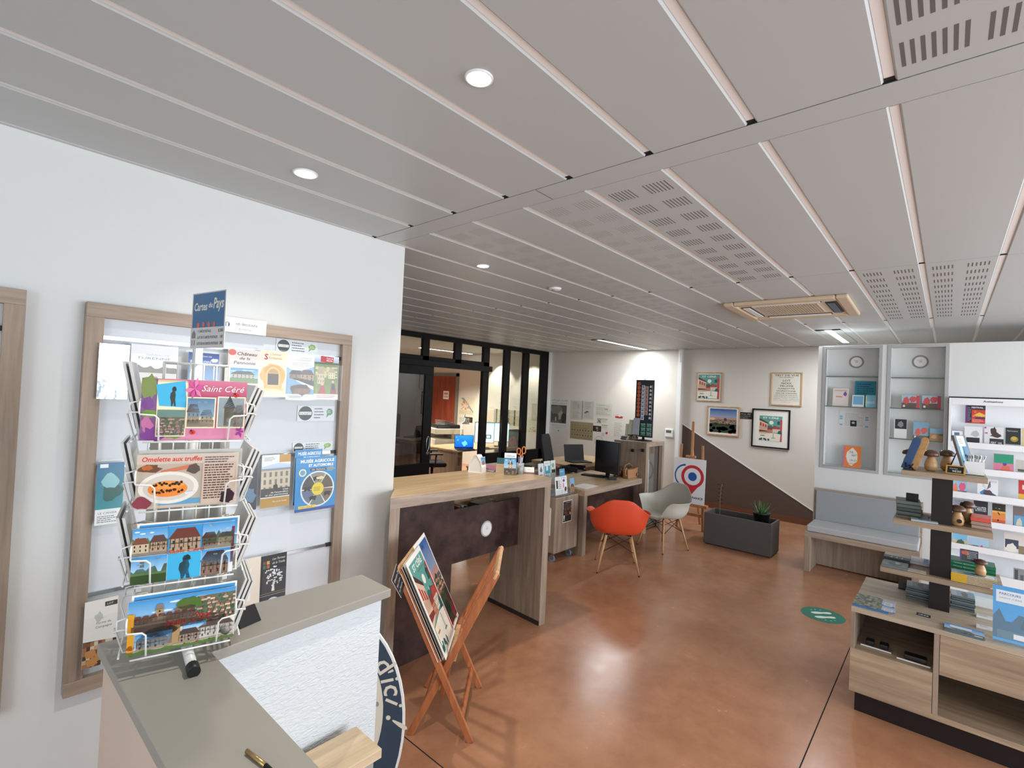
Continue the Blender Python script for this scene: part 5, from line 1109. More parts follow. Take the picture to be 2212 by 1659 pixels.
def ap_tan(A):
    A.rect(0, 0, 1, 1, '#968b6c'); q = random.Random(5)
    for r in range(3):
        for c in range(8): A.blob(.09+.12*c, .80-.28*r, .022, .05, ('#a8684c' if r == 0 else '#4c4434'), c+9*r, 8, .35)
    for r in range(3): A.lines(.04, .62-.28*r, .96, .70-.28*r, 2, '#7c7256', q)
def ap_table(A): A.rect(0, 0, 1, 1, '#cfd0c6'); A.lines(.08, .8, .9, .92, 2, '#77787a'); A.lines(.08, .45, .92, .72, 4, '#8c8c7e'); A.rect(.08, .38, .95, .40, '#a89a62'); A.lines(.08, .1, .92, .36, 4, '#8c8c7e'); A.rect(.55, .52, .75, .62, '#9a9a8e')
def ap_check(A): A.noise(0, 0, 1, 1, ('#6a6f78', '#b9bcbc'), 3, 5, 6)
def ap_note(A): A.rect(0, 0, 1, 1, '#d4d2c2'); A.rect(0, .82, 1, .94, '#8a7a4c'); A.lines(.1, .2, .9, .7, 4, '#a5a498')
def ap_dark(A): A.rect(0, 0, 1, 1, '#2a2420'); A.blob(.5, .6, .16, .22, '#8c8a82', 3); A.blob(.55, .25, .1, .06, '#c9c6bc', 4); A.rect(.75, .2, .85, .8, '#4a4038')
def ap_small(A): A.rect(0, 0, 1, 1, '#d0d1ca'); A.lines(.1, .1, .9, .9, 6, '#8c8d8a')
def ap_red(A): A.rect(0, 0, 1, 1, '#dcdcd4'); A.shape(((.02, .1), (.6, .05), (1, .1), (1, .5), (.75, .6), (.6, .35), (.4, .55), (.02, .55)), '#b83038'); A.lines(.1, .7, .7, .95, 2, '#4c3a38')
def ap_text(A): A.rect(0, 0, 1, 1, '#d8d8ce'); A.lines(.15, .1, .85, .9, 15, '#8e8f86', random.Random(3), .3)
def ap_frame(A): A.rect(0, 0, 1, 1, '#d2d4c8'); A.ring(.5, .55, .40, .44, '#aab0b0', 0, 180); A.noise(.08, .05, .92, .72, ('#c4c5ae', '#b5b69c', '#cfd0bc'), 4, 4, 3)
for (x0, y0, x1, y1, fn, lb) in ((1188, 859, 1228, 937, ap_atelier, 'Atelier-Musée poster with a dark photo, leftmost on the back wall'), (1233, 865, 1257.5, 907, ap_sheet(3), 'grey printed sheet right of the museum poster'), (1258.5, 866, 1282, 907, ap_sheet(6, True), 'grey printed sheet with a small dark red drawing'),
        (1232.5, 909.5, 1280, 952, ap_tan, 'tan poster with rows of small dark figures'), (1286, 871, 1322, 901, ap_table, 'white table sheet right of the two grey sheets'), (1290.5, 903.5, 1299, 914.5, ap_check, 'tiny blue grey checkered note'), (1300, 904, 1313, 915, ap_note, 'upper small cream note with an ochre bar'),
        (1300, 917, 1312.5, 928.5, ap_note, 'lower small cream note with an ochre bar'), (1281, 919, 1298.5, 933, ap_dark, 'small dark photograph with a pale lamp'), (1299, 934, 1307, 943, ap_small, 'tiny white note under the dark photograph'), (1308, 933, 1312.5, 938, lambda A: A.rect(0, 0, 1, 1, '#b4343c'), 'tiny red sticker on the back wall'),
        (1283, 946, 1304, 962, ap_frame, 'pale arched sheet right above the laptop'), (1329, 894, 1345, 905, ap_red, 'small white card with a red emblem'), (1323, 908, 1348, 949, ap_text, 'tall white text sheet left of the display tower')): wallpaper_(x0, y0, x1, y1, fn, lb)
p = onx(1446, 935, 8.82)
t = thing('thermostat', 'square white thermostat on the back wall beside the white post', 'thermostat', (8.82, p.y, p.z))
m_ = MB(); m_.box(-.035, 0, -.075, .075, -.075, .075); m_.build('housing', white_pl, t, bevel=.008); m_ = MB(); m_.box(-.037, -.035, -.05, .05, .0, .05); m_.build('display', mat('olive_lcd', rgb(96, 100, 84), .2), t)
# office beyond the partition
OG = 'papers on the office wall'
def ap_map(A): A.rect(0, 0, 1, 1, '#d6d0b8'); A.shape(((.1, .95), (.3, .95), (.95, .2), (.9, .15)), '#8298a8'); A.noise(.15, .3, .6, .75, ('#d6d0b8', '#c06a58', '#d6d0b8', '#cba890'), 4, 8, 8); A.lines(.05, .05, .9, .25, 3, '#a08c7c')
def ap_cal(A):
    A.rect(0, 0, 1, 1, '#b9b7a0')
    for i in range(4): A.rect(.07+.24*i, 0, .13+.24*i, 1, '#2c2a26')
    A.lines(.02, .05, .98, .95, 14, '#96947e')
def ap_map2(A): A.rect(0, 0, 1, 1, '#cfd0bc'); A.lines(.05, .5, .95, .9, 6, '#a9a99a'); A.noise(.2, .1, .8, .4, ('#cfd0bc', '#cfd0bc', '#a87c68'), 6, 7, 5)
for (x0, y0, x1, y1, fn, lb) in ((993, 857, 1024, 898, ap_map, 'town map with a blue river on the office wall'), (1003.5, 900, 1020.5, 913.5, ap_dark, 'dark photo under the town map in the office'), (991, 899, 1002, 914, ap_small, 'white sheet under the town map in the office'), (1068, 883, 1121, 921, ap_cal, 'wide beige calendar with four black stripes in the office'), (1053, 885, 1067, 918, lambda A: A.rect(0, 0, 1, 1, '#d8c8b4'), 'plain beige sheet left of the striped calendar'), (1139, 901, 1163, 938, ap_map2, 'pale line map behind the rightmost office pane')): wallpaper_(x0, y0, x1, y1, fn, lb, grp=OG)
t = thing('office_desk', 'pale oak desk in the back office carrying laptop and monitors', 'desk', (7.15, 7.35, 0))
m_ = MB(); m_.box(-.75, 1.3, -.42, .55, .69, .72); m_.build('desk_top', oakw_x, t)
for sx in (-.72, 1.26):
    m_ = MB(); m_.box(sx, sx+.04, -.38, .5, 0, .69); m_.build('end_panel', oak_z, t)
def lit_blue(A): A.rect(0, 0, 1, 1, '#0a50c0', '#2080e0'); A.blob(.55, .35, .14, .2, '#62b4f0', 3, 12, .4); A.blob(.3, .6, .2, .1, '#1a6ad2', 4); A.noise(.05, .55, .2, .95, ('#1a6ad2', '#4a9ae8'), 2, 2, 5); A.rect(0, 0, 1, .05, '#08306c')
def lit_white(A): A.rect(0, 0, 1, 1, '#cfe4e4'); A.rect(0, .94, 1, 1, '#9cc8d4'); A.lines(.1, .4, .5, .9, 9, '#9ab8bc'); A.rect(.58, .2, .86, .4, '#5c6468'); A.rect(.62, .24, .8, .36, '#cfe4e4')
t = thing('laptop', 'open laptop with a bright blue screen in the back office', 'laptop', (6.66, 6.98, .72), radians(-32))
m_ = MB(); m_.box(-.18, .18, -.12, .12, 0, .02); m_.build('keyboard_base', black_pl, t); m_ = MB(); m_.box(-.19, .19, .118, .126, .02, .27); m_.build('lid', black_pl, t)
A = Art(.36, .235, .001); lit_blue(A); put(A, 'screen', None, None, fy((-.18, .1175, .028)), parent=t, m=screen_m)
monitor('monitor', 'tall monitor with a white page in the back office', 7.22, 7.02, .72, radians(-38), .40, .42, lit_white, .10)
monitor('monitor', 'second white monitor seen behind the middle office post', 7.72, 7.05, .72, radians(-38), .40, .40, lit_white, .10)
t = thing('desk_lamp', 'white articulated desk lamp over the laptop in the back office', 'lamp', (6.98, 7.45, .72))
m_ = MB(); m_.cyl((0, 0, 0), (0, 0, .03), .08); m_.build('base', white_pl, t); m_ = MB(); m_.tube([(0, 0, .03), (.08, .1, .40), (-.02, -.12, .66)], .009); m_.build('arm', white_pl, t)
m_ = MB(); m_.lathe([(.025, .12), (.03, .05), (.085, 0)], c=(-.04, -.16, .47), n=22); m_.build('lamp_shade', white_pl, t, solid=.003)
L = bpy.data.lights.new('desk_lamp_bulb', 'POINT'); L.energy = 22; L.color = (1, .93, .8); L.shadow_soft_size = .03; o = bpy.data.objects.new('desk_lamp_bulb', L); COL.objects.link(o); o.parent = t; o.location = (-.04, -.16, .47)
t = thing('photocopier', 'bulky off-white photocopier with paper trays in the back office', 'photocopier', (7.35, 8.35, 0), radians(-20)); cop = mat('copier_beige', rgb(204, 198, 184), .5)
m_ = MB(); m_.box(-.35, .30, -.32, .32, .05, .80); m_.build('lower_body', cop, t, bevel=.015); m_ = MB(); m_.box(-.35, .30, -.32, .32, .90, 1.02); m_.build('scanner_body', cop, t, bevel=.015)
m_ = MB(); m_.box(.02, .30, -.32, .32, .80, .90); m_.box(-.35, .02, .05, .32, .80, .90); m_.build('output_bay', mat('copier_grey', rgb(150, 146, 136), .5), t)
m_ = MB(); m_.box(-.30, .24, -.26, .28, 1.02, 1.10); m_.build('document_feeder', black_pl, t, bevel=.02)
m_ = MB(); m_.box(-.60, -.35, -.22, .22, .62, .65); m_.build('side_tray', cop, t); m_ = MB(); m_.box(-.30, .25, -.325, -.32, .45, .62); m_.box(-.30, .25, -.325, -.32, .22, .40); m_.build('paper_drawer', mat('copier_grey', rgb(150, 146, 136)), t)
for i in range(4): m_ = MB(); m_.box(-.12, .12, -.16, .16, 0, .002, Matrix.Rotation(radians(6*i-8), 4, 'Y')); tag(m_.build('paper_sheet', paper, loc=(7.30, 8.36, 1.118+.016*i)), '%s loose paper sheet on top of the photocopier' % ('lowest', 'second', 'third', 'uppermost')[i], 'paper', 'sheets on the photocopier')
office_chair('black office chair with armrests in the sliding doorway', 5.98, 7.12, radians(-120), .5, True)
A = Art(.28, .36, .002); A.rect(0, 0, 1, 1, '#2f5c54'); A.blob(.5, .3, .4, .3, '#b45c58', 3, 12, .25); A.blob(.3, .8, .3, .12, '#3f7a6c', 4); A.blob(.4, .4, .1, .05, '#3c2c30', 4)
put(A, 'poster', 'green and red portrait print leaning inside the third office pane', 'poster', fy((ony(1098, 960, 6.72).x, 6.72, ony(1098, 966, 6.72).z)), m=print_m)
A = Art(.26, .36, .002); A.rect(0, 0, 1, 1, '#6c8a98'); A.blob(.6, .3, .3, .2, '#5c4a40', 3, 12, .3); A.lines(.1, .7, .8, .9, 3, '#a8bcc4'); put(A, 'poster', 'blue grey print leaning beside the portrait in the office pane', 'poster', fy((ony(1112.5, 960, 6.72).x, 6.725, ony(1112, 966, 6.72).z)), m=print_m)
# ------------------------------------------------------------------ folding wooden poster rack
U2, V2 = Vector((.773, .635, 0)), Vector((-.635, .773, 0))
ctr = Vector((1.906, 1.851, 0)) + U2*.25 + V2*.165
t = prk = thing('folding_poster_rack', 'folding X-shaped orange brown wooden rack holding prints, in front of the counter', 'poster rack', tuple(ctr), math.atan2(.635, .773))
ZH, YT, YF = .885, .265, -.165
def leg(x, s): 
    m_ = MB(); m_.beam((x, s*YF, 0.0), (x, s*YT, ZH), .036, .020, side=(0, 1, 0)); return m_.build('leg', teak, t, bevel=.004)
for x in (-.245, .245): leg(x, 1)
for x in (-.218, .218): leg(x, -1)
def along(s, f): return (s*(YF+(YT-YF)*f), ZH*f)
for s, xw in ((1, .245), (-1, .218)):
    y, z = along(s, .985); m_ = MB(); m_.beam((-xw-.012, y, z), (xw+.012, y, z), .05, .022, side=(0, s*.43, .885)); m_.build('top_rail', pine, t, bevel=.008, seg=3)
    y, z = along(s, .13); m_ = MB(); m_.beam((-xw, y, z), (xw, y, z), .03, .016, side=(0, s*.43, .885)); m_.build('stretcher', teak, t, bevel=.002)
    y, z = along(s, .53); m_ = MB(); m_.beam((-xw, y, z), (xw, y, z), .03, .016, side=(0, s*.43, .885)); m_.build('lower_rail', teak, t, bevel=.002)
    for k in range(3 if s < 0 else 4):
        x = (-xw+(k+1)*2*xw/(4 if s < 0 else 5)); a_, b_ = along(s, .53), along(s, .97); m_ = MB(); m_.beam((x, a_[0], a_[1]), (x, b_[0], b_[1]), .010, .028, side=(0, 1, 0)); m_.build('slat', teak, t, bevel=.002)
m_ = MB(); m_.box(-.205, .205, -.062, .058, .392, .404); m_.build('ledge', pine, t, bevel=.004)
for x in (-.19, .19):
    m_ = MB(); m_.prism([(-.04, .39), (.04, .39), (.03, .30), (.012, .26), (.018, .22), (0, .18), (-.012, .25), (-.03, .31)], -.006, .006, Matrix(((0, 0, 1, x), (1, 0, 0, 0), (0, 1, 0, 0), (0, 0, 0, 1)))); m_.build('bracket', teak, t, bevel=.002)
sl = Vector((0, .43, .885)).normalized()
def art_stcere(A, border=.06):
    A.rect(0, 0, 1, 1, '#eeece6'); b = border; f = lambda x: b+(1-2*b)*x
    A.rect(b, b*.8, 1-b, 1-b*.8, '#5f9c94')
    A.text('ST CÉRÉ', .5, .86, .062, '#dfe6dc', 'c', width=.62, bold=.03); A.text('VALLÉE DE LA DORDOGNE', .56, .82, .018, '#3f6a68', 'c', width=.4)
    A.disc(.53, .72, .085, '#e9eddc'); A.blob(.6, .56, .22, .05, '#2f6a66', 3); A.rect(.56, .585, .60, .62, '#d8c8a8'); A.hills(.3, .45, .8, .58, '#2f6a66', 5)
    A.shape(((b, .84), (.38, .70), (.38, .36), (b, .30)), '#d8b89c'); A.shape(((b, .86), (.40, .71), (.40, .67), (b, .79)), '#4c3236')
    for i in range(3): A.shape(((.08+.1*i, .72-.035*i), (.14+.1*i, .70-.035*i), (.14+.1*i, .58-.02*i), (.08+.1*i, .59-.02*i)), '#a8343c')
    for i in range(8): A.rect(.07+.04*i, .46, .078+.04*i, .57, '#8c5048')
    A.shape(((b, .44), (.42, .42), (.42, .38), (b, .36)), '#7a3438'); A.house(.38, .34, .60, .55, '#c98468', '#8c3c3c'); A.house(.58, .36, .92, .58, '#e0d4c0', '#b04840', False, 3, 5)
    A.rect(.88, .06, 1-b, .80, '#c24a48'); A.shape(((.82, .80), (.94, .84), (.94, .78)), '#c0444c'); A.rect(.76, .66, .86, .74, '#2c5c5c'); A.shape(((.74, .74), (.88, .74), (.81, .79)), '#24484c'); A.blob(.86, .36, .09, .09, '#1f5c60', 4)
    A.shape(((b, .30), (.6, .34), (.9, .32), (.88, .048), (b, .048)), '#e6e2d2'); A.rect(.60, .16, .63, .32, '#8a9a94'); A.rect(.54, .15, .70, .17, '#6a7a76')
    A.rect(.10, .18, .30, .30, '#e9d8c0'); A.rect(.12, .22, .28, .24, '#b08070')
    for i in range(7): A.blob(.1+.055*i, .09+.02*(i % 2), .045, .04, ('#1f5c66', '#2c6c74', '#e9e4d8')[i % 3], i, 9, .35)
def art_roses(A):
    A.rect(0, 0, 1, 1, '#eeece6'); A.rect(.05, .4, .95, .96, '#e0a080', '#2f5c98'); A.rect(.05, .64, .95, .96, '#90a0bc', '#2a5a9c')
    A.roofs(.05, .36, .95, .56, 4, 4, 12, roofc=('#6a4440', '#8c5c50', '#4c3a3c'), wallc=('#d8b090', '#c49c84', '#a88474')); A.disc(.58, .56, .05, '#3a4050'); A.blob(.15, .56, .1, .05, '#e0b090', 3)
    A.rect(.05, .05, .95, .38, '#2c3c2c'); A.blob(.5, .2, .2, .08, '#3f5238', 3)
    for x, y, r in ((.1, .3, .05), (.2, .2, .06), (.12, .1, .06), (.4, .08, .05), (.82, .28, .09), (.88, .16, .08), (.76, .1, .08)): A.blob(x, y, r, r, ('#d83c54', '#c22c48', '#e0607a')[int(x*100) % 3], int(x*50), 10, .3)
    A.text('SAINT-CÉRÉ', .08, .89, .035, '#26467c', width=.5)
def rackprint(x0, w, h, off, fn, label, name='art_print', z0=.405):
    A = Art(w, h, .003); fn(A); n = Vector((0, -sl.z, sl.y)) # faces the other arm
    o = Vector((x0, z0*0+.035, .408)) + n*off
    m0 = frame(o, (1, 0, 0), sl); put(A, name, label, 'art print', prk_m @ m0, 'prints in the wooden rack')
prk_m = Matrix.Translation(ctr) @ Matrix.Rotation(math.atan2(.635, .773), 4, 'Z')
def plainp(c): return lambda A: A.rect(0, 0, 1, 1, c)
for i, (x0, w, h, c) in enumerate(((-.26, .31, .50, '#d8d4cc'), (-.10, .33, .53, '#c4c0b6'), (-.26, .31, .53, '#3c3a40'), (-.25, .30, .54, '#e0ddd6'))):
    rackprint(x0, w, h, .012+.009*i, plainp(c), '%s print board in the wooden rack' % ('hindmost pale grey', 'second hindmost wide beige', 'third dark', 'fourth off-white')[i])
rackprint(-.02, .29, .565, .050, art_roses, 'blue sky and roses print standing second from the front in the wooden rack')
rackprint(-.27, .32, .545, .060, art_stcere, 'front St-Céré village square print in the wooden rack')
def art_chalk(A): A.rect(0, 0, 1, 1, '#1b1c1e'); A.text('Photo', .1, .72, .10, '#dcdcdc', width=.5, sh=.3); A.text('25€', .66, .70, .12, '#dcdcdc', width=.26, sh=.3); A.text('Sans Cadre', .1, .45, .09, '#cfcfcf', width=.6, sh=.3); A.text('La Planche', .1, .2, .09, '#cfcfcf', width=.6, sh=.3)
A = Art(.15, .11, .002); art_chalk(A); n = Vector((0, -sl.z, sl.y))
put(A, 'price_sign', 'small black chalk price sign at the upper corner of the wooden rack', 'sign', prk_m @ frame(Vector((-.30, .035, .408))+sl*.46+n*.004, (1, 0, 0), sl) @ Matrix.Rotation(.25, 4, 'Z') @ Matrix.Translation((-.07, -.03, 0)), m=print_m)

# ------------------------------------------------------------------ moulded shell chairs
def shell_chair(label, x, y, front, shell_m):
    """front = heading of the open side; local +x is the front"""
    t = thing('shell_armchair', label, 'chair', (x, y, 0), front, 'moulded shell armchairs at the desk')
    m_ = MB(); m_.smooth = True; NA, NR = 72, 12
    def sm(a, b, v): v = max(0, min(1, (v-a)/(b-a))); return v*v*(3-2*v)
    def rim(th):
        a = abs((math.degrees(th)+180) % 360-180)           # 0 front, 180 back
        arm = sm(26, 62, a); back = sm(108, 168, a)
        h = .0 + .205*arm + .175*back
        rad = .225 + .075*sm(10, 75, a) - .045*sm(120, 180, a)
        flare = .035*sm(40, 70, a)*(1-sm(112, 150, a)); lean = .03*back
        return h, rad, flare, lean
    m_.v.append((.0, 0, .405)); rings = []
    for j in range(1, NR+1):
        r = j/NR; k = len(m_.v)
        for i in range(NA):
            th = 2*pi*i/NA; h, rad, flare, lean = rim(th)
            rr = min(1, r*1.32); hor = rad*(1-(1-rr)**1.5*.98) if r < .76 else rad*(.982+.018*(r-.76)/.24)
            hor = rad*sm(0, .80, r)**.62 if r < .80 else rad
            up = h*(max(0, (r-.50)/.50))**1.25
            dz = .405 + .012*(r**2) + up - (.03*sm(.8, 1, r) if h < .04 else 0)
            out = hor*(.86+.14*r) + flare*sm(.90, 1.0, r) + lean*sm(.5, 1, r)
            sx = 1.02 if cos(th) > 0 else .98
            m_.v.append((out*cos(th)*sx, out*sin(th)*1.03, dz))
        rings.append(k)
    for i in range(NA): m_.face([0, rings[0]+i, rings[0]+(i+1) % NA])
    for a_, b_ in zip(rings, rings[1:]):
        for i in range(NA): m_.face([a_+i, b_+i, b_+(i+1) % NA, a_+(i+1) % NA])
    m_.build('seat_shell', shell_m, t, solid=.006, sub=1)
    for sx in (-1, 1):
        for sy in (-1, 1):
            tp, ft = (sx*.13, sy*.13, .385), (sx*.215, sy*.215, .012); m_ = MB(); m_.cyl(ft, tp, .0085, .015, n=14); lg = m_.build('leg', pine, t)
            m_ = MB(); m_.cyl((sx*.2165, sy*.2165, 0), ft, .0085, n=12); m_.build('foot_cap', black_pl, lg)
    m_ = MB(); q = lambda sx, sy, f: (sx*(.13+.085*f), sy*(.13+.085*f), .385-.373*f)
    r_ = .0035
    for s in (-1, 1):
        m_.tube([q(s, -1, .02), q(s, 1, .45)], r_, n=6); m_.tube([q(s, 1, .02), q(s, -1, .45)], r_, n=6)
        m_.tube([q(-1, s, .02), q(1, s, .45)], r_, n=6); m_.tube([q(1, s, .02), q(-1, s, .45)], r_, n=6)
        m_.tube([q(s, -1, .0), q(-s, 1, .0)], r_*1.3, n=6)
    for sx in (-1, 1):
        for sy in (-1, 1): m_.tube([q(sx, sy, 0), (sx*.12, sy*.12, .402)], .006, n=8)
    m_.build('wire_bracing', dark_metal, t)
    return t
shell_chair('orange red moulded armchair with wooden dowel legs, back to the camera', 4.907, 2.679, radians(34), orange_sh)
shell_chair('pale grey moulded armchair with wooden dowel legs beside the orange one', 6.03, 2.66, radians(160), grey_sh)

# ------------------------------------------------------------------ planter with two plants
t = thing('planter', 'long rectangular anthracite planter on the floor before the dark dado', 'planter', (6.84, 1.975, 0))
m_ = MB(); a_, b_, h = .19, .405, .41
m_.box(-a_, -a_+.022, -b_, b_, .012, h); m_.box(a_-.022, a_, -b_, b_, .012, h); m_.box(-a_+.022, a_-.022, -b_, -b_+.022, .012, h); m_.box(-a_+.022, a_-.022, b_-.022, b_, .012, h); m_.box(-a_+.022, a_-.022, -b_+.022, b_-.022, .012, .05)
m_.build('trough', stone, t, bevel=.005); m_ = MB(); m_.box(-a_+.02, a_-.02, -b_+.02, b_-.02, 0, .012); m_.build('base_plinth', black_pl, t)
m_ = MB(); m_.box(-a_+.022, a_-.022, -b_+.022, b_-.022, .05, .33); m_.build('soil', soil, t)
t = thing('potted_succulent', 'spiky green succulent in a black pot standing in the planter', 'plant', (6.84, 1.735, .331))
m_ = MB(); m_.lathe([(.075, 0), (.095, .15), (.10, .15), (.10, .165), (.088, .165), (.08, .14), (.0001, .14)], n=28); m_.build('pot', black_pl, t)
q = random.Random(5)
for i in range(20):
    an = i*2.4; lv = i/20; L_ = .20-.05*lv; el = radians(20+55*lv); m_ = MB(); pts = []; w0 = .014
    d = Vector((cos(an), sin(an), 0)); sd = Vector((-sin(an), cos(an), 0)); k = 6; n0 = len(m_.v)
    for j in range(k+1):
        f = j/k; c = d*(.01+L_*f*cos(el)*(1-.15*f)) + Vector((0, 0, .14+L_*f*sin(el)+.03*f*f)); wd = w0*(1-f)**.8+.0006
        for o_ in (sd*wd, Vector((0, 0, -wd*.6)), -sd*wd, Vector((0, 0, wd*.25))): m_.v.append(tuple(c+o_))
    for j in range(k):
        for e in range(4): m_.face([n0+j*4+e, n0+j*4+(e+1) % 4, n0+j*4+4+(e+1) % 4, n0+j*4+4+e])
    m_.build('leaf', leafm, t)
t = thing('dead_plant', 'thin withered stem with curled dry leaves in the planter', 'plant', (6.80, 2.23, .331))
m_ = MB(); m_.tube([(0, 0, 0), (.005, .002, .12), (-.004, .004, .26), (.003, -.004, .40), (0, -.02, .46)], .0045, n=7); m_.build('stem', mat('dry_stem', rgb(120, 104, 84), .8), t)
for i in range(11):
    z = .20+.026*i; s = 1 if i % 2 else -1; m_ = MB(); l = .045+.02*(i > 7); m_.poly([(0, 0, z), (s*l*.4, s*l*.5, z+.006), (s*l*.7, s*l, z-.006), (s*l*.3, s*l*.7, z-.010)]); m_.build('dry_leaf', mat('withered_leaf', rgb(60, 46, 36), .9), t, solid=.001)
t = thing('white_twig', 'pale thin twig lying over the soil in the planter', 'twig', (6.80, 2.06, .331)); m_ = MB(); m_.tube([(0, 0, .0), (-.02, -.04, .04), (-.03, -.10, .015)], .002, n=6); m_.build('twig', mat('dry_twig', rgb(150, 140, 124), .8), t)

# ------------------------------------------------------------------ easel with sign
t = thing('easel', 'light wooden display easel holding the red and blue pin sign', 'easel', (7.18, 2.78, 0))
ew = wood('orange_easel_wood', rgb(206, 150, 104), rgb(178, 122, 80), 2, .45, .6)
for s in (-1, 1):
    m_ = MB(); m_.beam((.02, s*.19, 0), (.0, s*.155, 1.22), .032, .018, side=(0, 1, 0)); m_.build('front_leg', ew, t, bevel=.003)
m_ = MB(); m_.beam((.0, 0, .34), (.02, 0, 1.56), .036, .018, side=(0, 1, 0)); m_.build('mast', ew, t, bevel=.004)
m_ = MB(); m_.beam((.02, 0, 1.15), (.42, .0, 0), .03, .018, side=(0, 1, 0)); m_.build('rear_leg', ew, t, bevel=.003)
m_ = MB(); m_.box(-.055, .03, -.255, .255, .345, .385); m_.build('canvas_ledge', ew, t, bevel=.004)
m_ = MB(); m_.box(-.05, .0, -.07, .07, 1.035, 1.068); m_.build('top_clamp', ew, t, bevel=.008); m_ = MB(); m_.box(0, .02, -.19, .19, .20, .24); m_.build('cross_bar', ew, t, bevel=.002)
def art_pin(A):
    A.rect(0, 0, 1, 1, '#eceff2'); B_, Rd = '#1c5aa8', '#cf2c3c'
    A.ring(.40, .60, .30, .37, B_, 95, 235); A.ring(.38, .60, .27, .31, '#eceff2', 90, 240)
    A.shape(((.36, .50), (.90, .50), (.60, .205)), Rd); A.disc(.60, .60, .355, Rd, n=44); A.disc(.60, .60, .262, '#eceff2', n=40); A.disc(.60, .60, .135, B_, n=32)
    A.text('FRANCE', .95, .115, .045, '#1c2a44', 'r', width=.38, bold=.03)
A = Art(.462, .64, .006); art_pin(A); put(A, 'sign_board', 'white sign board with a red map pin and blue dot on the easel', 'sign', fx((7.125, 3.018, .386), radians(2)), m=print_m)

# ------------------------------------------------------------------ pictures on the sloped-dado wall
PX = 8.948
def picture(x0, y0, x1, y1, fw, fcol, fn, label, matt=0.0, depth=.03):
    a_, b_ = onx(x0, y0, PX-depth), onx(x1, y1, PX-depth); w, h = a_.y-b_.y, a_.z-b_.z
    t = thing('framed_picture', label, 'picture', (PX, (a_.y+b_.y)/2, b_.z), group='framed pictures on the sloped wall'); hw = w/2
    m_ = MB(); 
    for (c, d_, e, f) in ((-hw, hw, 0, fw), (-hw, hw, h-fw, h), (-hw, -hw+fw, fw, h-fw), (hw-fw, hw, fw, h-fw)): m_.box(-depth, 0, c, d_, e, f)
    m_.build('picture_frame', fcol, t, bevel=.002)
    m_ = MB(); m_.box(-.012, -.001, -hw+fw, hw-fw, fw, h-fw); m_.build('backing_board', paper, t)
    A = Art(w-2*fw-2*matt*w, h-2*fw-2*matt*w, .001); fn(A)
    o = A.build('print', print_m, parent=t, mw=frame((-.0135, hw-fw-matt*w, fw+matt*w), (0, -1, 0), (0, 0, 1)))
    return t
pinef = wood('pale_pine_frame', rgb(214, 180, 142), rgb(190, 154, 116), 2, .5)
picture(1504, 804, 1557, 868, .018, pinef, lambda A: art_stcere(A, .03), 'St-Céré village square picture in a slim pine frame, upper left of the pictures', .02)
picture(1527, 876, 1596, 944, .018, pinef, art_roses, 'blue sky and roses picture in a pine frame, lower left of the pictures', .015)
picture(1625, 882, 1704, 972, .020, black_frame, lambda A: art_stcere(A, .05), 'St-Céré picture with wide mount in a black frame', .13, .035)
def art_test(A):
    A.rect(0, 0, 1, 1, '#dcd8cc'); K = '#2c2a2a'; A.text('TEST DE VUE', .5, .915, .05, K, 'c', width=.84, bold=.02); A.text('DU QUERCY', .5, .86, .035, K, 'c', width=.5, bold=.01)
    for s, y, h, w in (('LOT', .74, .06, .27), ('NOIX', .655, .055, .36), ('TRUFFE', .57, .05, .48), ('GARIOTTE', .49, .045, .58), ('DORDOGNE', .415, .04, .66), ('VIN DE CAHORS', .345, .035, .74), ('GOUFFRE DE PADIRAC', .285, .03, .8), ('CAUSSES DU QUERCY', .23, .026, .84), ('SAFRAN  NOIX  CABECOU', .175, .022, .88), ('SAINT-CIRQ-LAPOPIE FIGEAC', .125, .018, .9), ('ROCAMADOUR', .07, .012, .3)): A.text(s, .5, y, h, K if y > .3 else '#77746e', 'c', width=w, bold=.012)
picture(1666, 804, 1731, 878, .018, pinef, art_test, 'TEST DE VUE typographic eye chart picture in a pine frame', .0)
def art_chalk2(A): A.rect(0, 0, 1, 1, '#151517'); A.text('Photo', .08, .66, .15, '#c9c9c9', width=.42, sh=.3); A.text('25€', .6, .66, .18, '#c9c9c9', width=.28, sh=.3); A.text('Sans Cadre 15€', .08, .38, .13, '#c9c9c9', width=.8, sh=.3); A.text('La Planche', .08, .12, .13, '#c9c9c9', width=.6, sh=.3)
wallpaper_(1598.5, 890, 1624, 906, art_chalk2, 'small black chalk price sign between the two lower pictures', 'price_sign', 'sign', X=PX-.002, tk=.002, grp=None)

# ------------------------------------------------------------------ bench
t = thing('bench', 'oak bench with grey seat cushion and padded back against the niche wall', 'bench', (6.75, .68, 0))
y0, y1 = -.50, .51
m_ = MB(); m_.box(-.27, .20, y0, y1, .385, .445); m_.build('seat_board', oak_y, t, bevel=.002)
for a_, b_ in ((y1-.06, y1), (y0, y0+.06)): m_ = MB(); m_.box(-.27, .20, a_, b_, 0, .385); m_.build('leg_panel', oak_z, t, bevel=.002)
m_ = MB(); m_.box(.10, .12, y0+.06, y1-.06, .01, .385); m_.build('rear_panel', oak_z, t)
m_ = MB(); m_.box(.23, .27, y0, y1, 0, .875); m_.build('back_board', oak_y, t, bevel=.002)
m_ = MB(); m_.box(-.25, .18, y0+.012, y1-.012, .446, .515); m_.build('seat_cushion', grey_fabric, t, bevel=.014, seg=4)
m_ = MB(); m_.box(.185, .229, y0+.02, y1-.02, .505, .858); m_.build('back_cushion', grey_vinyl, t, bevel=.010, seg=3)

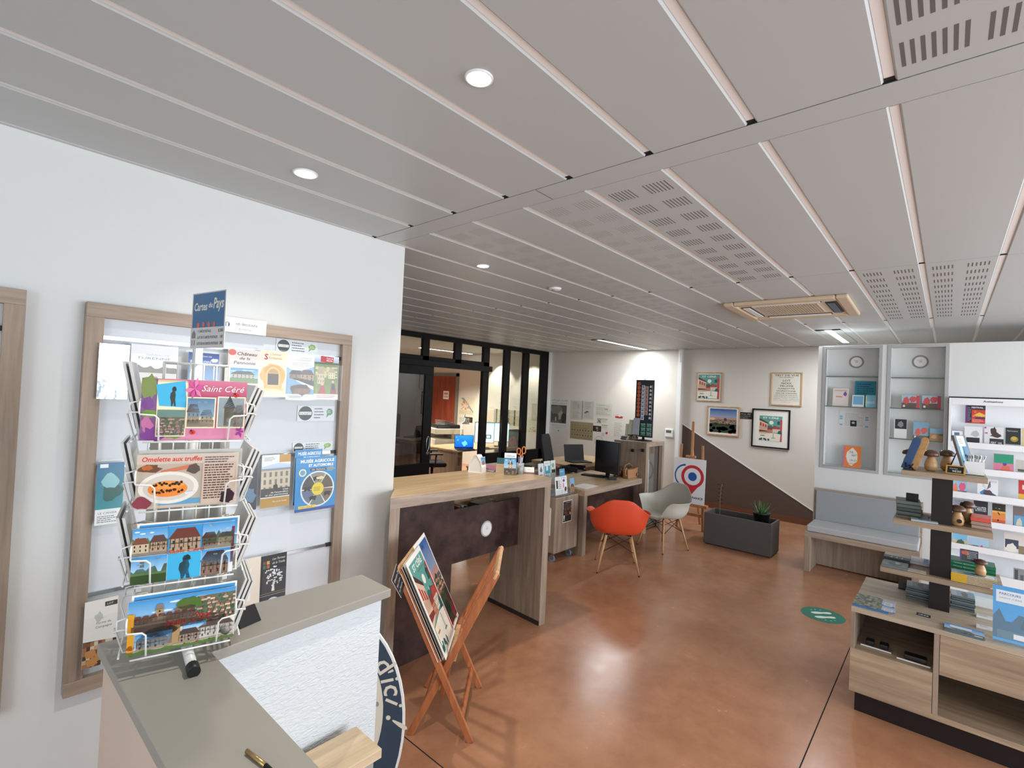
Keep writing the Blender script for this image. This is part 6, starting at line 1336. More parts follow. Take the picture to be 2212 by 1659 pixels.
# ------------------------------------------------------------------ floor sticker
p = onz(1777, 1328); c = Vector((5.25, .80, 0)); A = Art(.34, .34, .0004); A.v, A.f, A.c, A.m, A.sm = [], [], [], [], []
A.prism([(.17+.17*cos(2*pi*k/40), .17+.17*sin(2*pi*k/40)) for k in range(40)], -.0004, 0, col=rgb('#2f7a66'))
for s in (-1, 1):
    x = .5+s*.13; y = .5-s*.03
    A.shape([(x+dx*.9, y+dy*.9) for dx, dy in ((-.05, -.30), (.04, -.30), (.065, -.22), (.045, -.05), (.075, .10), (.06, .24), (.0, .30), (-.07, .24), (-.085, .10), (-.055, -.05), (-.08, -.2))], '#dfeee2')
    for k in range(3): A.disc(.5+s*(.30+.03*(k % 2)), .5+.12*(k-1), .022, '#9cc8b4')
put(A, 'floor_sticker', 'round green floor sticker with two white footprints', 'sticker', Matrix.Translation((0, 0, .0012)) @ flat(c) @ Matrix.Rotation(radians(42), 4, 'Z') @ Matrix.Translation((-.17, -.17, 0)), m=print_m)
# ------------------------------------------------------------------ display island with cantilever shelves
oku_y = wood('display_oak_crosswise', rgb(186, 164, 138), rgb(150, 126, 102), 1); oku_x = MATS['oak_laminate_lengthwise']
topm = wood('pale_grey_oak_top', rgb(200, 184, 162), rgb(168, 152, 132), 1, .35)
DX0, DX1, DY1, DY0, DZ = 3.72, 4.46, .42, -.62, .64
t = thing('display_island', 'low oak display island with dark plinth, central column and three shelves', 'display stand', (4.09, -.1, 0))
ox, oy = 4.09, -.1
def bx(name, m, x0, x1, y0, y1, z0, z1, bev=.0015): q = MB(); q.box(x0-ox, x1-ox, y0-oy, y1-oy, z0, z1); return q.build(name, m, t, bevel=bev)
bx('plinth', plinth_m, DX0+.06, DX1-.05, DY0+.03, DY1-.025, 0, .135, 0)
bx('top_board', topm, DX0, DX1, DY0, DY1, DZ-.028, DZ)
bx('bottom_board', oku_y, DX0, DX1, DY0, DY1, .135, .165)
bx('side_panel', oak_z, DX0, DX1, DY1-.022, DY1, .165, DZ-.028); bx('side_panel', oak_z, DX0, DX1, DY0, DY0+.022, .165, DZ-.028)
bx('divider', oak_z, DX0, DX1, .008, .032, .165, DZ-.028)
bx('drawer_front', oku_y, DX0-.002, DX0+.018, .034, DY1-.001, .140, .392); bx('compartment_floor', oku_y, DX0+.018, DX1, .032, DY1-.022, .375, .392)
bx('drawer_front', oku_y, DX0+.001, DX0+.020, DY0+.022, .006, .392, DZ-.029); bx('compartment_ceiling', oku_y, DX0+.02, DX1, DY0+.022, .008, .385, .400)
bx('rear_panel', oak_z, DX1-.02, DX1-.002, DY0+.022, DY1-.022, .165, DZ-.028)
bx('column', plinth_m, 4.075, 4.37, -.032, .066, DZ, 1.448, 0)
SH = ((4.03, 4.43, -.184, .215, 1.447, 1.477), (4.03, 4.45, -.212, .250, 1.133, 1.165), (4.03, 4.44, -.266, .308, .812, .845))
for s in SH: bx('shelf', oku_y, *s)
def mushroom(label, x, y, z, h, r, hollow=False):
    t = thing('wooden_mushroom', label, 'wooden mushroom', (x, y, z), group='wooden mushrooms on the display shelves')
    m_ = MB(); m_.lathe([(r*.45, 0), (r*.72, h*.08), (r*.82, h*.26), (r*.70, h*.45), (r*.48, h*.62), (r*.42, h*.72)], n=28); m_.build('stem', maple, t)
    m_ = MB(); m_.lathe([(r*.4, h*.70), (r*.9, h*.70), (r, h*.77), (r*.92, h*.87), (r*.6, h*.96), (r*.2, h), (.0001, h)], n=28); m_.build('cap', capm, t)
    if hollow:
        m_ = MB(); m_.lathe([(.0001, .0), (r*.3, .0), (r*.3, .004)], c=(-r*.80, -r*.25, h*.27), n=16, ax=Matrix(((0, 0, -1), (1, 0, 0), (0, -1, 0)))); m_.build('carved_opening', mat('carved_hollow', rgb(50, 36, 28), .8), t)
Z1, Z2, Z3 = 1.4775, 1.1655, .8455
mushroom('wooden mushroom behind the blue board at the left end of the top shelf', 4.30, .190, Z1, .12, .040)
mushroom('wooden mushroom in front of the cork board on the top shelf', 4.16, .075, Z1, .135, .042)
mushroom('hollow wooden mushroom right of the front one on the top shelf', 4.31, .000, Z1, .135, .042, True)
for nm_, lb, m2, yy, xx in (('leaning_board', 'dark blue rounded board leaning on the top shelf', mat('navy_felt', rgb(54, 82, 122), .8), .190, 4.10), ('leaning_board', 'cork rounded board leaning on the top shelf', mat('cork', rgb(200, 156, 100), .8, noise=((60, 60, 60), .2, rgb(168, 124, 76))), .152, 4.115)):
    pl = [(-.022, 0), (.022, 0), (.022, .19), (.017, .207), (.008, .216), (-.008, .216), (-.017, .207), (-.022, .19)]
    m_ = MB(); m_.prism(pl, -.006, .006, Matrix.Rotation(radians(90), 4, 'X')); o = m_.build(nm_, m2, bevel=.002)
    o.matrix_world = Matrix.Translation((xx, yy+.012, Z1+.004)) @ Matrix.Rotation(radians(-90), 4, 'Z') @ Matrix.Rotation(radians(17), 4, 'Y') ; tag(o, lb, 'board', 'rounded boards on the top shelf')
t = thing('figurine', 'small dark twisted metal figurine at the left end of the top shelf', 'figurine', (4.07, .178, Z1))
m_ = MB(); m_.box(-.02, .02, -.03, .03, 0, .006); m_.build('base', black_pl, t); m_ = MB(); m_.tube([(0, -.02, .006), (.005, .0, .03), (-.005, .015, .02), (0, .02, .045)], .005, n=8); m_.tube([(0, .0, .01), (.008, -.018, .04)], .004, n=8); m_.build('twisted_figure', dark_metal, t)
# little easel, framed price, picture book, pens
t = thing('wire_plate_stand', 'thin metal tripod stand holding the leaning picture on the top shelf', 'stand', (4.22, -.055, Z1))
m_ = MB(); m_.tube([(-.06, .055, 0), (0, 0, .155)], .002, n=6); m_.tube([(.06, .045, 0), (0, 0, .155)], .002, n=6); m_.tube([(.05, -.05, 0), (0, 0, .155)], .002, n=6); m_.build('leg_wires', dark_metal, t)
m_ = MB(); m_.box(-.012, .012, -.012, .004, .145, .165); m_.build('top_clip', dark_metal, t)
A = Art(.105, .235, .014, '#8f8a82', '#6d6a66'); A.rect(.08, .04, .92, .96, '#4c7c96'); A.blob(.4, .5, .16, .3, '#a9cfe0', 3, 14, .35); A.blob(.5, .6, .08, .2, '#2f5a78', 4, 14, .3); A.rect(.2, .70, .8, .98, '#e8e4d2'); A.lines(.3, .76, .7, .92, 3, '#6d6a66')
put(A, 'picture_book', 'leaning picture card with a blue river view on the top shelf', 'picture', frame((4.15, -.085, Z1+.012), (.85, -.53, 0), (.06, .30, .95)), m=print_g)
t = thing('chalk_price_stand', 'small yellow framed chalk price board on the top shelf', 'sign', (4.10, -.040, Z1), radians(-8))
m_ = MB(); 
for (a_, b_, c, d_) in ((-.045, .045, 0, .007), (-.045, .045, .049, .056), (-.045, -.038, .007, .049), (.038, .045, .007, .049)): m_.box(-.004, .004, a_, b_, c, d_, Matrix.Rotation(radians(22), 4, 'Y'))
m_.build('frame', mat('yellow_wood', rgb(214, 160, 74), .5), t)
A = Art(.076, .042, .002); A.rect(0, 0, 1, 1, '#1d1e20'); A.text('Cartes', .12, .62, .2, '#e4e4e0', width=.5, sh=.2); A.text('9€50', .3, .16, .3, '#e4e4e0', width=.55, bold=.02); A.build('chalk_panel', print_m, parent=t, mw=Matrix.Rotation(radians(22), 4, 'Y') @ frame((0, .038, .007), (0, -1, 0), (0, 0, 1)))
t = thing('pen_box', 'square white paper bin full of white pens on the top shelf', 'pen box', (4.22, -.128, Z1))
m_ = MB(); a_ = .046
for (x0, x1, y0, y1) in ((-a_, a_, -a_, -a_+.003), (-a_, a_, a_-.003, a_), (-a_, -a_+.003, -a_+.003, a_-.003), (a_-.003, a_, -a_+.003, a_-.003)): m_.box(x0, x1, y0, y1, 0, .082)
m_.box(-a_, a_, -a_, a_, 0, .003); m_.build('box_walls', white_pl, t)
q = random.Random(11)
for i in range(18):
    x, y = 4.22+q.uniform(-.028, .028), -.128+q.uniform(-.028, .028); dx, dy = (x-4.22)*1.0+q.uniform(-.006, .006), (y+.128)*1.0+q.uniform(-.006, .006)
    p = thing('pen', 'white pen with a black clip standing in the white paper bin', 'pen', (x*.6+4.22*.4, y*.6-.128*.4, Z1+.004), group='white pens in the bin')
    m_ = MB(); m_.cyl((0, 0, 0), (dx, dy, .118), .0042, n=10); m_.build('barrel', white_pl, p); m_ = MB(); m_.cyl((dx*.82-.004, dy*.82, .096), (dx*.96-.004, dy*.96, .114), .0018, n=6); m_.build('clip', black_pl, p)
# second shelf
for i, c in enumerate(('#5d645c', '#3a443c', '#4c584c', '#56605a')): book('map_packet', '%s dark green packet in the stack on the middle shelf' % ('lowest', 'second', 'third', 'top')[i], 4.22+.006*(i % 2), .175+.004*i, Z2+.014+.0225*i, .16, .125, .021, c, 'packet', .04*(i-1), 'packets on the middle shelf')
book('magazine', 'town magazine under the dark green packets on the middle shelf', 4.20, .160, Z2, .20, .16, .013, '#6d685c', 'magazine', 0, None)
A_l = lambda A: (A.rect(0, 0, 1, 1, '#a9bcc0'), A.blob(.5, .5, .35, .25, '#4c7480', 3, 14, .3))
book('magazine', 'pale blue magazine lying before the column on the middle shelf', 4.085, .10, Z2, .10, .13, .012, '#9cb0b4', 'magazine', .1, None, art=A_l)
t = thing('card_holder', 'small black card stand on top of the dark green packets', 'card holder', (4.21, .165, Z2+.104)); m_ = MB(); m_.box(-.004, .004, -.032, .032, 0, .045, Matrix.Rotation(radians(18), 4, 'Y')); m_.build('upright', black_pl, t); m_ = MB(); m_.box(-.02, .03, -.032, .032, 0, .004); m_.build('foot', black_pl, t)
mushroom('hollow wooden mushroom right beside the column on the middle shelf', 4.12, -.055, Z2, .125, .042, True)
mushroom('dark capped wooden mushroom behind the hollow one on the middle shelf', 4.30, -.105, Z2, .135, .038)
for i, c in enumerate(('#b09080', '#a88878', '#e0503a')): book('book', ('lowest brown', 'second brown', 'top orange red')[i]+' book in the right stack on the middle shelf', 4.20, -.165, Z2+.022*i, .17, .088, .021, c, rot=-.03*i, grp='books stacked on the middle shelf')
# third shelf
book('book', 'dark grey town book at the left end of the lowest shelf', 4.10, .235, Z3, .14, .13, .018, '#6a7478', grp=None, art=lambda A: (A.rect(0, 0, 1, 1, '#7c8688'), A.blob(.4, .5, .3, .3, '#4a5456', 3), A.blob(.6, .4, .2, .12, '#b4bec2', 5)))
book('book', 'cream and black booklet behind the grey town book on the lowest shelf', 4.27, .235, Z3, .15, .14, .03, '#3a3c40', art=lambda A: (A.rect(0, 0, .4, 1, '#2c2e34'), A.rect(.4, 0, 1, 1, '#c0b8a8'), A.lines(.05, .2, .35, .8, 3, '#c9ccd0')))
book('booklet', 'white and blue booklet nearest the column on the lowest shelf', 4.33, .12, Z3, .14, .10, .02, '#d8dce0', 'booklet', art=lambda A: (A.rect(0, 0, 1, 1, '#e0e4e8'), A.rect(.1, .05, .9, .3, '#4a94cc')))
book('booklet', 'small tan leaflet at the front of the lowest shelf', 4.07, .125, Z3, .06, .09, .008, '#c8ae90', 'booklet', art=lambda A: (A.rect(0, 0, 1, 1, '#d8c4a8'), A.rect(.2, .3, .8, .9, '#a8bcc8')))
for i in range(4):
    book('book', '%s green guide book in the stack behind the mushroom' % ('lowest', 'second', 'third', 'top')[i], 4.30, -.130, Z3+.021*i, .14, .215, .020, '#14704c', grp='green guides on the lowest shelf')
for i in range(6): book('magazine', '%s magazine in the yellow-edged pile on the lowest shelf' % ('lowest', 'second', 'third', 'fourth', 'fifth', 'top')[i], 4.095, -.135, Z3+.0085*i, .10, .20, .008, ('#dcc8a4', '#dcc8a4', '#d8c4a0', '#dec8a2', '#d8c49e', '#e0cca8')[i], 'magazine', 0, 'yellow-edged magazines on the lowest shelf', art=(lambda A: (A.rect(0, 0, 1, 1, '#b4c0c0'), A.blob(.4, .6, .22, .15, '#4ca0b8', 3), A.rect(.1, .05, .9, .25, '#e8e8e0'), A.blob(.6, .4, .25, .16, '#5c6c58', 4))) if i == 5 else None)
for o in [q for q in COL.objects if q.get('group') == 'yellow-edged magazines on the lowest shelf']:
    m_ = MB(); m_.box(-.0506, -.0500, .030, .1003, .0003, .0077); m_.build('yellow_spine_end', mat('spine_yellow', rgb(232, 182, 40), .4), o)
for o in [q for q in COL.objects if q.get('group') == 'green guides on the lowest shelf']:
    A = Art(.21, .019, .0003, '#14704c'); A.text('Chants Quercynois', .1, .3, .35, '#c9dccf', width=.55); A.build('spine_print', print_m, parent=o, mw=frame((-.0705, .106, .0005), (0, -1, 0), (0, 0, 1)))
mushroom('small wooden mushroom standing on the yellow-edged magazines', 4.10, -.165, Z3+.052, .095, .032)
A = Art(.085, .07, .0012); A.rect(0, 0, 1, 1, '#1c1a24'); A.blob(.3, .7, .2, .2, '#d05838', 3); A.lines(.4, .2, .95, .9, 5, '#c9c9cc'); A.rect(0, 0, .1, 1, '#5c2c7a')
put(A, 'leaflet', 'dark purple leaflet standing on the green guides', 'leaflet', fx((4.26, -.075, Z3+.086), radians(12)))
A = Art(.05, .03, .001); A.lines(.1, .2, .6, .8, 3); A.rect(.6, .2, .9, .8, '#3a3c40'); put(A, 'price_tag', 'small white tag at the right front corner of the lowest shelf', 'tag', frame((4.036, -.205, Z3+.001), (0, -1, 0), (1, 0, 0)), m=print_m)
# on the island top
def art_mapcov(A): A.rect(0, 0, 1, 1, '#6c7468'); A.noise(0, .3, .68, 1, ('#5c6650', '#8a9278', '#4c5648', '#a0a48c'), 4, 10, 8); A.noise(0, 0, .68, .3, ('#4a504c', '#8a8c88', '#3c4040'), 6, 12, 4); A.rect(.68, 0, 1, 1, '#c9ccd8', '#a9b4d0'); A.rect(.68, .0, 1, .22, '#3a80c0'); A.rect(.74, .15, .94, .6, '#e4e6ea'); A.lines(.76, .2, .92, .55, 5)
book('magazine', 'grey and blue map booklet at the near left corner of the island top', 3.80, .330, DZ, .10, .175, .010, '#3a80c0', 'magazine', 0, 'map booklets on the island top')
A = Art(.21, .10, .0004); art_mapcov(A); put(A, 'map_sheet', 'grey town photo sheet lying on the nearest map booklet', 'map', frame((3.752, .425-.005, DZ+.0112), (0, -1, 0), (1, 0, 0)))
A = Art(.20, .15, .004); art_mapcov(A); put(A, 'map_sheet', 'green and violet map booklet lying behind the nearest booklet', 'map', frame((3.86, .42, DZ+.006), (.0, -1, 0), (1, 0, 0)))
def stackm(x, y, n, label, g, w=.13, d=.12):
    ordn = ('lowest', 'second', 'third', 'fourth', 'fifth', 'topmost')
    for i in range(n): book('magazine', '%s %s' % (ordn[i], label), x+.004*(i % 3), y+.003*(i % 2), DZ+.0135*i, w, d, .0128, ('#5c6a6c', '#6c7474', '#566468', '#707a7c')[i % 4], 'magazine', .03*((i*7) % 3-1), g, art=(lambda A: (A.rect(0, 0, 1, 1, '#9cc4e0'), A.blob(.5, .4, .4, .15, '#7a6a5c', 3, 14, .3), A.rect(0, .75, 1, 1, '#e0ecf4'))) if i == n-1 else None)
stackm(4.24, .118, 6, 'sky blue covered magazine in the pile left of the column foot', 'magazine pile left of the column')
stackm(4.26, -.095, 6, 'blue covered magazine in the pile right of the column foot', 'magazine pile right of the column', .13, .11)
t = thing('card_holder', 'small black card stand at the far left of the island top', 'card holder', (4.36, .190, DZ)); m_ = MB(); m_.box(-.004, .004, -.04, .04, 0, .042, Matrix.Rotation(radians(14), 4, 'Y')); m_.build('upright', black_pl, t); m_ = MB(); m_.box(-.02, .03, -.04, .04, 0, .004); m_.build('foot', black_pl, t)
p = onz(1995, 1331, DZ); t = thing('price_rail', 'tiny black price tag rail with white figures on the island top', 'price tag', (p.x, p.y, DZ), radians(-90))
m_ = MB(); m_.prism([(-.008, 0), (.008, 0), (0, .014)], -.032, .032, Matrix(((0, 0, 1, 0), (1, 0, 0, 0), (0, 1, 0, 0), (0, 0, 0, 1)))); m_.build('rail', black_pl, t)
A = Art(.058, .010, .0003, '#1c1e22'); A.text('5,90 EUR', .1, .2, .6, '#e4e6e8', width=.8); A.build('figures', print_m, parent=t, mw=frame((-.029, -.0075, .0025), (1, 0, 0), (0, .5, .86)))
A = Art(.165, .125, .008, '#4a7080'); A.rect(0, 0, 1, .34, '#6c7468'); A.rect(0, .34, 1, 1, '#b8d4ea', '#3f8cd0'); A.rect(.15, .6, .7, .85, '#dfe8f0'); A.blob(.45, .42, .3, .06, '#2c3034', 3, 16, .4); A.noise(.5, .05, 1, .3, ('#6a7268', '#8c948c', '#4c544c'), 3, 8, 4); A.rect(.75, .08, .95, .2, '#dfe2e0')
put(A, 'magazine', 'blue and grey magazine on the front edge of the island top', 'magazine', frame((3.725, -.010, DZ+.009), (0, -1, 0), (1, 0, 0)))
for i, (px, py) in enumerate(((2118, 1333), (2118, 1356))):
    p = onz(px, py, DZ); t = thing('brooch_card', '%s white card with small print on the island top' % ('upper', 'lower')[i], 'card', (p.x, p.y, DZ), radians(-90)); m_ = MB(); m_.box(-.02, .06, -.022, .022, .0, .012); m_.build('box', white_pl, t, bevel=.002); A = Art(.075, .04, .0003); A.rect(0, 0, 1, 1, '#dedde2'); A.lines(.2, .2, .8, .8, 4, '#5c5a66'); A.build('card_print', print_m, parent=t, mw=frame((-.018, -.02, .0125), (1, 0, 0), (0, 1, 0)))
A = Art(.20, .285, .003); A.rect(0, 0, 1, 1, '#4aa0dc', '#3c98d8'); A.hills(0, .05, 1, .62, '#466c84', 3, 8); A.blob(.75, .4, .22, .2, '#3a6078', 4, 14, .3); A.rect(.06, .70, .66, .92, '#dfe4ea'); A.text('PARCOURS', .12, .84, .04, '#3c6a94', width=.42, bold=.02); A.text('SAINT-CÉRÉ', .12, .77, .03, '#7a92a8', width=.44); A.rect(.08, .06, .95, .2, '#5c7c8c'); A.rect(.4, .08, .68, .17, '#dfe4e8')
put(A, 'guide_folder', 'large sky blue PARCOURS folder standing at the right of the island top', 'folder', fx((3.80, -.208, DZ+.002), radians(14)))
m_ = MB(); m_.box(-.03, .03, -.09, .09, 0, .003); tag(m_.build('acrylic_base', acryl, loc=(3.80, -.30, DZ+.0005)), 'clear acrylic foot under the sky blue folder', 'stand')
A = Art(.15, .20, .002); A.rect(0, 0, 1, 1, '#e4ecf0'); A.rect(.2, .3, 1, .6, '#c9dce8'); put(A, 'guide_folder', 'pale translucent folder leaning behind the right magazine pile', 'folder', fx((4.36, -.12, DZ+.001), radians(10)))
# inside the open compartment
for i, (y, x) in enumerate(((.30, 3.86), (.12, 3.82))):
    t = thing('storage_box', ('divided clear plastic box with dark items, left in the island compartment', 'clear plastic box with a dark pouch, right in the island compartment')[i], 'box', (x, y, .393))
    m_ = MB(); m_.box(-.05, .05, -.075, .075, 0, .004); m_.box(-.05, -.047, -.075, .075, 0, .035); m_.box(.047, .05, -.075, .075, 0, .035); m_.box(-.05, .05, -.075, -.072, 0, .035); m_.box(-.05, .05, .072, .075, 0, .035); m_.build('tray', acryl, t)
    m_ = MB(); m_.box(-.051, -.050, -.076, .076, 0, .007); m_.build('rim_strip', white_pl, t)
    for j in range(2 if i == 0 else 1): m_ = MB(); m_.box(-.03, .03, (-.06, .01)[j] if i == 0 else -.06, (-.015, .055)[j] if i == 0 else .045, .005, .03); m_.build('dark_insert', black_pl, t, bevel=.006)

# ------------------------------------------------------------------ white wall shelving "Animations"
SX = 7.0
t = thing('wall_shelving', 'tall white leaflet shelving headed Animations, right of the niches', 'shelving', (SX, -.65, 0))
def sb(name, x0, x1, y0, y1, z0, z1, m=shelf_w): q = MB(); q.box(x0-SX, x1-SX, y0+.65, y1+.65, z0, z1); return q.build(name, m, t, bevel=.0015)
YL, YR = -.004, -1.34
sb('back_panel', 7.25, 7.28, YR, YL, 0, 2.015); sb('side_panel', 7.0, 7.25, YL-.022, YL, 0, 2.015); sb('side_panel', 7.0, 7.25, YR, YR+.022, 0, 2.015)
sb('header_board', 7.0, 7.02, YR+.022, YL-.022, 1.945, 2.015); sb('top_panel', 7.02, 7.25, YR+.022, YL-.022, 1.995, 2.015)
LIP = ((1.560, 1.500), (1.300, 1.235), (1.040, .975), (.775, .715), (.505, .445), (.250, .0))
for a_, b_ in LIP:
    sb('shelf_lip', 7.0, 7.015, YR+.022, YL-.022, b_, a_); sb('shelf_board', 7.015, 7.25, YR+.022, YL-.022, max(b_, a_-.065), a_-.045)
A = Art(.20, .04, .0006); A.v, A.f, A.c, A.m, A.sm = [], [], [], [], []; A.text('Animations', .1, .3, .45, '#3c3e42', width=.72, bold=.02, sh=.2); A.build('heading_lettering', print_m, parent=t, mw=Matrix.Translation((-SX, .65, 0)) @ fx((SX-.0012, onx(2118, 868, SX).y, 1.965)))
SG = 'leaflets and books on the white shelving'
def sitem(x0, y0, x1, y1, fn, label, row, name='leaflet', X=7.05, tilt=10, tk=.005):
    a_, b_ = onx(x0, y0, X), onx(x1, y1, X); zb_ = (LIP[row][0]-.044) if row is not None else b_.z; h = a_.z-zb_; w = a_.y-b_.y
    A = Art(w, h, tk); fn(A); put(A, name, label, name, fx((X, a_.y, zb_+.0005), radians(tilt)), SG, print_m)
def c_(base, *bl):
    def f(A):
        A.rect(0, 0, 1, 1, base)
        for i, b in enumerate(bl): (A.rect(*b[1:5], b[0]) if b[3] > b[1] and b[4] > b[2] else A.blob(b[1], b[2], b[3], b[4], b[0], i+3, 14, .3))
    return f
def art_festival(A): A.rect(0, 0, 1, 1, '#cf4030'); A.rect(0, 0, .08, 1, '#7a2c8c'); A.rect(.08, .05, .32, 1, '#2c2a38'); A.rect(.32, .75, 1, 1, '#3a3840'); A.text('FESTIVAL', .3, .84, .08, '#e8e8ea', width=.6, bold=.03); A.shape(((.4, .45), (.7, .62), (.98, .5), (.98, .38), (.6, .42)), '#e8c440'); A.rect(.5, .25, 1, .36, '#6a2c5c'); A.text('du 12 au 20', .36, .38, .06, '#f0e8e0', width=.5); A.lines(.36, .05, .95, .24, 4, '#f0c8b8'); A.disc(.5, .64, .07, '#e07048'); A.lines(.1, .1, .3, .9, 9, '#9a9aa8')
def art_deer(A):
    A.rect(0, 0, 1, 1, '#e9ebee'); A.shape(((.12, .30), (.35, .48), (.45, .42), (.30, .15), (.18, .18)), '#3f8cc0'); A.blob(.52, .3, .22, .16, '#5c4450', 3, 16, .2); A.shape(((.62, .38), (.92, .22), (.9, .15), (.6, .2)), '#4a4a5c')
    for s in (-1, 1):
        for k in range(3): A.shape(((.45, .48), (.45+s*.2, .62+.1*k), (.45+s*(.22-.04*k), .72+.1*k), (.45+s*.19, .63+.1*k), (.46, .46)), '#8a8c94')
    A.lines(.6, .85, .95, .95, 2, '#8a9098')
def art_crater(A): A.rect(0, 0, 1, 1, '#2c2e30'); A.rect(0, 0, 1, .2, '#3f7a8c'); A.disc(.58, .48, .26, '#a08c3c'); A.disc(.56, .52, .18, '#c4b04c'); A.rect(0, .2, 1, .24, '#c9c9b8'); A.text('Patrimoine', .1, .82, .07, '#c9ccc8', width=.7)
def art_birds(A): A.rect(0, 0, 1, 1, '#e08840'); A.rect(0, .8, 1, 1, '#2c2828'); A.rect(0, 0, 1, .3, '#d05c38'); A.rect(0, .6, 1, .8, '#e8b050'); A.hills(0, .68, 1, .84, '#2c2828', 3); A.shape(((.45, .66), (.6, .52), (.55, .5), (.42, .6)), '#2a2422'); A.blob(.45, .28, .08, .04, '#2a2422', 4); A.rect(.3, .02, .5, .06, '#2a2422')
def art_ornith(A): A.rect(0, 0, 1, 1, '#26282e'); A.text('CHANTIER', .5, .55, .2, '#c4c8cc', 'c', width=.8, bold=.02); A.lines(.15, .15, .85, .3, 2, '#a4a8ac')
def art_pert(A): A.rect(0, 0, 1, 1, '#e2e2e4'); A.blob(.5, .8, .16, .18, '#4a3838', 3, 14, .4); A.blob(.62, .62, .3, .1, '#4a3838', 4, 14, .4); A.rect(.28, .16, 1, .45, '#3a3236'); A.text('PERT  VAL', .34, .2, .1, '#e4e4e6', width=.6, bold=.02); A.blob(.06, .95, .06, .04, '#b43c8c', 3); A.blob(.1, .7, .1, .03, '#c04c9c', 4); A.rect(0, 0, 1, .15, '#d4d8dc')
sitem(2086, 875, 2128, 916, art_festival, 'red and purple festival poster under the Animations heading', None, 'poster', 7.20, 0, .002)
sitem(2084, 920, 2122, 953, c_('#e6e8ea', ('#2c2e34', .1, .08, .85, .45), ('#b8bcc4', .6, .65, .25, .15)), 'white leaflet with black photos in the top shelf row', 0)
sitem(2057, 930, 2079, 953, c_('#dce2e8', ('#5c6c84', .2, .2, .7, .9)), 'pale leaflet with a slate block at the far left of the top row', 0)
sitem(2127, 921, 2168, 956, art_pert, 'white PERT VAL leaflet with brown brush strokes', 0)
sitem(2173, 923, 2205, 959, art_crater, 'black book cover with a yellow crater', 0, 'book')
sitem(2208, 924, 2240, 961, c_('#d8c89c', ('#e8d8a8', .5, .6, .3, .2)), 'tan leaflet cut by the right edge, top shelf row', 0)
sitem(2147, 979, 2190, 1015, c_('#d8809c', ('#2c9c78', .02, .55, .98, .98), ('#e0705c', .6, .3, .25, .2), ('#5c4c9c', .55, .5, .1, .08), ('#2c4c5c', .2, .1, .2, .1)), 'pink and green book on the second shelf', 1, 'book')
sitem(2195, 993, 2216, 1017, c_('#c4c2b8', ('#5c5a54', .2, .3, .9, .45)), 'grey patterned leaflet near the right edge, second shelf', 1)
sitem(2100, 985, 2120, 1014, c_('#d4d8dc', ('#8a9098', .1, .1, .9, .3)), 'pale leaflet hidden behind the pens on the second shelf', 1)
sitem(2060, 1034, 2088, 1061, c_('#8abcd8', ('#6a6454', .0, .0, 1, .3), ('#e08060', .15, .4, .2, .35), ('#d85c84', .65, .5, .25, .3)), 'leaflet with orange and pink trees on the third shelf', 2)
sitem(2112, 1033, 2156, 1068, art_deer, 'white leaflet with a deer head drawing on the third shelf', 2)
sitem(2201, 1037, 2228, 1075, c_('#c43c3c', ('#e0b444', 0, 0, 1, .4), ('#e8d8c8', .3, .6, .6, .8)), 'red and yellow leaflet at the right edge, third shelf', 2)
sitem(2062, 1079, 2092, 1120, c_('#8c8a98', ('#d8dce0', .1, .3, .8, .7)), 'grey leaflet behind the mushrooms on the fourth shelf', 3)
sitem(2104, 1081, 2134, 1112, art_ornith, 'black leaflet with a white emblem lettering on the fourth shelf', 3)
sitem(2144, 1087, 2172, 1128, art_birds, 'orange book cover with black birds on the fourth shelf', 3, 'book')
sitem(2189, 1093, 2216, 1132, c_('#7a6c6c', ('#5ca0c8', .1, .1, .95, .6), ('#d0c8b4', .5, .3, .25, .2)), 'brown and blue photo book at the right of the fourth shelf', 3, 'book')
sitem(2058, 1149, 2089, 1172, c_('#7ab8dc', ('#c8b890', 0, 0, 1, .5), ('#4c5c48', .55, .35, .3, .2)), 'beach landscape leaflet on the fifth shelf', 4)
sitem(2093, 1161, 2136, 1180, c_('#a8c4dc', ('#c0ac88', 0, 0, 1, .4), ('#c83c9c', .65, .25, .08, .25), ('#5c5c60', .3, .3, .2, .1)), 'mountain panorama leaflet with a magenta spot', 4)
sitem(2170, 1150, 2214, 1191, c_('#d8d4cc', ('#3c4458', .05, .35, .7, .72), ('#e4e0d8', .35, .35, .3, .2), ('#8c7860', .7, .05, 1, .5)), 'white photo magazine at the right of the fifth shelf', 4, 'magazine')
sitem(2190, 1227, 2214, 1247, c_('#8a8c8e', ('#4a4c50', .1, .2, .4, .9), ('#5c5e62', .6, .1, .9, .6)), 'small dark grey card on the lowest shelf', 5)
# things in the wall niches
NG1, NG2 = 'leaflets in the left wall niche', 'books and leaflets in the right wall niche'
def nitem(x0, y0, x1, y1, fn, label, zb_, X, grp, name='leaflet', tilt=8, tk=.003):
    a_, b_ = onx(x0, y0, X), onx(x1, y1, X); A = Art(a_.y-b_.y, a_.z-zb_, tk); fn(A); put(A, name, label, name, fx((X, a_.y, zb_+.0008), radians(tilt)), grp, print_m)
nitem(1799, 838, 1832, 874, c_('#e8dcd4', ('#d09080', .2, .5, .6, .56), ('#7c5cac', .78, .7, .12, .12), ('#b09088', .1, .85, .9, .88)), 'cream card with a small violet star, left of the niche shelf', 1.874, 7.16, NG1)
nitem(1847, 823, 1891, 876, lambda A: (A.rect(0, 0, 1, 1, '#1f8298'), A.lines(.1, .5, .9, .92, 5, '#123c4c')), 'tall teal sign behind the blue cards in the left niche', 1.874, 7.20, NG1, 'sign', 3)
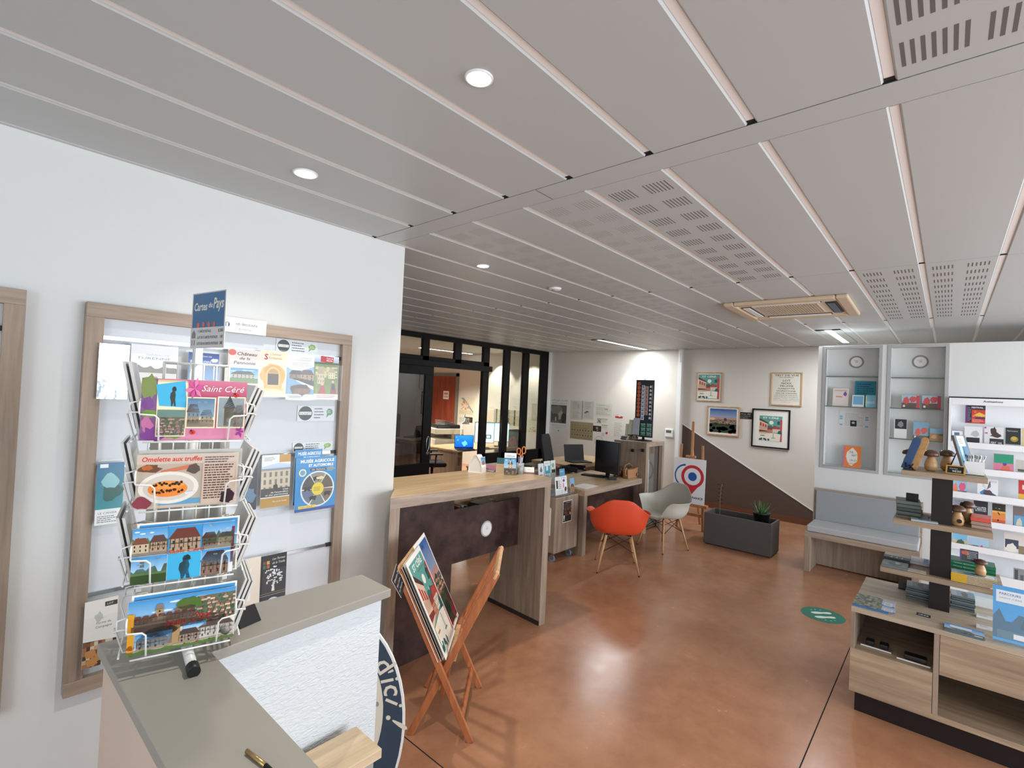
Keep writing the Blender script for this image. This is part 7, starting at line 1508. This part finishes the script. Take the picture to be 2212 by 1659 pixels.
nitem(1841, 853, 1866, 876, c_('#e8f0f4', ('#7ab4d8', .08, .2, .92, .92)), 'left pale blue card in front of the teal sign', 1.874, 7.13, NG1)
nitem(1870, 853, 1891, 877, c_('#8cc8e4', ('#b8e0f0', .1, .3, .9, .5), ('#e8ecb0', 0, .1, .1, .9)), 'right light blue card in front of the teal sign', 1.874, 7.13, NG1)
wallpaper_(1813, 888, 1878, 926, lambda A: (A.rect(0, 0, 1, 1, '#dfe2e2'), [A.rect(*b, '#7ab8dc') for b in ((.02, .62, .12, .72), (.02, .48, .12, .58), (.02, .1, .12, .2), (.86, .62, .96, .72), (.86, .48, .96, .58), (.86, .05, .96, .15))], A.lines(.2, .1, .8, .9, 12, '#b4b8b8')), 'white chart with small blue labels on the left niche back', 'chart', 'chart', X=NX+.217, grp=None)
wallpaper_(1837, 908, 1850, 921.5, lambda A: (A.rect(0, 0, 1, 1, '#1c1c2c'), A.blob(.5, .6, .25, .2, '#c0c4cc', 3)), 'small black square sticker in the middle of the left niche', 'sticker', 'sticker', X=NX+.212, grp=None)
nitem(1822, 962, 1859, 1003, lambda A: (A.rect(0, 0, 1, 1, '#e8843c'), A.rect(0, 0, .08, 1, '#d86c9c'), A.blob(.5, .5, .32, .4, '#e9e6e0', 3, 12, .12), A.text('THE', .3, .66, .1, '#4c4a50', width=.25), A.text('ART', .45, .52, .1, '#4c4a50', width=.3), A.text('19-21', .35, .28, .09, '#3c3c44', width=.4), A.text('JUILLET', .3, .14, .08, '#a84c2c', width=.45)), 'orange poster book standing at the foot of the left niche', zb+0.0005, 7.12, NG1, 'book', 10, .01)
trees = c_('#a8c4d4', ('#6a5c50', 0, 0, 1, .42), ('#d05c60', .25, .6, .2, .25), ('#d05c60', .62, .66, .2, .25), ('#c85060', .82, .05, 1, .98), ('#e8e4e0', .08, .1, .2, .25))
nitem(1948, 853, 1986, 881, trees, 'left book with red trees on the upper glass shelf, right niche', 1.883, 7.12, NG2, 'book', 6, .012)
nitem(1992, 854, 2032, 882, trees, 'right book with red trees on the upper glass shelf, right niche', 1.883, 7.12, NG2, 'book', 6, .012)
nitem(1932, 905, 1958, 947, c_('#e4e4e4', ('#2c2c30', .05, .5, .98, 1), ('#8c8c90', .5, .75, .25, .15)), 'black and white photo booklet on the lower glass shelf', 1.541, 7.12, NG2, 'booklet', 6)
nitem(1973, 911, 2006, 947, c_('#8cb8d4', ('#7a6c58', 0, 0, 1, .25), ('#e07068', .3, .45, .2, .2), ('#e07068', .68, .5, .2, .2), ('#e8e8e4', .08, .1, .2, .22)), 'tall sky blue book with red trees on the lower glass shelf', 1.541, 7.12, NG2, 'book', 8, .01)
nitem(2009, 925, 2040, 951, c_('#94bcd8', ('#b49068', 0, 0, 1, .6), ('#e0b888', .3, .35, .2, .15), ('#6a7850', .75, .5, .2, .08)), 'village photo book at the right of the lower glass shelf', 1.541, 7.10, NG2, 'book', 8, .01)
